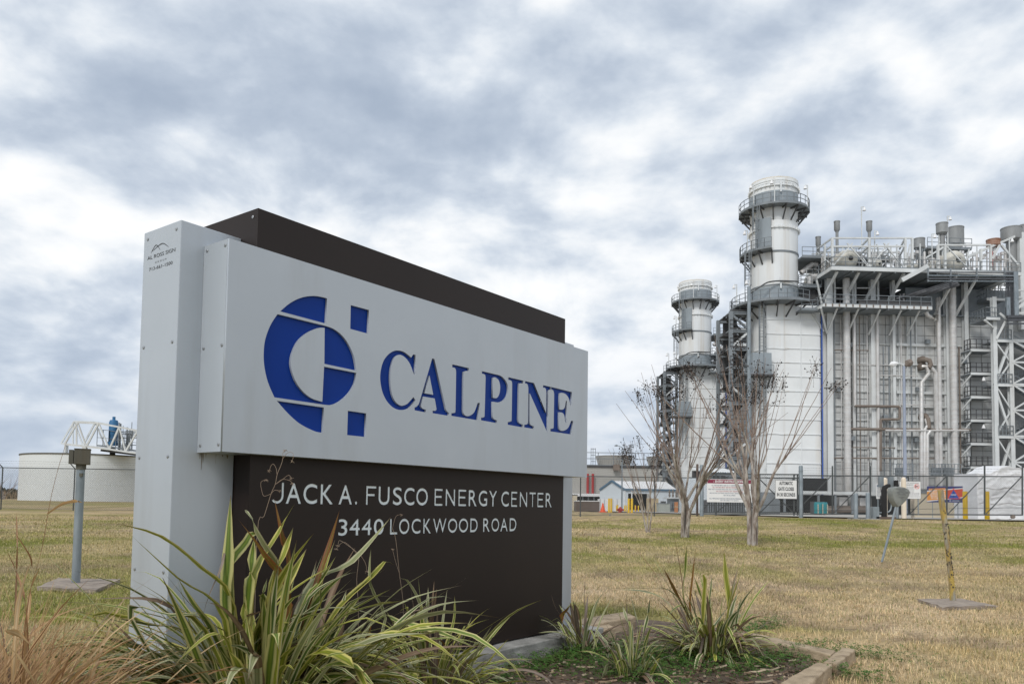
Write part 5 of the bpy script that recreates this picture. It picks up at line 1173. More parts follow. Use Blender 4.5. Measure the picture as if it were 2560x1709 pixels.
prn(fb_, text_fit('CARRY OF HANDGUNS', w_ * .1, w_ * .9, h_ * .86, h_ * .93), ink); prn(fb_, text_fit('PROHIBITED', w_ * .25, w_ * .65, h_ * .75, h_ * .82), ink)
for i in range(9):
    z = h_ * (.66 - .068 * i); m = MB(); rr_ = random.Random(i); x_ = w_ * .08
    while x_ < w_ * (.66 if i < 5 else .9): l = rr_.uniform(.03, .09); m.add([(x_, z, 0), (x_ + l, z, 0), (x_ + l, z + .016, 0), (x_, z + .016, 0)], [(0, 1, 2, 3)]); x_ += l + .02
    o = m.build('printing', inkn, fb_); o.rotation_euler = (R(90), 0, 0); o.location = (0, -.003, z * 1.0); 
    o.location.z = 0
cxx, czz, rr = w_ * .81, h_ * .70, .115
ring_ = lambda r0: [(cxx + r0 * math.cos(k * PI / 16), czz + r0 * math.sin(k * PI / 16)) for k in range(32)]
prn(fb_, flat([ring_(rr), ring_(rr * .84)]), redl, .004)
prn(fb_, flat([[(cxx - rr * .7, czz + rr * .55), (cxx - rr * .55, czz + rr * .7), (cxx + rr * .7, czz - rr * .55), (cxx + rr * .55, czz - rr * .7)]]), redl, .005)
prn(fb_, flat([[(cxx - .08, czz + .03), (cxx + .07, czz + .03), (cxx + .07, czz), (cxx + .0, czz), (cxx - .02, czz - .025), (cxx - .035, czz - .06), (cxx - .08, czz - .06), (cxx - .06, czz - .0)]]), ink, .003)
for x_ in (w_ * .12, w_ * .88): MB().beam((x_, .04, h_), (x_, .04, -.75), .04).build('leg', galv, fb_)
nb, w_, h_ = board('small_notice', 'small narrow white notice on a stake left of the black card reader', 'notice', NP, 2191, 1208.5, 2200, 1246, 0)
prn(nb, rect(.02, w_ - .02, h_ * .78, h_ * .94), inkb)
m = MB(); 
for i in range(7): m.bb(.03, w_ - .03 - .02 * (i % 3), -.004, -.002, h_ * (.68 - .09 * i), h_ * (.71 - .09 * i))
m.build('printing', inkb, nb); MB().beam((w_ / 2, .04, h_), (w_ / 2, .04, -1.0), .04).build('stake', galv, nb)
BP = VPl(at(2318, 1280, 41), at(2410, 1280, 40.3))
bb_, w_, h_ = board('safety_banner', 'orange red and navy banner with a blue triangle behind the gate', 'banner', BP, 2318, 1214.6, 2407.4, 1254.7, 0, navy)
prn(bb_, flat([[(0, h_ * .08), (0, h_ * .70), (w_ * .53, h_ * .80), (w_ * .53, h_ * .20)]]), orangep, .002)
prn(bb_, flat([[(w_ * .53, h_ * .22), (w_ * .53, h_ * .80), (w_, h_ * .88), (w_, h_ * .30)]]), redp, .002)
prn(bb_, flat([[(0, h_ * .66), (0, h_ * .72), (w_, h_ * .90), (w_, h_ * .85)]]), whp, .004); prn(bb_, flat([[(0, h_ * .04), (0, h_ * .10), (w_, h_ * .34), (w_, h_ * .29)]]), whp, .004)
prn(bb_, text_fit('WATCH FOR', w_ * .04, w_ * .27, h_ * .76, h_ * .87), orangep, .004) if False else None
m = MB(); rr_ = random.Random(3); x_ = w_ * .05
while x_ < w_ * .5: l = rr_.uniform(.05, .09); m.bb(x_, x_ + l, -.006, -.004, h_ * (.73 + .10 * x_ / w_), h_ * (.85 + .10 * x_ / w_)); x_ += l + .02
m.build('heading', orangep, bb_)
m = MB()
for i in range(4):
    x_ = w_ * (.06 + .02 * i)
    while x_ < w_ * .5: l = rr_.uniform(.05, .16); m.bb(x_, x_ + l, -.006, -.004, h_ * (.55 - .11 * i + .12 * x_ / w_), h_ * (.60 - .11 * i + .12 * x_ / w_)); x_ += l + .03
m.build('printing', whp, bb_)
tri = lambda k: [(w_ * .745 - w_ * .19 * k, h_ * .40 - h_ * .18 * k), (w_ * .745 + w_ * .19 * k, h_ * .40 - h_ * .18 * k), (w_ * .745, h_ * .40 + h_ * .50 * k)]
prn(bb_, flat([tri(1)]), redl, .006); prn(bb_, flat([tri(.80)]), bluep, .008); prn(bb_, rect(w_ * .67, w_ * .82, h_ * .46, h_ * .50), whp, .01)
prn(bb_, flat([[(w_ * .735, h_ * .28), (w_ * .755, h_ * .28), (w_ * .755, h_ * .68), (w_ * .735, h_ * .68)]]), navy, .009)
prn(bb_, text_fit('CALPINE', w_ * .70, w_ * .90, h_ * .07, h_ * .14), whp, .006)
prn(bb_, flat([[(w_ * .655 + .045 * math.cos(a), h_ * .105 + .045 * math.sin(a)) for a in [R(q) for q in range(60, 301, 20)]] + [(w_ * .655 + .025 * math.cos(a), h_ * .105 + .025 * math.sin(a)) for a in [R(q) for q in range(300, 59, -20)]]]), whp, .006)
for x_ in (w_ * .15, w_ * .86): MB().beam((x_, .05, h_ * .1), (x_, .05, -.85), .035).build('leg', galv, bb_)
# ------------------------------------------------------------------ bollards and posts
def ground_at(x, y): return YARD if y > 35.4 and x > 12.2 else hgt(x, y)
def bollard(px, py0, py1, w, yd, label, mt, group, dome=True, name='bollard', bands=True):
    a = at(px, py1, yd); r_ = w / FX * yd / 2; g = min(a.z, ground_at(a.x, a.y)) - .05; H = at(px, py0, yd).z - g
    root = thing(name, label, 'bollard', (a.x, a.y, g), 0, group)
    prof = [(r_, 0), (r_, H - r_)] + [(r_ * math.cos(R(q)), H - r_ + r_ * math.sin(R(q))) for q in (30, 60, 88)] if dome else [(r_, 0), (r_, H - .02), (r_ * .9, H), (0, H)]
    MB().lathe(prof, 14).build('post', mt, root, smooth=True)
    if bands: 
        m = MB()
        for z in (H * .42, H - r_ * 1.6): m.lathe([(r_ * 1.01, z), (r_ * 1.04, z + .012), (r_ * 1.01, z + .024)], 14)
        m.build('sleeve_seam', mt, root, smooth=True)
    return root
yb = 'yellow bollards inside the gate'
bollard(2413.5, 1227.6, 1295, 11.5, 37.6, 'yellow bollard between the orange banner and the white tarp', yel_m, yb, False)
bollard(2468, 1227.6, 1296, 11.5, 37.4, 'yellow bollard standing in front of the white tarp', yel_m, yb, False)
cb_ = 'cream bollards at the card reader'
bollard(2213, 1193, 1295, 11.5, 37.0, 'round topped cream bollard behind the black card reader post', cream_m, cb_, bands=False)
bollard(2260, 1192, 1295, 12, 36.4, 'tall cream bollard in front of the firearms notice', cream_m, cb_, bands=False)
bollard(2282, 1225, 1293, 8, 37.8, 'cream bollard under the firearms notice, top hidden', cream_m, cb_, bands=False)
gb_ = 'grey steel posts on the small slab'
bollard(2140, 1232, 1300, 10, 35.2, 'left one of two grey posts on the small slab by the gate', galv, gb_, False, 'grey_post', False)
bollard(2170, 1231, 1300, 10, 35.2, 'right one of two grey posts on the small slab beside the grey box', galv, gb_, False, 'grey_post', False)
bollard(2243, 1262, 1294, 8, 36.6, 'short grey post just behind the pipeline marker', galv, gb_, False, 'grey_post', False)
p0, p1_ = at(2128, 1301, 35.2), at(2186, 1303, 35.2)
tag(MB().bb(p0.x, p1_.x, 34.6, 35.6, p0.z - .25, hgt((p0.x + p1_.x) / 2, 35.2) + .04).build('post_slab', conc, None, bevel=.01), 'low concrete slab under the two grey posts', 'slab')
cr = thing('card_reader', 'black gooseneck card reader post with a grey control box', 'card reader', (0, 0, 0))
CP = VPl(at(2150, 1280, 36.2), at(2260, 1280, 36.2))
Zr = lambda x, y: (2150 + x / 5.73, 1150 + y / 5.73)
MB().path([CP(*Zr(345, 815)), CP(*Zr(345, 430)), CP(*Zr(352, 395)), CP(*Zr(395, 365)), CP(*Zr(430, 360))], [.13, .13, .12, .09, .07], 8).build('gooseneck', black_m, cr, smooth=True)
p = CP(*Zr(515, 330)); MB().box(p, (.12, .2, .28)).build('reader_head', black_m, cr)
p, q = CP(*Zr(168, 830), .1), CP(*Zr(255, 665), .1); MB().bb(p.x, q.x, p.y - .15, p.y + .15, p.z - .1, q.z).build('control_box', galv, cr, bevel=.01)
MB().path(catmull([CP(*Zr(250, 748)), CP(*Zr(370, 748)), CP(*Zr(425, 725)), CP(*Zr(448, 660)), CP(*Zr(448, 520))], 4), .035, 6).build('conduit', galv, cr, smooth=True)
p = CP(*Zr(340, 820)); MB().box((p.x, p.y, p.z - .02), (.9, .5, .12)).build('base', brown_m, cr)
for x_ in (300, 440): 
    q = CP(*Zr(x_, 310), -.3); MB().box(q, (.2, .15, .5)).build('meter_box', galv, cr)
# ------------------------------------------------------------------ pipeline marker, yellow post, boxed post on the lawn
def lean(p, q): return Vector(p), Vector(q)
mk = thing('pipeline_marker', 'leaning grey pipeline marker with a rounded shield head on the lawn', 'marker', gz(2204, 1408, .1))
b0 = mk.location.copy(); b0.z = hgt(b0.x, b0.y); mk.location = b0; MY = b0.y
MP = VPl(b0, b0 + Vector((1, .0, 0)))
Zm = lambda x, y: (2200 + x / 4.125, 1180 + y / 4.125)
rel = lambda p: Vector(p) - b0
MB().tube(rel(MP(*Zm(10, 960))), rel(MP(*Zm(166, 352))), .022, 10).build('pole', galv, mk, smooth=True)
sh = [(172, 356), (215, 330), (255, 290), (282, 245), (296, 205), (280, 178), (240, 158), (190, 150), (150, 152), (122, 168), (112, 200), (118, 250), (135, 305)]
sp = [rel(MP(*Zm(x, y))) for x, y in sh]; cen = sum(sp, Vector()) / len(sp)
m = MB(); n_ = len(sp)
rings = [(.97, .07, (-.045, 0)), (1.02, .0, (-.03, 0)), (1.02, -.045, (0, 0)), (.985, -.062, (0, 0)), (.95, -.064, (0, 0)), (0.02, -.064, (0, 0))]
vs = [(cen.x + (p.x - cen.x) * k + o[0], d_, cen.z + (p.z - cen.z) * k) for k, d_, o in rings for p in sp]
m.add(vs, [(i * n_ + j, i * n_ + (j + 1) % n_, (i + 1) * n_ + (j + 1) % n_, (i + 1) * n_ + j) for i in range(len(rings) - 1) for j in range(n_)] + [tuple(range(n_))])
mkm = mat('marker_alloy', (.25, .265, .25), (.19, .20, .19), rough=.6, metal=.2, scale=10, stain=(.14, .15, .11), stain_amt=.6, stain_scale=9)
hd = m.build('marker_head', mkm, mk, smooth=True)
for s_, x0, x1, y0, y1 in (('KINDER MORGAN', 150, 268, 168, 178), ('WARNING', 178, 246, 184, 196), ('GAS PIPELINE', 155, 268, 202, 216), ('CROSSING', 165, 250, 222, 236), ('BEFORE DIGGING', 175, 235, 250, 258), ('CALL', 188, 222, 264, 272)):
    a, b_ = rel(MP(*Zm(x0, y1))), rel(MP(*Zm(x1, y0))); upright(text_fit(s_, a.x, b_.x, a.z, b_.z), -.0655, ink, 'lettering', hd)
yp = thing('leaning_post', 'leaning weathered yellow post with peeling paint on a buried slab', 'post', gz(2380, 1500, .05))
b0 = yp.location.copy(); MP = VPl(b0, b0 + Vector((1, 0, 0)))
P_ = [(752, 1330), (745, 1200), (722, 1000), (704, 850), (690, 700), (678, 580), (655, 430), (640, 330), (622, 182)]
W_ = [.5, .5, .46, .44, .48, .5, .5, .5, .5]
MB().path([rel(MP(*Zm(*q))) for q in P_], [w * .066 for w in W_], 10).build('post', peel_m, yp, smooth=False)
m = MB(); rr_ = random.Random(2)
for i in range(90):
    u = rr_.choice([rr_.uniform(.06, .98), rr_.uniform(.2, .42), rr_.uniform(.5, .68)]); k = u * (len(P_) - 1); a, f = int(k), k - int(k)
    c_ = Vector(rel(MP(*Zm(*P_[a])))).lerp(Vector(rel(MP(*Zm(*P_[a + 1])))), f); an = rr_.uniform(-2.9, .4); c_ += Vector((.031 * math.cos(an), .031 * math.sin(an), 0)); s_ = rr_.uniform(.004, .013)
    m.box(c_, (s_, s_, s_ * 1.6), rr_.uniform(0, 3))
tag(m.build('lichen', rust_m, yp), kind='stuff')
def slab(tops, z, zb, parent, org, mt):
    pts = [gz(x, y, z) - Vector((org.x, org.y, 0)) for x, y in tops]
    m = MB(); m.prism([(p.x, p.y) for p in pts], zb - org.z, z - org.z); return worn(m.build('slab', mt, parent), 9, .008, zb)
slab([Zm(385, 1303), Zm(640, 1385), Zm(1218, 1374), Zm(820, 1296)], .055, -.1, yp, b0, conc_dirty)
bp_ = thing('utility_post', 'galvanised post with a weathered metal box on a square dirty slab', 'post', gz(189.5, 1455, .07))
b0 = bp_.location.copy(); MP = VPl(b0, b0 + Vector((1, 0, 0)))
Zl = lambda x, y: (x / 5.228, 1000 + y / 5.228)
MB().tube((0, 0, 0), rel(MP(*Zl(1055, 900))), .049, 16).build('pole', galv, bp_, smooth=True)
c_ = rel(MP(*Zl(1060, 850))); MB().tube(c_ - Vector((0, 0, .05)), c_ + Vector((0, 0, .06)), .058, 14).build('coupling', box_m, bp_, smooth=True)
c_ = rel(MP(*Zl(1078, 742))); o = MB().box((0, 0, 0), (.17, .15, .185)).build('box', box_m, bp_, bevel=.004); o.location = c_; o.rotation_euler = (0, 0, R(24))
o2 = MB().box((0, 0, 0), (.178, .158, .01)).build('lid', box_m, o); o2.location = (0, 0, .096)
MB().box((-.12, .02, 0), (.05, .12, .17)).build('side_box', box_m, o)
c_ = rel(MP(*Zl(1092, 975))); MB().box(c_ - Vector((0, .05, 0)), (.036, .03, .04)).build('clamp', box_m, bp_)
Zk = lambda x, y: (x / 2.065, 950 + y / 2.065)
slab([Zk(190, 1064), Zk(490, 1080), Zk(622, 1026), Zk(300, 1020)], .07, -.1, bp_, b0, conc_dirty)

# ------------------------------------------------------------------ left background: tank and bridge
TY = 70.0
tc_ = at(232, 1250, TY); TZ = 1.0; TR = 160 / FX * TY
tank = thing('clarifier_tank', 'large round off-white tank behind the left fence', 'tank', (tc_.x, TY, TZ - .1))
TH = at(232, 1133, TY - TR).z - TZ + .1
MB().lathe([(TR, -.6), (TR, TH), (TR - .15, TH), (TR - .15, TH - .8), (0, TH - .8)], 64).build('shell', tank_m, tank, smooth=True)
MB().lathe([(TR + .002, TH - .08), (TR + .06, TH - .08), (TR + .06, TH + .02), (TR - .05, TH + .02)], 64).build('rim', box_m, tank, smooth=True)
m = MB()
for z in (TH * .36, TH * .68): m.lathe([(TR + .001, z), (TR + .012, z + .02), (TR + .001, z + .04)], 64)
m.build('weld_seam', tank_m, tank, smooth=True)
br = thing('truss_bridge', 'white steel truss bridge across the top of the off-white tank', 'bridge', (0, 0, 0))
TB = lambda x, y, o=0.0: at(*Zl(x, y), TY - 5.2 + o)
for o, nm in ((0, 0), (2.6, 1)):
    dx = -45 if nm else 0; dy = -12 if nm else 0
    bot = [(845, 575), (1130, 605), (1430, 640), (1640, 672), (1900, 705)]; topc = [(1015, 290), (1290, 300), (1560, 350), (1800, 400), (1960, 425)]
    f = lambda q, k=0: TB(q[0] + dx, q[1] + dy, o)
    for a, b_ in zip(bot[:-1], bot[1:]): MB().beam(f(a), f(b_), .14).build('chord', steel_w, br)
    for a, b_ in zip(topc[:-1], topc[1:]): MB().beam(f(a), f(b_), .14).build('chord', steel_w, br)
    for a, b_ in zip(topc, bot[1:]): MB().beam(f(a), f(b_), .10).build('brace', steel_w, br)
    for a, b_ in zip(topc[1:], bot[1:]): MB().beam(f(a), f(b_), .13).build('brace', steel_w, br)
    MB().beam(f(bot[0]), f(topc[0]), .12).build('brace', steel_w, br); MB().beam(f((1000, 300)), f((1000, 590)), .1).build('brace', steel_w, br)
for a in ((1015, 290), (1290, 300), (1560, 350), (1130, 605), (1430, 640)): MB().beam(TB(*a), TB(a[0] - 45, a[1] - 12, 2.6), .12).build('cross_beam', steel_w, br)
for a, b_ in (((1015, 290), (1290, 300)), ((1290, 300), (1560, 350))): MB().beam(TB(*a), TB(b_[0] - 45, b_[1] - 12, 2.6), .08).build('cross_beam', steel_w, br)
MB().bb(TB(850, 580).x, TB(870, 580).x, TB(850, 580).y - .1, TB(850, 580).y + .3, TB(850, 800).z, TB(850, 580).z).build('leg', steel_w, br); p = TB(1110, 600); MB().beam(p, p - Vector((0, 0, 1.2)), .3).build('leg', steel_w, br)
p = TB(1475, 590, 1.2); m = MB(); m.lathe([(.45, 0), (.45, .25), (.36, .3), (.36, 1.9), (.3, 2.1), (.12, 2.15), (.12, 2.4), (0, 2.4)], 14); o = m.build('motor', bluepump, br, smooth=True); o.location = p
p = TB(1470, 705, 1.2); MB().tube(p - Vector((0, 0, .6)), p + Vector((0, 0, .6)), .22, 10).build('drive_shaft', black_m, br)
m = MB(); rail(m, [TB(1265, 600, .8), TB(1420, 615, .8), TB(1780, 670, .8)], 1.4, .02, post=.6); m.build('railing', steel_g, br)
m = MB(); rr_ = random.Random(4)
for i in range(22): p = TB(rr_.uniform(1540, 1900), 660, rr_.uniform(.4, 2)); m.beam(p, p + Vector((0, 0, rr_.uniform(.8, 2.4))), rr_.uniform(.03, .1)); 
for i in range(10): p = TB(rr_.uniform(1540, 1850), rr_.uniform(400, 640), 1); m.beam(p, p + Vector((rr_.uniform(.4, 1.4), 0, 0)), .06)
m.build('drive_frame', steel_g, br)
MB().beam(TB(1380, 655, 1), TB(1950, 725, 1), 1.6, .25).build('walkway', steel_d, br)

# ------------------------------------------------------------------ middle background between the sign and the plant
def bx3(name, label, cat, x0, y0, x1, y1, yd, dep, mt, group=None, extra=None, bevel=0):
    """a box standing at depth yd whose front face spans the given pixels; its top and detail are parts"""
    a, b_ = at(x0, y1, yd), at(x1, y0, yd)
    root = thing(name, label, cat, ((a.x + b_.x) / 2, yd + dep / 2, min(a.z, YARD)), 0, group)
    w_ = b_.x - a.x; H = b_.z - min(a.z, YARD)
    MB().bb(-w_ / 2, w_ / 2, -dep / 2, dep / 2, 0, H).build('body', mt, root, bevel=bevel)
    return root, w_, H, dep
ct = thing('cooling_tower', 'long tan clad cooling tower far behind the small shed', 'cooling tower', (0, 200, 0))
CT = lambda x, y, o=0.0: at(x, y, 200 + o) - Vector((0, 200, 0))
a, b_ = CT(1380, 1235), CT(1800, 1172); nb_ = 14
for i in range(nb_):
    z0_, z1_ = a.z + (b_.z - a.z) * i / nb_, a.z + (b_.z - a.z) * (i + 1) / nb_
    MB().bb(a.x, b_.x, 0, 15, z0_ + .03, z1_ - .03).build('cladding_board', tan_clad, ct)
MB().bb(a.x, b_.x, .12, 15, YARD, b_.z - .05).build('inner_wall', tan_clad, ct)
MB().bb(a.x, b_.x, -.3, 15, b_.z, b_.z + .5).build('parapet', steel_d, ct)
rail(MB(), [(a.x, -.2, b_.z + .5), (b_.x, -.2, b_.z + .5)], 3.2, .08, post=4).build('railing', steel_g, ct)
for k, (cx_, y0, y1) in enumerate(((1535, 1140, 1170), (1662, 1142, 1172))):
    c_ = CT(cx_, y1, 7); t_ = CT(cx_, y0, 7); r_ = 45 / FX * 207
    m = MB(); m.lathe([(r_ * .84, b_.z), (r_ * .88, b_.z + 1.5), (r_ * 1.0, t_.z - .1), (r_ * 1.02, t_.z - .1), (r_ * 1.02, t_.z), (r_ * .98, t_.z), (r_ * .8, b_.z + .5)], 40, (c_.x, 7)); o = m.build('fan_stack', tan_clad, ct, smooth=True)
    m = MB()
    for q in range(40):
        an = q / 40 * 2 * PI; m.beam((c_.x + r_ * .86 * math.cos(an), 7 + r_ * .86 * math.sin(an), b_.z + .6), (c_.x + r_ * 1.01 * math.cos(an), 7 + r_ * 1.01 * math.sin(an), t_.z - .15), .12)
    m.build('rib', tan_clad, o)
m = MB()
for z in (0, 1.6, 3.2, 4.8): m.beam((CT(1479, 1200).x, 2, b_.z + z), (CT(1490, 1200).x, 2, b_.z + z), .12)
for x_ in (1479, 1484, 1490): m.beam((CT(x_, 1200).x, 2, b_.z), (CT(x_, 1200).x, 2, b_.z + 5), .12)
m.build('ladder_cage', steel_g, ct)
for x_ in (1468.5, 1481): MB().tube((CT(x_, 1200).x, -1, CT(x_, 1233).z), (CT(x_, 1200).x, -1, CT(x_, 1184).z), .32, 8).build('red_pipe', red_pipe, ct)
p = CT(1541, 1168, -1); MB().box(p, (1.6, 1, 1.5)).build('gearbox', brown_pipe, ct)
MB().bb(CT(1400, 1235).x, CT(1510, 1235).x, -2.5, -.2, CT(1440, 1236).z - .4, CT(1440, 1233).z).build('basin_edge', white_m, ct)
m = MB(); m.bb(CT(1380, 1240).x, CT(1512, 1240).x, -.1, .1, YARD, CT(1440, 1237).z); m.build('open_louvres', black_m, ct)
m = MB()
for x_ in (1440, 1456, 1470, 1484, 1500): m.beam((CT(x_, 1240).x, -1, YARD), (CT(x_, 1240).x, -1, CT(x_, 1236).z), .35)
m.build('support_post', steel_g, ct)
# small shed with a gable
shd = thing('storage_shed', 'small pale blue metal shed with a white roof and open doorway', 'shed', (0, 105, 0))
CS = lambda x, y, o=0.0: at(x, y, 105 + o) - Vector((0, 105, 0))
gl, gr = CS(1508, 1278), CS(1560, 1278); rgt = CS(1690, 1278)
ev = CS(1508, 1222).z; ap = CS(1533, 1201.5, 2)
g0, gt = YARD, 4.5
dl = 4.2
# gable end faces left and the viewer; ridge runs to the right
A_, B_, C_ = (gl.x, dl, 0), (gr.x, 0, 0), (rgt.x, 0, 0)
mid = ((A_[0] + B_[0]) / 2, (A_[1] + B_[1]) / 2)
L_ = rgt.x - gr.x
m = MB(); m.add([(A_[0], A_[1], g0), (B_[0], B_[1], g0), (B_[0], B_[1], ev), (mid[0], mid[1], ap.z), (A_[0], A_[1], ev)], [(0, 1, 2, 3, 4)]); m.build('gable_wall', shed_w, shd)
dw0, dw1, dh = CS(1570, 1278).x, CS(1625, 1278).x, CS(1600, 1233).z
for x0, x1, z0_ in ((gr.x, dw0, g0), (dw0, dw1, dh), (dw1, rgt.x, g0)): MB().bb(x0, x1, 0, .12, z0_, ev).build('front_wall', shed_w, shd)
m = MB()
for i in range(60):
    x_ = gr.x + .15 + i * .2
    if x_ > rgt.x: break
    m.bb(x_, x_ + .05, -.03, 0, dh if dw0 < x_ < dw1 else g0, ev - .02)
m.build('siding_rib', shed_w, shd)
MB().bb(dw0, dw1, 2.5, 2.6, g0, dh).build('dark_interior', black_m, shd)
m = MB(); m.add([(B_[0] - .1, B_[1] - .2, ev), (rgt.x + .2, -.2, ev), (mid[0] + L_ + .4, mid[1], ap.z), (mid[0] - .1, mid[1], ap.z)], [(0, 1, 2, 3)]); m.add([(A_[0] - .1, A_[1] + .2, ev), (A_[0] + L_, A_[1] + .2, ev), (mid[0] + L_ + .4, mid[1], ap.z + .01), (mid[0] - .1, mid[1], ap.z + .01)], [(0, 1, 2, 3)]); m.build('roof', white_m, shd)
for a, b_ in (((B_[0], B_[1] - .1, ev), (rgt.x, -.1, ev)), ((A_[0], A_[1] - .1, ev), (mid[0], mid[1] - .1, ap.z)), ((mid[0], mid[1] - .1, ap.z), (B_[0], B_[1] - .1, ev))): MB().beam(a, b_, .25).build('eaves_trim', shed_b, shd)
for x_ in (gr.x + .1, gr.x + 1.0): MB().beam((x_, -.06, g0), (x_, -.06, ev), .14).build('corner_trim', white_m, shd)
# yard clutter
o, w_, H, dp = bx3('brown_bin', 'long brown open bin behind the fence at the sign edge', 'bin', 1440, 1253, 1499, 1278, 62, 2, brown_m)
MB().bb(-w_ / 2 - .03, w_ / 2 + .03, -dp / 2 - .03, dp / 2 + .03, H, H + .06).build('rim', white_m, o)
o, w_, H, dp = bx3('equipment_cabinet', 'beige equipment cabinet above the brown bin at the sign edge', 'cabinet', 1432, 1238, 1443, 1254, 66, 1, beige_m); MB().bb(-w_ / 2 - .05, w_ / 2 + .05, -dp / 2, dp / 2, H, H + .08).build('lid', steel_d, o)
o, w_, H, dp = bx3('white_tote', 'white boxy tote behind the orange cone', 'container', 1499, 1247, 1552, 1277, 68, 1.6, white_m)
m = MB(); 
for i in range(5): m.bb(-w_ / 2 + w_ * (i + .1) / 5, -w_ / 2 + w_ * (i + .16) / 5, -dp / 2 - .04, -dp / 2, 0, H)
m.build('rib', steel_g, o)
cn = thing('traffic_cone', 'orange traffic cone beside the brown bin', 'cone', at(1507, 1279, 58)); cn.location.z = min(cn.location.z, ground_at(cn.location.x, 58))
H = at(1507, 1256.5, 58).z - cn.location.z; MB().lathe([(.2, .03), (.035, H), (0, H)], 14).build('cone_body', orange_m, cn, smooth=True); MB().bb(-.27, .27, -.27, .27, 0, .05).build('foot', orange_m, cn)
hy = thing('fire_hydrant', 'red fire hydrant between yellow bollards', 'hydrant', at(1550.5, 1281, 57)); hy.location.z = min(hy.location.z, ground_at(hy.location.x, 57))
H = at(1550.5, 1266, 57).z - hy.location.z
MB().lathe([(.2, 0), (.2, .05), (.13, .07), (.13, H * .6), (.17, H * .62), (.17, H * .68), (.12, H * .72), (.08, H * .9), (.03, H), (0, H)], 12).build('barrel', red_pipe, hy, smooth=True)
for dx in (-1, 1): MB().tube((0, 0, H * .5), (dx * .26, 0, H * .5), .07, 8).build('outlet', red_pipe, hy)
MB().tube((0, 0, H * .45), (.05, -.28, H * .45), .09, 8).build('outlet', red_pipe, hy)
yl2 = 'yellow bollards before the small shed'
for px, y0, y1, w_, yd, lb in ((1522.3, 1245, 1281, 5, 56, 'taller left yellow bollard of the pair right of the cone'), (1528, 1245, 1281, 5, 56, 'right yellow bollard of the pair right of the cone'), (1541, 1262, 1278, 2.6, 66, 'small yellow bollard left of the hydrant, farther left'), (1544, 1261, 1278, 3, 66, 'small yellow bollard touching the hydrant on its left'), (1561.5, 1262, 1279, 3, 64, 'short yellow bollard just right of the hydrant'), (1565.5, 1262, 1279, 3, 64, 'second short yellow bollard right of the hydrant'), (1571.5, 1245.5, 1282, 5.5, 55, 'left tall yellow bollard before the shed doorway'), (1579.5, 1245, 1283, 6, 55, 'right tall yellow bollard before the shed doorway'), (1588, 1262, 1279, 3, 64, 'short yellow bollard with a red post behind, in the shed doorway'), (1596, 1263, 1279, 3, 64, 'short yellow bollard in the middle of the shed doorway'), (1605, 1264, 1280, 3, 64, 'short yellow bollard left of the smallest tree trunk')):
    bollard(px, y0, y1, w_, yd, lb, yel_m, yl2, False, bands=yd < 60)
bollard(1590, 1263, 1279, 2, 65, 'thin red post behind a short yellow bollard', red_pipe, None, False, 'red_post', False)
bollard(1525, 1284, 1296, 3, 39.5, 'stub of grey pipe at the fence foot', galv, None, False, 'pipe_stub', False)
o, w_, H, dp = bx3('plywood_crate', 'tall plywood crate behind the smallest tree', 'crate', 1622, 1245, 1646, 1279, 66, 1.2, wood_m)
m = MB(); m.bb(-w_ / 2, w_ / 2, -dp / 2 - .03, -dp / 2, 0, .1); m.bb(-w_ / 2, w_ / 2, -dp / 2 - .03, -dp / 2, H - .1, H); m.bb(w_ / 2 - .1, w_ / 2, -dp / 2 - .03, -dp / 2, 0.1, H - .1); m.build('batten', wood_m, o)
o, w_, H, dp = bx3('utility_cabinet', 'low grey green utility cabinet right of the plywood crate', 'cabinet', 1647, 1258.5, 1675, 1277, 64, 1, mat('grey_green', (.42, .44, .40)))
MB().bb(-w_ / 2 - .04, w_ / 2 + .04, -dp / 2 - .04, dp / 2, H, H + .05).build('lid', steel_g, o); MB().bb(-w_ * .2, w_ * .2, -.2, .2, H + .05, H + .2).build('vent', steel_d, o)
o, w_, H, dp = bx3('transformer', 'grey transformer with fins behind the middle tree', 'transformer', 1676, 1246, 1697, 1277, 70, 1.5, steel_g)
for i in range(5): MB().bb(-w_ / 2 + w_ * i / 5 + .03, -w_ / 2 + w_ * i / 5 + .09, -dp / 2 - .25, -dp / 2, .3, H - .3).build('fin', steel_g, o)
MB().bb(-w_ * .9, w_ * .6, -1, 1, H, H + .12).build('top_plate', steel_w, o)
m = MB()
for dx in (-.3, 0, .3): m.lathe([(.05, H + .12), (.1, H + .3), (.06, H + .45), (.1, H + .6), (.03, H + .8), (0, H + .8)], 8, (dx, 0))
m.build('bushing', brown_pipe, o)
o, w_, H, dp = bx3('orange_crate', 'narrow orange wooden crate beside the middle tree', 'crate', 1689, 1254, 1695, 1277, 60, .5, mat('orange_wood', (.55, .22, .08)))
MB().bb(-w_ / 2 - .02, w_ / 2 + .02, -dp / 2 - .02, dp / 2, H * .5, H * .5 + .06).build('batten', wood_m, o)
o, w_, H, dp = bx3('white_container', 'pale container with a flat side behind the left gate post', 'container', 1714, 1194, 1770, 1263, 62, 2.4, shed_w)
for i in range(4): MB().bb(-w_ / 2 + w_ * i / 4 + .05, -w_ / 2 + w_ * (i + 1) / 4 - .05, -dp / 2 - .03, -dp / 2, .1, H - .1).build('side_panel', shed_w, o)
o, w_, H, dp = bx3('louvred_generator', 'dark louvred generator below the entry board', 'generator', 1768, 1250, 1862, 1289, 58, 2, steel_d)
for i in range(16): MB().bb(-w_ / 2 + w_ * i / 16 + .03, -w_ / 2 + w_ * i / 16 + .1, -dp / 2 - .06, -dp / 2, .1, H - .1).build('louvre', steel_g, o)
o, w_, H, dp = bx3('steel_skid', 'grey steel hopper box on a black skid behind the gate notice', 'skid', 1906, 1230, 1950, 1266, 52, 1.6, steel_g)
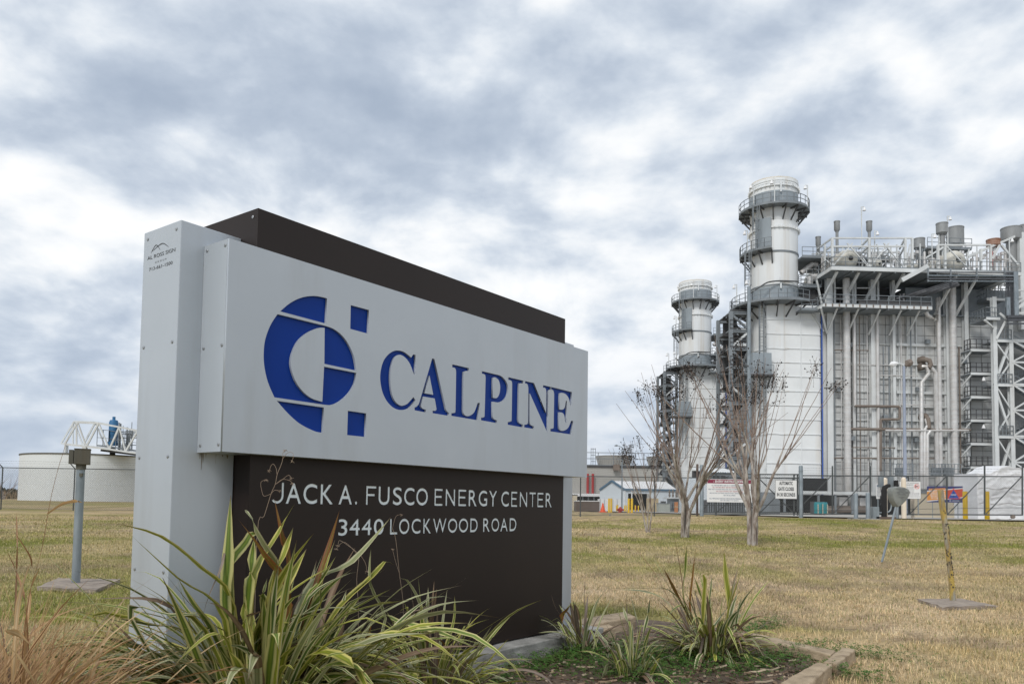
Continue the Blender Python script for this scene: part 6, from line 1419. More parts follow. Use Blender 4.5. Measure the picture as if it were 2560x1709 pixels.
MB().bb(-w_ / 2 - .3, w_ / 2, -dp / 2 - .1, dp / 2, -.35, -.12).build('runner', black_m, o)
m = MB()
for dx in (-.45, 0, .45): m.bb(w_ * dx - .05, w_ * dx + .05, -dp / 2, -dp / 2 + .1, -.12, 0)
m.build('foot', black_m, o)
cp = thing('canopy', 'corrugated metal canopy roof behind the entry board', 'canopy', (0, 64, 0))
CC = lambda x, y: at(x, y, 64) - Vector((0, 64, 0))
a, b_ = CC(1758, 1180), CC(1846, 1180); m = MB(); n_ = 30
for i in range(n_):
    x0 = a.x + (b_.x - a.x) * i / n_; x1 = a.x + (b_.x - a.x) * (i + 1) / n_; z0_ = a.z + (.06 if i % 2 else 0); z1_ = a.z + (.06 if (i + 1) % 2 else 0)
    m.add([(x0, 0, z0_), (x1, 0, z1_), (x1, 4, z1_ + .5), (x0, 4, z0_ + .5)], [(0, 1, 2, 3)])
m.build('roof', steel_w, cp); MB().bb(a.x, b_.x, 3.8, 4, a.z - 1.2, a.z + .3).build('rear_wall', steel_d, cp)
for k in range(5): x_ = a.x + .1 + (b_.x - a.x - .2) * k / 4; MB().beam((x_, .2, YARD), (x_, .2, a.z), .1).build('post', steel_g, cp)
MB().bb(a.x, b_.x, .1, .2, a.z - .25, a.z - .02).build('beam', steel_g, cp)
o, w_, H, dp = bx3('chemical_tote', 'teal drums in a pale rack at the foot of the boiler house', 'drum rack', 2039, 1253, 2062, 1282, 55, 1, steel_d)
for k in (-.25, .25): MB().lathe([(.3, .1), (.3, H * .85), (.25, H * .95), (0, H * .95)], 12, (w_ * k, -dp / 2 - .1)).build('drum', mat('teal_plastic', (.02, .25, .28)), o, smooth=True)
for k in (-.5, 0, .5): MB().beam((w_ * k, -dp / 2 - .45, 0), (w_ * k, -dp / 2 - .45, H * .8), .05).build('rack_post', beige_m, o)
o, w_, H, dp = bx3('beige_wall', 'long low beige wall behind the banner', 'wall', 2283, 1234, 2412, 1294, 46, .3, beige_m)
MB().bb(-w_ / 2, w_ / 2, -dp / 2 - .05, dp / 2 + .05, H, H + .1).build('coping', steel_g, o)
for k in range(7): MB().bb(w_ * .28 + k * .09, w_ * .28 + k * .09 + .04, -dp / 2 - .03, -dp / 2, H * .55, H * .85).build('vent_slat', black_m, o)
# white tarp over a stack of goods
tp = thing('tarp_stack', 'tall crate stack wrapped in wrinkled white tarp right of the yellow bollards', 'tarp', at(2487, 1296, 42.0)); tp.location.z = YARD
w_ = (at(2556, 1296, 42).x - at(2417, 1296, 42).x); H = at(2417, 1184, 42).z - YARD; H2 = at(2540, 1171, 42).z - YARD
m = MB(); nx_, nz_ = 90, 56
def tarp_pt(i, j, face):
    u, v = i / nx_, j / nz_
    top_ = H + (H2 - H) * sstep(.15, .5, u) - .05 * math.sin(u * 9)
    x_ = -w_ / 2 + w_ * u; z_ = top_ * v
    q = Vector((u * 5, v * 4, 1))
    d_ = .06 * noise.noise(q) + .09 * abs(noise.noise(Vector((u * 3, v * 9, 2)))) + .03 * noise.noise(q * 4) + .035 * abs(noise.noise(Vector((u * 16 + v * 6, v * 7, 5))))
    return (x_ + .05 * noise.noise(q + Vector((9, 0, 0))), -1 + d_ * (.3 + .7 * min(1, v * 3)) * 1.0, z_ + .06 * noise.noise(q * 2))
vs = [tarp_pt(i, j, 0) for j in range(nz_ + 1) for i in range(nx_ + 1)]
vs += [(x, 1.2, z + .10 * math.sin(PI * i / nx_)) for i, (x, y, z) in enumerate(vs[nz_ * (nx_ + 1):])]
m.add(vs, [(j * (nx_ + 1) + i, j * (nx_ + 1) + i + 1, (j + 1) * (nx_ + 1) + i + 1, (j + 1) * (nx_ + 1) + i) for j in range(nz_ + 1) for i in range(nx_)])
l0 = [(x, y, z) for x, y, z in [vs[j * (nx_ + 1)] for j in range(nz_ + 1)]]; m.add(l0 + [(x, 1.2, z) for x, y, z in l0], [(j, j + 1, nz_ + 2 + j, nz_ + 1 + j) for j in range(nz_)])
m.build('tarp', tarp_m, tp, smooth=True); MB().bb(-w_ / 2 + .25, w_ / 2, -.6, 1.1, 0, H - .3).build('crate', wood_m, tp)
m = MB()
for v_ in (.33, .66): m.path([Vector((-w_ / 2 + w_ * k / 12, -1.14 - .03 * math.sin(k * 2.3), H * v_ + .05 * math.sin(k * 1.3))) for k in range(13)], .012, 5)
m.build('rope', brown_m, tp)
# lamp posts
sl = thing('street_lamp', 'tall pale street lamp with two heads before the boiler house', 'lamp post', at(2264, 1280, 60)); sl.location.z = YARD
SLp = lambda x, y: PLs(x, y)
base = sl.location.copy(); VS = VPl(base, base + Vector((1, 0, 0))); zc_ = lambda x, y: VS(2000 + x / 5.227, 760 + y / 5.227) - base
MB().path([Vector((0, 0, 0)), Vector((0, 0, zc_(1372, 810).z))], [.14, .09], 12).build('pole', mat('lamp_pole_paint', (.33, .37, .46)), sl, smooth=True)
MB().path(catmull([zc_(1372, 830), zc_(1350, 800), zc_(1310, 778), zc_(1280, 772)], 4), .05, 6).build('arm', steel_w, sl, smooth=True)
MB().path([zc_(1285, 773), zc_(1240, 778), zc_(1200, 788), zc_(1172, 792)], [.06, .2, .22, .08], 8).build('lamp_head', white_m, sl, smooth=True)
MB().path([zc_(1385, 808), zc_(1410, 775), zc_(1440, 765), zc_(1470, 778)], [.1, .3, .3, .12], 8).build('lamp_head', brown_pipe, sl)
tpz = thing('steel_mast', 'tall plain grey mast in front of the near stack', 'mast', at(1873, 1280, 78)); tpz.location.z = YARD
H = at(1874, 716, 78).z - YARD; MB().lathe([(.24, 0), (.24, .1), (.20, .12), (.17, H), (0, H + .02)], 14).build('pole', galv, tpz, smooth=True)
m = MB(); m.lathe([(.34, 0), (.34, .08), (.0, .09)], 12); m.build('base_plate', steel_g, tpz)
lp = thing('thin_lamp_post', 'slender grey lamp post in front of the cooling tower', 'lamp post', at(1554.5, 1272, 80)); lp.location.z = YARD
H = at(1554, 1118, 80).z - YARD; MB().path([Vector((0, 0, 0)), Vector((0, 0, H))], [.08, .05], 8).build('pole', galv, lp, smooth=True)
MB().path([Vector((0, 0, H)), Vector((-.3, 0, H + .15)), Vector((-.5, 0, H + .18))], .04, 6).build('arm', galv, lp); MB().path([Vector((-.45, 0, H + .19)), Vector((-.6, 0, H + .2)), Vector((-.8, 0, H + .16))], [.05, .1, .03], 8).build('lamp_head', steel_g, lp)
# grey flood lamp at the front of the bed
fl = thing('flood_lamp', 'grey plastic lamp housing on the bed at the bottom edge', 'lamp', gz(1742, 1812, .0))
m = MB(); m.lathe([(.16, 0), (.17, .05), (.15, .10), (.09, .135), (0, .14)], 6, (0.03, 0)); m.build('housing', mat('grey_plastic', (.20, .215, .23), rough=.4), fl, bevel=.01)
m = MB(); m.lathe([(.05, 0), (.055, .09), (.05, .115), (0, .12)], 12, (-.15, -.02)); m.build('cap', mat('pale_plastic', (.5, .51, .52), rough=.4), fl, smooth=True)

# ------------------------------------------------------------------ plants
leaf_m = attr_mat('flax_leaf', .5, .18, .45)
FACE = VPl(SG(0, .235), SG(3, .235))
def face_y(px):
    r_ = ray(px, 1400); k = ((FACE.P - CAM).dot(FACE.n)) / r_.dot(FACE.n); return r_.y * k
PAL = {
    'green': ((.085, .15, .016), (.175, .235, .028), (.54, .51, .21)),
    'olive': ((.18, .22, .02), (.29, .31, .034), (.54, .49, .15)),
    'deep': ((.045, .095, .022), (.10, .15, .03), (.58, .55, .34)),
    'pale': ((.24, .27, .12), (.33, .35, .18), (.50, .49, .30)),
    'rust': ((.20, .13, .025), (.26, .15, .03), (.24, .09, .03)),
    'dead': ((.24, .165, .105), (.30, .21, .14), (.19, .125, .08)),
    'grey': ((.20, .15, .115), (.26, .20, .155), (.16, .12, .09)),
}
def leaf(parent, pts, w, kind, rng, tip_b=.12, fold=.35, mt=None, rows=13, face=None, acc=None):
    """a strap leaf along a curve: folded towards its base, striped along its length"""
    P = catmull(pts, max(3, rows // (len(pts) - 1))); n = len(P) - 1
    cols = [-1, -.9, -.62, -.36, 0, .36, .62, .9, 1]
    if w < .012: cols = [-1, -.5, 0, .5, 1]
    g1, g2, cr_ = [np.array(c) for c in PAL[kind]]
    vary = rng.uniform(.85, 1.15); stripe = rng.random() < .5
    vs, cs = [], []
    view = (CAM - P[n // 2]).normalized() if face is None else face
    roll0 = rng.uniform(-.45, .45); rt = rng.uniform(-.5, .5)
    phase = rng.uniform(0, 6); wav = rng.uniform(0, .16); cr_at = rng.randint(5, max(6, n)) if rng.random() < .18 else 999
    for i, p in enumerate(P):
        u = i / n
        d = (P[min(i + 1, n)] - P[max(i - 1, 0)]).normalized()
        s_ = d.cross(view)
        if s_.length < 1e-3: s_ = Vector((1, 0, 0))
        s_.normalize(); nn = s_.cross(d)
        a = roll0 + rt * u
        s2_, n2_ = s_ * math.cos(a) + nn * math.sin(a), nn * math.cos(a) - s_ * math.sin(a)
        prof = (.55 + .45 * sstep(0, .45, u)) * (1 - sstep(.62, 1.0, u) ** 1.5 * .97)
        fd = fold * (1 - u * .8)
        prof *= 1 + wav * math.sin(phase + u * 23)
        if i >= cr_at: P[i] = p = p + nn * (-.35 * w * (i - cr_at)) - Vector((0, 0, .018 * (i - cr_at) ** 1.5))
        for c in cols:
            vs.append(p + s2_ * (w / 2 * prof * c) + n2_ * (w / 2 * prof * abs(c) * fd))
            ac = abs(c)
            if len(cols) == 5: k = g1 if ac < .6 else cr_
            elif ac == 1: k = cr_ * .55 + np.array((.20, .07, .035)) * .45
            elif ac > .6: k = cr_
            elif ac > .3: k = g1 if not stripe else g1 * .8
            else: k = g2
            k = k * vary * (1 + .12 * math.sin(phase + u * 17 + c * 3))
            tb = sstep(1 - tip_b, 1, u) if kind not in ('dead', 'grey') else 0
            k = k * (1 - tb) + np.array((.075, .035, .02)) * tb
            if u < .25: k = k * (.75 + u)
            cs.append(k)
    m = len(cols)
    fs = [(i * m + j, i * m + j + 1, (i + 1) * m + j + 1, (i + 1) * m + j) for i in range(n) for j in range(m - 1)]
    if acc is not None:
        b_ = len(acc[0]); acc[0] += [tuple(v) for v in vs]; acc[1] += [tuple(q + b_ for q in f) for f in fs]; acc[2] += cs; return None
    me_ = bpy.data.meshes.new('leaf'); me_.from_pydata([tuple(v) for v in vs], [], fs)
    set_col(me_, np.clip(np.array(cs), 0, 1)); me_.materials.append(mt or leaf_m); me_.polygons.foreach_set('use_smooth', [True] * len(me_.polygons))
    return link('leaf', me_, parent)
def arc_leaf(parent, root, az, el, L_, w, kind, rng, droop=.6, org=None, **kw):
    o = Vector(org) if org else Vector((0, 0, 0))
    h = Vector((math.cos(az), math.sin(az), 0))
    pts = []; d_el = el; p = Vector(root)
    for i in range(6):
        pts.append(p.copy() - o * 0); 
        st = L_ / 5; p = p + (h * math.cos(d_el) + Vector((0, 0, 1)) * math.sin(d_el)) * st
        d_el -= droop / 5 * (1 + i * .35)
        if p.z < .015: p.z = .015
    return leaf(parent, pts, w, kind, rng, face=(Vector((0, 0, 1)) * math.cos(el) - h * math.sin(el)) * 1.0 if rng.random() < .35 else None, **kw)
def flax(label, root, traced, zoom_, depth, rnd, spread, lrange, wrange, seed, kinds, clampf=True, elr=(.25, 1.35), upf=0.0, extra=0):
    rng = random.Random(seed)
    r0 = Vector((root[0], root[1], 0))
    pl = thing('flax_plant', label, 'plant', r0, 0, 'variegated flax plants in the bed')
    ox, oy, k = zoom_
    for t_ in traced:
        *ps, w, kind = t_
        pts = []
        y0 = root[1] + rng.uniform(-.12, .12)
        for q in ps[::-1]:
            px, py = ox + q[0] / k, oy + q[1] / k
            y = depth(px) + rng.uniform(-.04, .04)
            if clampf: y = min(y, face_y(px) - .04)
            p = at(px, py, y); p.z = max(p.z, .03); pts.append(p - r0)
        low = pts[0]
        dirx = (low - pts[1])
        base = Vector((rng.uniform(-.5, .5) * spread, rng.uniform(-.5, .5) * spread, .02))
        if low.z > .12:
            base = Vector((base.x * .6 + .25 * low.x, base.y * .6 + .25 * low.y, .02)); pts = [base] + pts
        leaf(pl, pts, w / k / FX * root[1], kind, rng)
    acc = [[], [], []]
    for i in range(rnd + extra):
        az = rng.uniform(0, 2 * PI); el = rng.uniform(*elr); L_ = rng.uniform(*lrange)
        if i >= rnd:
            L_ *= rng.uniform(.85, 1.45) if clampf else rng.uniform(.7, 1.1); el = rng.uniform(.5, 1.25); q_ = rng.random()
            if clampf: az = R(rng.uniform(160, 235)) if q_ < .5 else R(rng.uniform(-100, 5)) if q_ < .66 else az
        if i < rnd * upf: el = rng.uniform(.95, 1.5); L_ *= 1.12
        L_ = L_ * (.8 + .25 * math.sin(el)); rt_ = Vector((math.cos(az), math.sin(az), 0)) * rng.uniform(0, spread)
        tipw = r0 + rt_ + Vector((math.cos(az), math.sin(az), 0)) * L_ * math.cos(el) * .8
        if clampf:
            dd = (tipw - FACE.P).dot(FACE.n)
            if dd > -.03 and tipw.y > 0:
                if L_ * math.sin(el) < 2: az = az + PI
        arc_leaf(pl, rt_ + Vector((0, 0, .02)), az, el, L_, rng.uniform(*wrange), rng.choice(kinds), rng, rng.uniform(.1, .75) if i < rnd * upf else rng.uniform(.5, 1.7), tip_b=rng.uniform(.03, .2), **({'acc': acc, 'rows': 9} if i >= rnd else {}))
    if extra:
        me_ = bpy.data.meshes.new('inner_leaves'); me_.from_pydata(acc[0], [], acc[1]); set_col(me_, np.clip(np.array(acc[2]), 0, 1)); me_.materials.append(leaf_m); me_.polygons.foreach_set('use_smooth', [True] * len(me_.polygons))
        tag(link('inner_leaves', me_, pl), kind='stuff')
    return pl
Z6 = (300, 1150, 2.349)
T1 = [((650, 205), (630, 560), (622, 950), 80, 'green'), ((735, 180), (800, 420), (980, 800), 46, 'pale'), ((905, 220), (955, 440), (1000, 680), 50, 'rust'),
      ((1025, 255), (930, 430), (760, 800), 62, 'olive'), ((1018, 392), (960, 560), (880, 830), 48, 'olive'), ((1095, 520), (980, 730), (850, 960), 76, 'olive'),
      ((1290, 290), (1230, 500), (1140, 760), 44, 'rust'), ((1592, 332), (1360, 600), (1080, 800), 78, 'pale'), ((1595, 545), (1480, 680), (1220, 960), 46, 'olive'),
      ((1555, 640), (1380, 760), (1200, 1000), 58, 'green'), ((1475, 500), (1470, 720), (1540, 1020), 40, 'pale'), ((55, 430), (330, 690), (610, 940), 64, 'olive'),
      ((0, 375), (240, 450), (480, 640), (660, 860), 54, 'olive'), ((115, 755), (300, 850), (700, 1100), 40, 'olive'), ((830, 340), (740, 480), (650, 720), 52, 'green'),
      ((690, 340), (850, 560), (1000, 850), 44, 'rust'), ((790, 450), (765, 650), (740, 920), 66, 'green'), ((1270, 560), (1170, 720), (1070, 870), 48, 'green'),
      ((-20, 850), (200, 890), (500, 1000), 40, 'olive'), ((230, 1080), (350, 1170), (500, 1290), 60, 'green'), ((410, 1240), (600, 1255), (820, 1310), 62, 'green'),
      ((1062, 1260), (1052, 1080), (1045, 935), (1000, 980), 52, 'olive'), ((310, 1310), (400, 1110), (520, 985), (640, 1020), (740, 1160), 46, 'green'),
      ((1910, 1140), (1700, 1195), (1450, 1290), 56, 'pale'), ((1390, 1145), (1540, 1200), (1720, 1310), 64, 'olive'), ((1480, 910), (1450, 1080), (1400, 1260), 52, 'rust'),
      ((2100, 1105), (1880, 1010), (1640, 950), (1480, 960), 40, 'green'), ((340, 690), (430, 850), (560, 1050), 90, 'green'), ((1190, 560), (1180, 860), (1200, 1100), 46, 'green'),
      ((0, 1115), (200, 1190), (420, 1270), 70, 'deep'), ((580, 1120), (680, 1200), (800, 1310), 62, 'green'), ((735, 810), (720, 950), (760, 1080), 56, 'olive'),
      ((865, 690), (840, 800), (830, 900), 52, 'green'), ((1640, 830), (1470, 860), (1180, 1010), 56, 'olive'), ((985, 830), (960, 1000), (900, 1160), 52, 'olive'),
      ((1330, 760), (1290, 900), (1230, 1060), 44, 'deep'), ((1600, 750), (1400, 860), (1180, 1020), 50, 'green'), ((490, 900), (300, 910), (60, 930), 40, 'deep'),
      ((0, 930), (180, 970), (420, 1060), 56, 'deep'), ((-60, 1240), (140, 1230), (360, 1290), 44, 'rust'), ((1725, 1170), (1700, 1250), (1690, 1330), 46, 'pale'),
      ((780, 1170), (900, 1250), (1000, 1320), 60, 'olive'), ((1180, 1250), (1110, 1180), (1000, 1190), 40, 'olive'), ((1350, 1050), (1220, 1010), (1120, 1070), 40, 'olive'),
      ((120, 1130), (300, 1120), (520, 1180), 30, 'deep'), ((700, 935), (790, 905), (850, 960), 44, 'dead'), ((840, 890), (850, 960), (860, 1010), 50, 'olive'),
      ((530, 465), (600, 520), (640, 640), 14, 'grey'), ((290, 750), (330, 880), (420, 1000), 10, 'grey'), ((250, 650), (390, 820), (520, 1010), 10, 'grey'), ((1110, 650), (1060, 800), (1000, 950), 18, 'grey'), ((330, 690), (200, 740), (0, 880), (-120, 1000), 30, 'olive')]
flax('largest variegated flax with broad striped leaves in front of the sign', (-1.06, 3.48), T1, Z6, lambda px: 3.42 + max(-.42, min(.62, .62 * (px - 620) / 380)), 236, .30, (.45, .92), (.018, .046), 3, ['green', 'green', 'olive', 'green', 'olive', 'deep', 'deep', 'pale', 'green', 'olive', 'pale', 'dead'], upf=.45, extra=520)
T2 = [((2280, 900), (2100, 1020), (1780, 1250), 34, 'olive'), ((2055, 835), (1920, 990), (1740, 1230), 36, 'olive'), ((1965, 790), (1960, 950), (1880, 1200), 32, 'green'), ((1750, 680), (1770, 900), (1790, 1150), 34, 'green'),
      ((1810, 740), (1800, 900), (1760, 1150), 30, 'pale'), ((1845, 710), (1825, 950), (1790, 1200), 30, 'dead'), ((1635, 640), (1740, 790), (1800, 1000), 22, 'pale'), ((1700, 690), (1720, 850), (1740, 1050), 28, 'grey'), ((1640, 890), (1690, 870), (1700, 1010), 40, 'olive'),
      ((2185, 855), (2080, 940), (1930, 1130), 26, 'olive'), ((1935, 830), (1750, 880), (1600, 960), 16, 'grey'), ((2170, 930), (2050, 980), (1900, 1120), 24, 'olive'), ((1860, 750), (1840, 900), (1820, 1050), 22, 'dead'), ((2030, 1270), (1950, 1150), (1860, 1060), 24, 'rust')]
flax('mid sized ragged flax between the largest flax and the concrete footing', (-.40, 4.3), T2, Z6, lambda px: 4.2 + max(-.2, min(.5, .45 * (px - 1040) / 250)), 120, .18, (.26, .56), (.012, .026), 5, ['green', 'olive', 'olive', 'pale', 'green', 'dead', 'grey'], upf=.4, extra=110)
Z7 = (1250, 1300, 2.349)
T3 = [((645, 380), (570, 480), (520, 640), 26, 'pale'), ((300, 545), (380, 620), (470, 740), 22, 'green'), ((345, 490), (400, 590), (480, 720), 26, 'green'), ((410, 475), (440, 600), (500, 740), 28, 'grey'), ((440, 480), (470, 600), (510, 740), 24, 'dead'),
      ((230, 635), (340, 615), (450, 690), 16, 'green'), ((220, 660), (340, 658), (440, 715), 18, 'deep'), ((580, 650), (565, 710), (545, 770), 22, 'pale'), ((435, 480), (400, 520), (360, 590), 26, 'rust'), ((372, 455), (420, 470), (470, 560), 20, 'green'), ((300, 430), (330, 520), (400, 620), 8, 'grey'), ((500, 310), (497, 450), (500, 560), 5, 'grey')]
flax('small drooping flax at the far end of the sign footing', (.52, 5.85), T3, Z7, lambda px: 5.75, 34, .12, (.2, .46), (.014, .03), 7, ['green', 'pale', 'green', 'dead', 'grey', 'grey'], clampf=False, upf=.4)
T4 = [((655, 545), (680, 700), (725, 880), 40, 'deep'), ((683, 490), (720, 620), (765, 770), 30, 'green'), ((765, 430), (795, 560), (810, 660), 30, 'deep'), ((880, 455), (868, 560), (845, 660), 26, 'deep'), ((885, 625), (845, 740), (790, 880), 32, 'green'),
      ((945, 800), (912, 850), (880, 915), 32, 'olive'), ((615, 790), (690, 855), (730, 925), 30, 'olive'), ((720, 500), (740, 570), (760, 660), 22, 'pale'), ((790, 680), (830, 760), (850, 860), 26, 'pale'), ((745, 350), (745, 520), (750, 680), 7, 'grey'), ((570, 920), (640, 850), (720, 830), 28, 'pale')]
flax('small upright flax with cream edged leaves in the middle of the bed', (.78, 5.05), T4, Z7, lambda px: 5.05, 30, .1, (.18, .42), (.014, .03), 11, ['deep', 'green', 'green', 'dead', 'grey'], clampf=False, upf=.5)
T5 = [((1015, 50), (1060, 300), (1110, 640), 12, 'rust'), ((775, 140), (900, 300), (1020, 520), 11, 'rust'), ((1155, 120), (1130, 330), (1120, 560), 12, 'rust'), ((1095, 150), (1088, 280), (1080, 480), 26, 'green'), ((1210, 160), (1205, 330), (1190, 580), 28, 'olive'),
      ((1315, 170), (1328, 330), (1345, 520), 34, 'olive'), ((1440, 205), (1405, 340), (1340, 560), 30, 'olive'), ((900, 215), (960, 330), (1050, 500), 20, 'green'), ((1245, 320), (1232, 480), (1220, 660), 26, 'deep'), ((1420, 400), (1310, 550), (1220, 700), 40, 'deep'), ((950, 600), (1030, 515), (1080, 508), (1110, 600), 36, 'green'),
      ((635, 398), (850, 398), (990, 410), (1100, 540), 22, 'pale'), ((690, 405), (860, 420), (1000, 500), 20, 'pale'), ((1590, 490), (1430, 425), (1350, 560), 14, 'olive'), ((1730, 792), (1520, 700), (1370, 640), 14, 'dead'), ((1520, 560), (1430, 600), (1350, 640), 22, 'dead'), ((960, 280), (1010, 380), (1060, 480), 26, 'rust'),
      ((1140, 330), (1180, 450), (1210, 600), 30, 'green'), ((1180, 830), (1215, 760), (1225, 690), 22, 'grey'), ((1170, 920), (1195, 820), (1215, 730), 16, 'dead'), ((1060, 640), (1140, 690), (1180, 740), 26, 'deep'), ((900, 715), (1000, 715), (1120, 700), 22, 'deep'), ((640, 760), (860, 700), (1100, 660), 14, 'dead'),
      ((1400, 260), (1370, 400), (1340, 520), 20, 'pale'), ((1050, 900), (1150, 800), (1220, 720), 14, 'dead'), ((1550, 950), (1420, 800), (1340, 700), 9, 'grey'), ((1255, 860), (1250, 800), (1240, 720), 24, 'green'), ((540, 430), (700, 560), (900, 640), 8, 'grey'), ((480, 220), (640, 330), (860, 480), 5, 'grey')]
flax('large upright flax with brown flower stalks at the right of the bed', (1.46, 5.75), T5, Z7, lambda px: 5.7, 120, .2, (.26, .6), (.012, .032), 13, ['deep', 'green', 'olive', 'green', 'deep', 'grey', 'dead', 'green'], clampf=False, elr=(.05, 1.45), upf=.35, extra=70)
# dry ornamental grass at the lower left
rng = random.Random(21)
dg_ = thing('dry_grass_clump', 'dry orange brown grass clump at the bottom left corner', 'grass clump', (-1.60, 2.6, 0))
PAL['straw'] = ((.48, .30, .14), (.55, .36, .18), (.40, .24, .10)); PAL['straw2'] = ((.34, .19, .09), (.41, .25, .13), (.28, .15, .07)); PAL['straw3'] = ((.55, .40, .22), (.60, .45, .27), (.50, .34, .17))
Z5 = (0, 950, 2.065)
def tr(pts, w, kind, y=2.55):
    P = [at(Z5[0] + a / Z5[2], Z5[1] + b / Z5[2], y + rng.uniform(-.05, .05)) - dg_.location for a, b in pts]
    leaf(dg_, P[::-1], w, kind, rng, tip_b=0, rows=16)
tr([(415, 140), (330, 360), (265, 600), (215, 880), (150, 1120), (110, 1500), (90, 1800)], .006, 'straw2')
tr([(428, 630), (385, 624), (320, 640), (245, 690)], .010, 'straw', 2.5)
tr([(92, 800), (85, 1000), (75, 1300), (60, 1700)], .008, 'straw2'); tr([(30, 870), (80, 980), (130, 1150), (150, 1500)], .007, 'straw2'); tr([(65, 770), (150, 900), (165, 960)], .006, 'straw2'); tr([(85, 680), (88, 800), (90, 860)], .004, 'straw2')
tr([(25, 1290), (90, 1310), (160, 1370)], .022, 'straw3', 2.4); tr([(160, 930), (95, 1150), (70, 1500), (60, 1800)], .013, 'straw3'); tr([(210, 960), (160, 1080), (140, 1300), (110, 1700)], .012, 'straw')
tr([(-10, 1330), (90, 1420), (180, 1560)], .009, 'straw3', 2.35)
for i in range(285):
    az = rng.uniform(0, 2 * PI); el = rng.uniform(.9, 1.53); L_ = rng.uniform(.55, .98)
    arc_leaf(dg_, (rng.uniform(-.17, .17), rng.uniform(-.2, .2), .02), az, el, L_, rng.uniform(.005, .014), rng.choice(['straw', 'straw', 'straw2', 'straw2', 'straw3', 'dead']), rng, rng.uniform(.4, 1.9), tip_b=0, rows=10)
m = MB(); straw_fine = mat('fine_straw', (.52, .35, .18), (.29, .17, .085), rough=.9, scale=14)
for i in range(900):
    az = rng.uniform(0, 2 * PI); el = rng.uniform(1.05, 1.55); L_ = rng.uniform(.4, .8); p = Vector((rng.gauss(-.10, .075), rng.gauss(0, .11), .02)); P = []
    for k in range(6):
        P.append(p.copy()); p = p + (Vector((math.cos(az), math.sin(az), 0)) * math.cos(el) + Vector((0, 0, 1)) * math.sin(el)) * L_ / 5; el -= rng.uniform(.0, .27); az += rng.gauss(0, .12)
    m.path(P, [.0026, .0026, .0022, .0018, .0014, .0007], 3, False)
tag(m.build('fine_blades', straw_fine, dg_), kind='stuff')
# dry weeds with curled seed heads before the dark panel
def weed(label, zo, paths, y, r_=.0010):
    P0 = at(zo[0] + paths[0][0][0] / zo[2], zo[1] + paths[0][0][1] / zo[2], y)
    w_ = thing('dry_weed', label, 'weed', (P0.x, P0.y, 0), 0, 'dry weed stems before the sign')
    f = lambda q: at(zo[0] + q[0] / zo[2], zo[1] + q[1] / zo[2], y) - w_.location
    for i, p in enumerate(paths):
        pts = [f(q) for q in p]
        if i == 0: pts = [Vector((pts[0].x * .3, .03, 0))] + pts
        MB().path(catmull(pts, 4), [r_ * 1.3 if i == 0 else r_] * ((len(pts) - 1) * 4 + 1), 5).build('stem', twig_w, w_, smooth=True)
    m = MB()
    for p in paths[1:]:
        e = f(p[-1])
        for k in range(9):
            d = Vector((random.uniform(-1, 1), random.uniform(-.5, .5), random.uniform(-1, .3))) * .012; m.path([e, e + d], .0009, 3)
    tag(m.build('seed_head', twig_w, w_), kind='stuff')
twig_w = mat('dry_stem', (.34, .26, .19), (.25, .18, .13), rough=.9)
Zw = (540, 1080, 9.79)
weed('tall dry weed stem with curled tips crossing the letter J', Zw, [[(1000, 2600), (1180, 2050), (1350, 1500), (1450, 1270), (1500, 1020), (1600, 780), (1640, 620)], [(1640, 620), (1630, 560), (1640, 500), (1690, 440)], [(1640, 640), (1720, 530), (1800, 485), (1880, 510), (1890, 620), (1860, 690)], [(1490, 1020), (1470, 880), (1410, 780), (1350, 810), (1310, 930)], [(1450, 1275), (1620, 1160), (1770, 1050), (1850, 1120)], [(1450, 1275), (1620, 1155), (1790, 1175), (1880, 1250)], [(1350, 1500), (1180, 1560), (1120, 1430), (1100, 1220), (1230, 1160)], [(1350, 1500), (1430, 1420), (1540, 1430)]], 3.75)
weed('low dry weed sprig with curled tips under the street number', (300, 1150, 2.349), [[(1400, 900), (1390, 700), (1400, 560), (1340, 500)], [(1400, 560), (1320, 480), (1270, 520)], [(1400, 540), (1440, 600), (1450, 650)], [(1340, 500), (1290, 470), (1280, 500)]], 4.1, .0009)
weed('thin dry weed stem leaning right of the longest flax leaf', (300, 1150, 2.349), [[(1665, 900), (1640, 660), (1620, 470), (1600, 400)], [(1600, 400), (1620, 330), (1650, 318)], [(1640, 660), (1620, 600), (1600, 520)]], 4.25, .0008)
# ------------------------------------------------------------------ lawn blades
bedp = [(p.x, p.y) for p in bed]
def inpoly(x, y, poly):
    r_ = np.zeros(len(x), bool); n = len(poly)
    for i in range(n):
        (xa, ya), (xb, yb2) = poly[i], poly[(i + 1) % n]
        c = (ya > y) != (yb2 > y)
        with np.errstate(divide='ignore', invalid='ignore'): r_ ^= c & (x < (xb - xa) * (y - ya) / (yb2 - ya) + xa)
    return r_
slabs = [[(p.x, p.y) for p in [gz(*Zm(*q), .06) for q in ((385, 1300), (640, 1382), (1218, 1368), (820, 1292))]], [(p.x, p.y) for p in [gz(*Zk(*q), .06) for q in ((190, 1064), (490, 1080), (622, 1026), (300, 1020))]]]
hx = np.linspace(-60, 60, 241); hy_ = np.linspace(0, 60, 121)
HG = np.array([[hgt(a, b) for a in hx] for b in hy_])
def hgt_np(x, y):
    fx = np.clip((x + 60) / .5, 0, 239.99); fy = np.clip(y / .5, 0, 119.99); i = fx.astype(int); j = fy.astype(int); u = fx - i; v = fy - j
    return (HG[j, i] * (1 - u) + HG[j, i + 1] * u) * (1 - v) + (HG[j + 1, i] * (1 - u) + HG[j + 1, i + 1] * u) * v
V_, F_, C_l = [], [], []
off = 0
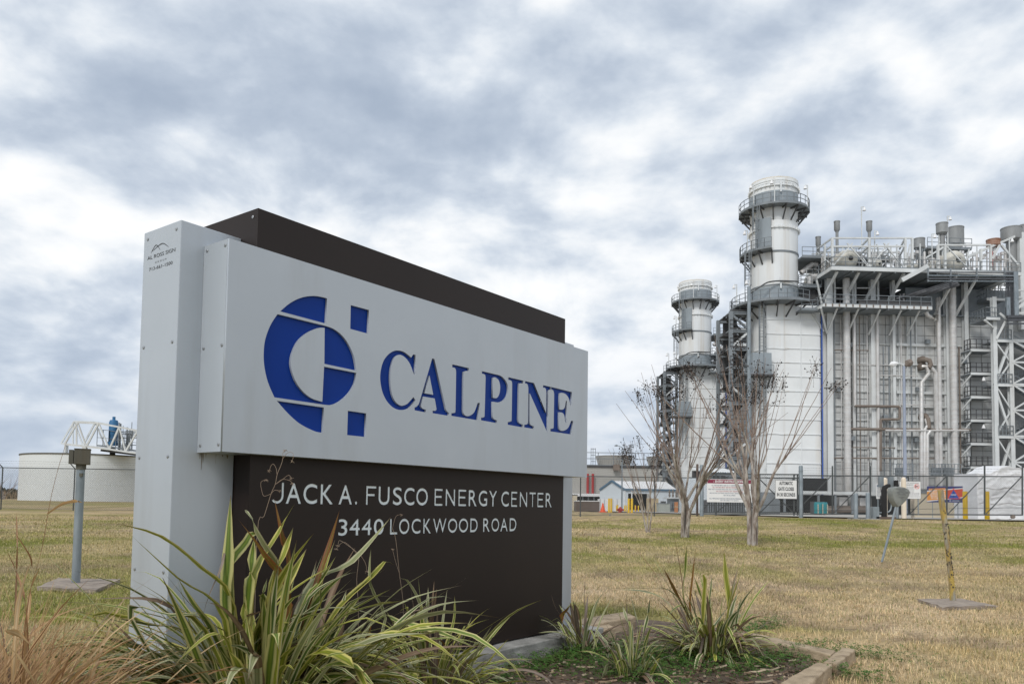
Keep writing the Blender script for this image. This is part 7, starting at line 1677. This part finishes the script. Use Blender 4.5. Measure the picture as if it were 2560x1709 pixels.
for y0, y1, dens, hl_, wd in ((2.2, 4.0, 2600, .055, .0035), (4.0, 6.5, 2600, .05, .0035), (6.5, 9.5, 1700, .05, .0045), (9.5, 14, 800, .05, .006), (14, 21, 360, .055, .009), (21, 34, 130, .06, .014)):
    xm0, xm1 = -.67 * y1 - .6, .67 * y1 + .6
    n = int((xm1 - xm0) * (y1 - y0) * dens)
    x = RNG.uniform(xm0, xm1, n); y = RNG.uniform(y0, y1, n)
    cl = vnoise(x, y, .16, 41) * .6 + vnoise(x, y, .5, 42) * .4
    keep = (np.abs(x) < .67 * y + .6) & ~inpoly(x, y, bedp) & (RNG.random(n) < .35 + .9 * cl)
    # behind the sign nothing of the lawn is seen
    su = _c * x + _s * y - 2.0138; sv = 3.5 - (-_s * x + _c * y)
    keep &= ~((x / y > -.42) & (x / y < .05) & (y > 3.4) & (sv < -1.2)) & ~((su > -.05) & (su < 3.55) & (sv > -.65) & (sv < .32))
    keep &= y < 36 - .08 * np.abs(x - 20)
    for s_ in slabs:
        mx_, my_ = sum(p[0] for p in s_) / 4, sum(p[1] for p in s_) / 4
        keep &= ~inpoly(x, y, [(mx_ + (p[0] - mx_) * .93, my_ + (p[1] - my_) * .93) for p in s_])
    x, y, cl = x[keep], y[keep], cl[keep]; n = len(x)
    z = hgt_np(x, y)
    H = hl_ * RNG.uniform(.45, 1.3, n) * (.6 + .7 * cl); az = RNG.uniform(0, 2 * np.pi, n); ln = RNG.uniform(.15, 1.35, n)
    wa = az + np.pi / 2 + RNG.uniform(-.5, .5, n); wv = np.stack([np.cos(wa), np.sin(wa), np.zeros(n)], 1) * (wd / 2)[...] if hasattr(wd, 'shape') else np.stack([np.cos(wa), np.sin(wa), np.zeros(n)], 1) * wd / 2
    b0_ = np.stack([x, y, z - .004], 1)
    md = b0_ + np.stack([np.cos(az) * H * ln * .35, np.sin(az) * H * ln * .35, H * .6], 1)
    tp_ = b0_ + np.stack([np.cos(az) * H * ln, np.sin(az) * H * ln, H * np.clip(1.15 - .5 * ln, .3, 1)], 1)
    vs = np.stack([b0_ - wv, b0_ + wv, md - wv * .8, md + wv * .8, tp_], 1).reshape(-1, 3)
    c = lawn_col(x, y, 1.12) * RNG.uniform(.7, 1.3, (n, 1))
    # single green or straw blades among their neighbours
    fl_ = RNG.random(n) < .16; c[fl_] = np.array([.17, .20, .045]) * RNG.uniform(.7, 1.3, (fl_.sum(), 1))
    fl_ = RNG.random(n) < .14; c[fl_] = np.array([.56, .44, .27]) * RNG.uniform(.7, 1.2, (fl_.sum(), 1))
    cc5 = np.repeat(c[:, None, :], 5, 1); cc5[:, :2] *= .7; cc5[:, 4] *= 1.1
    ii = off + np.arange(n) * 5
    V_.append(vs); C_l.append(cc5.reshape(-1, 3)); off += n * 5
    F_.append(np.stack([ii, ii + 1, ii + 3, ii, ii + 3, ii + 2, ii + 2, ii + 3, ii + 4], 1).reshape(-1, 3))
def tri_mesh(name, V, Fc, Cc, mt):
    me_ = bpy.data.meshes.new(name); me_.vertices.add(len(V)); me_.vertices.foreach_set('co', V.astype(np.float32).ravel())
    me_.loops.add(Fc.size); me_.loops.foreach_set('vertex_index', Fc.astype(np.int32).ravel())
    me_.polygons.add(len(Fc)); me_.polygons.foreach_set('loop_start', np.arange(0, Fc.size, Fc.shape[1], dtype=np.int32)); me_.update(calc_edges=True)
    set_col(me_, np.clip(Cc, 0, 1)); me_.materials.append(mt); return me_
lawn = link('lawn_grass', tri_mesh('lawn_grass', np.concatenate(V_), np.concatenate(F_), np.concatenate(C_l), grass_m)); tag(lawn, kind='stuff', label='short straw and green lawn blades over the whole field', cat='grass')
# clover in the bed, dead leaf litter on the soil
def scatter(name, n, fn, size, shape, colfn, label, cat):
    V, Fc, Cc = [], [], []
    k = 0
    for i in range(n):
        q = fn(i)
        if q is None: continue
        x, y, z, s_ = q
        vs, fs, c = shape(x, y, z, s_)
        Fc += [tuple(j + k for j in f) for f in fs]; V += vs; k += len(vs); Cc += [c] * len(vs)
    me_ = bpy.data.meshes.new(name); me_.from_pydata([tuple(v) for v in V], [], Fc); set_col(me_, np.array(Cc)); me_.materials.append(grass_m)
    return tag(link(name, me_), label, cat, kind='stuff')
rc = random.Random(31)
XB = [p[0] for p in bedp]; YB = [p[1] for p in bedp]
spots = [(SG(2.9, .42), .55, .16), (SG(2.3, .45), .5, .12), (SG(3.2, .55), .4, .3), (gz(1660, 1660, 0), .35, .25), (gz(1760, 1650, 0), .4, .25), (gz(1640, 1700, 0), .3, .2), (gz(1900, 1665, 0), .4, .12), (gz(2000, 1640, 0), .35, .12), (gz(1480, 1650, 0), .35, .3), (SG(1.7, .5), .4, .15), (gz(1560, 1690, 0), .3, .2), (gz(1850, 1600, 0), .5, .08), (gz(2140, 1640, 0), .12, .4), (gz(2090, 1690, 0), .12, .3), (gz(1905, 1575, 0), .6, .1), (gz(1700, 1640, 0), .6, .3), (gz(1600, 1650, 0), .5, .35), (gz(1820, 1680, 0), .5, .3), (gz(1400, 1670, 0), .4, .3)]
def clov(i):
    p, a, b = spots[rc.randrange(len(spots))]; th = R(53)
    u, v = rc.gauss(0, a * .55), rc.gauss(0, b * .6)
    x = p.x + u * math.cos(th) - v * math.sin(th); y = p.y + u * math.sin(th) + v * math.cos(th)
    sv_ = 3.5 - (-_s * x + _c * y); su_ = _c * x + _s * y - 2.0138
    if sv_ < .31 and su_ < 3.56: return None
    return x, y, .015 + rc.random() ** 2 * .085, rc.uniform(.008, .017)
def clshape(x, y, z, s_):
    vs, fs = [], []; a0 = rc.uniform(0, 6.28); t1, t2 = rc.uniform(-.5, .5), rc.uniform(-.5, .5)
    for k in range(3):
        a = a0 + k * 2.094; b = len(vs)
        for da, rr_ in ((0, .15), (-.55, .75), (-.2, 1.1), (.2, 1.1), (.55, .75)):
            X, Y = rr_ * s_ * math.cos(a + da), rr_ * s_ * math.sin(a + da); vs.append((x + X, y + Y, z + X * t1 + Y * t2))
        fs.append(tuple(range(b, b + 5)))
    v = rc.uniform(.6, 1.25); return vs, fs, np.array((.07 * v * rc.uniform(.8, 1.3), .155 * v, .026 * v))
scatter('clover_patch', 10500, clov, 0, clshape, None, 'low green clover spreading along the footing and edging', 'clover')
def litpos(i):
    for _ in range(20):
        x, y = rc.uniform(-.4, 3.2), rc.uniform(3.9, 7.0)
        sv_ = 3.5 - (-_s * x + _c * y)
        if (inpoly(np.array([x]), np.array([y]), bedp)[0] and sv_ > .32): return x, y, rc.uniform(.016, .04), rc.uniform(.02, .14) if rc.random() < .35 else rc.uniform(.008, .03)
    return None
def litshape(x, y, z, s_):
    a = rc.uniform(0, PI); w_ = rc.uniform(.0015, .006); c_, d_ = math.cos(a), math.sin(a); b = rc.uniform(-.3, .3) * s_; t1 = rc.uniform(-.12, .2)
    pts = []
    for u in (-.5, 0, .5):
        px_, py_ = u * s_ * c_ - b * (1 - 4 * u * u) * d_, u * s_ * d_ + b * (1 - 4 * u * u) * c_
        for k in (-1, 1): pts.append((x + px_ - d_ * w_ * k, y + py_ + c_ * w_ * k, z + max(0, u * s_ * t1) + .004 * k))
    v = rc.uniform(.5, 1.4); cc = np.array(rc.choice([(.30, .21, .14), (.22, .15, .10), (.40, .32, .23), (.12, .085, .06)])) * v
    return pts, [(0, 1, 3, 2), (2, 3, 5, 4)], cc
scatter('leaf_litter', 2600, litpos, 0, litshape, None, 'dead flax strips and twigs scattered over the bed soil', 'litter')
# ------------------------------------------------------------------ trees
def crape(label, base_px, yd, top_py, seed, spread, nstem, poddens=1.0, r0=.10, hits=None):
    rng_ = random.Random(seed)
    b = at(base_px[0], base_px[1], yd); g = hgt(b.x, b.y)
    H = at(base_px[0], top_py, yd).z - g
    t_ = thing('crape_myrtle', label, 'tree', (b.x, b.y, g), 0, 'bare crape myrtle trees on the lawn')
    trunk, twig, pod = MB(), MB(), MB()
    def seg(p, d, L_, r_, r2, n, wob, mb, sides):
        pts = [p.copy()]; 
        for i in range(n):
            d = (d + Vector((rng_.gauss(0, wob), rng_.gauss(0, wob), rng_.gauss(0, wob * .4) + .015))).normalized(); p = p + d * (L_ / n); pts.append(p.copy())
        mb.path(pts, [r_ + (r2 - r_) * i / n for i in range(n + 1)], sides); return p, d
    def pods(p, d, n):
        for i in range(n):
            q = p + d * rng_.uniform(-.42, .08) + Vector((rng_.gauss(0, .10), rng_.gauss(0, .10), rng_.gauss(0, .10)))
            s_ = rng_.uniform(.011, .024)
            o6 = [Vector(v) * s_ for v in ((1, 0, 0), (-1, 0, 0), (0, 1, 0), (0, -1, 0), (0, 0, 1.2), (0, 0, -1.2))]
            pod.add([q + v for v in o6], [(0, 2, 4), (2, 1, 4), (1, 3, 4), (3, 0, 4), (2, 0, 5), (1, 2, 5), (3, 1, 5), (0, 3, 5)])
            pod.path([p + d * rng_.uniform(-.4, 0), q], .003, 3, False)
    for s_ in range(nstem):
        az = 2 * PI * (s_ + rng_.uniform(-.25, .25)) / nstem
        o = Vector((math.cos(az), math.sin(az), 0))
        p = o * r0 * .7; r_ = r0 * rng_.uniform(.38, .56)
        lean_ = rng_.uniform(.10, .22) * spread
        p, d = seg(p - Vector((0, 0, .1)), (Vector((0, 0, 1)) + o * lean_ * .5).normalized(), H * rng_.uniform(.17, .27), r_, r_ * .8, 6, .05, trunk, 8)
        for k in range(2):
            d1 = (d + o * rng_.uniform(.0, .4) * spread + Vector((rng_.gauss(0, .24), rng_.gauss(0, .24), .1)) * spread).normalized()
            p1_, e1_ = seg(p, d1, H * rng_.uniform(.12, .22), r_ * .8, r_ * .6, 5, .08, trunk, 7)
            for q in range(rng_.choice((2, 2, 3))):
                d2 = (e1_ + Vector((rng_.gauss(0, .22), rng_.gauss(0, .22), .06)) * spread).normalized()
                p2_, e2_ = seg(p1_, d2, H * rng_.uniform(.08, .17), r_ * .52, r_ * .36, 4, .08, trunk, 6)
                for v in range(rng_.choice((1, 2, 2))):
                    d3 = (e2_ + Vector((rng_.gauss(0, .17), rng_.gauss(0, .17), .08)) * spread).normalized()
                    rest = max(.12, (H * rng_.uniform(.80, 1.04) - p2_.z) / max(.6, d3.z))
                    rest = min(rest, H * .5)
                    p3_, e3_ = seg(p2_, d3, rest, r_ * .22, .004, 6, .045, twig, 4)
                    if rng_.random() < .62 * poddens: pods(p3_, e3_, rng_.randint(8, 30))
                    if rng_.random() < .5:
                        d4 = (e2_ + Vector((rng_.gauss(0, .35), rng_.gauss(0, .35), 0))).normalized(); seg(p2_, d4, H * rng_.uniform(.05, .16), .009, .004, 3, .05, twig, 3)
    trunk.build('trunk', bark_m, t_, smooth=True)
    tag(twig.build('twigs', twig_m, t_), kind='stuff'); tag(pod.build('seed_pods', pod_m, t_), kind='stuff')
    return t_
crape('tallest bare crape myrtle before the near stack, nearest the sign viewer', (1881, 1361), 19.8, 850, 16, .95, 5, 1.0, .115)
crape('middle bare crape myrtle left of the gate post', (1711, 1338), 22.7, 925, 23, .95, 5, .5, .115)
crape('smallest bare crape myrtle before the pale blue shed', (1619, 1326), 25.0, 1098, 31, .6, 3, 1.0, .07)
bt = crape('dark bare tree far beyond the left fence', (8, 1246), 110, 1168, 44, 1.5, 3, 0, .16); bt['group'] = ''; del bt['group']; bt.name = 'bare_tree'
# far brush beyond the left fence
br_ = random.Random(77)
V, Fc, Cc = [], [], []
for i in range(26000):
    x = br_.uniform(-330, 60); y = 260 + br_.uniform(0, 40); hh = 3.6 + 1.6 * noise.noise(Vector((x * .06, 0, 0))) + 1.0 * noise.noise(Vector((x * .3, 5, 0)))
    z = .7 + br_.random() ** 1.3 * hh; s_ = br_.uniform(.3, .8); b = len(V)
    a = br_.uniform(0, PI)
    V += [(x - s_ * math.cos(a), y - s_ * math.sin(a), z - s_ * .5), (x + s_ * math.cos(a), y + s_ * math.sin(a), z - s_ * .4), (x + br_.uniform(-.3, .3), y, z + s_)]
    Fc.append((b, b + 1, b + 2)); c = np.array((.075, .062, .045)) * br_.uniform(.5, 1.4) + np.array((.0, .012, .0)) * (br_.random() < .4); Cc += [c] * 3
me_ = bpy.data.meshes.new('distant_brush'); me_.from_pydata(V, [], Fc); set_col(me_, np.array(Cc)); me_.materials.append(grass_m)
tag(link('distant_brush', me_), 'low dark brush on the far horizon left of the tank', 'brush', kind='stuff')
V, Fc, Cc = [], [], []
for i in range(3500):
    x = br_.uniform(-140, -55); y = 160 + br_.uniform(0, 14); z = .9 + br_.random() * 1.5; s_ = br_.uniform(.3, .8); b = len(V)
    V += [(x, y, z - s_ * .5), (x + .08, y, z - s_ * .5), (x + br_.uniform(-.2, .2), y, z + s_)]; Fc.append((b, b + 1, b + 2)); Cc += [np.array((.30, .22, .14)) * br_.uniform(.6, 1.2)] * 3
me_ = bpy.data.meshes.new('dry_reeds'); me_.from_pydata(V, [], Fc); set_col(me_, np.array(Cc)); me_.materials.append(grass_m)
tag(link('dry_reeds', me_), 'band of dry brown reeds below the far brush at left', 'reeds', kind='stuff')
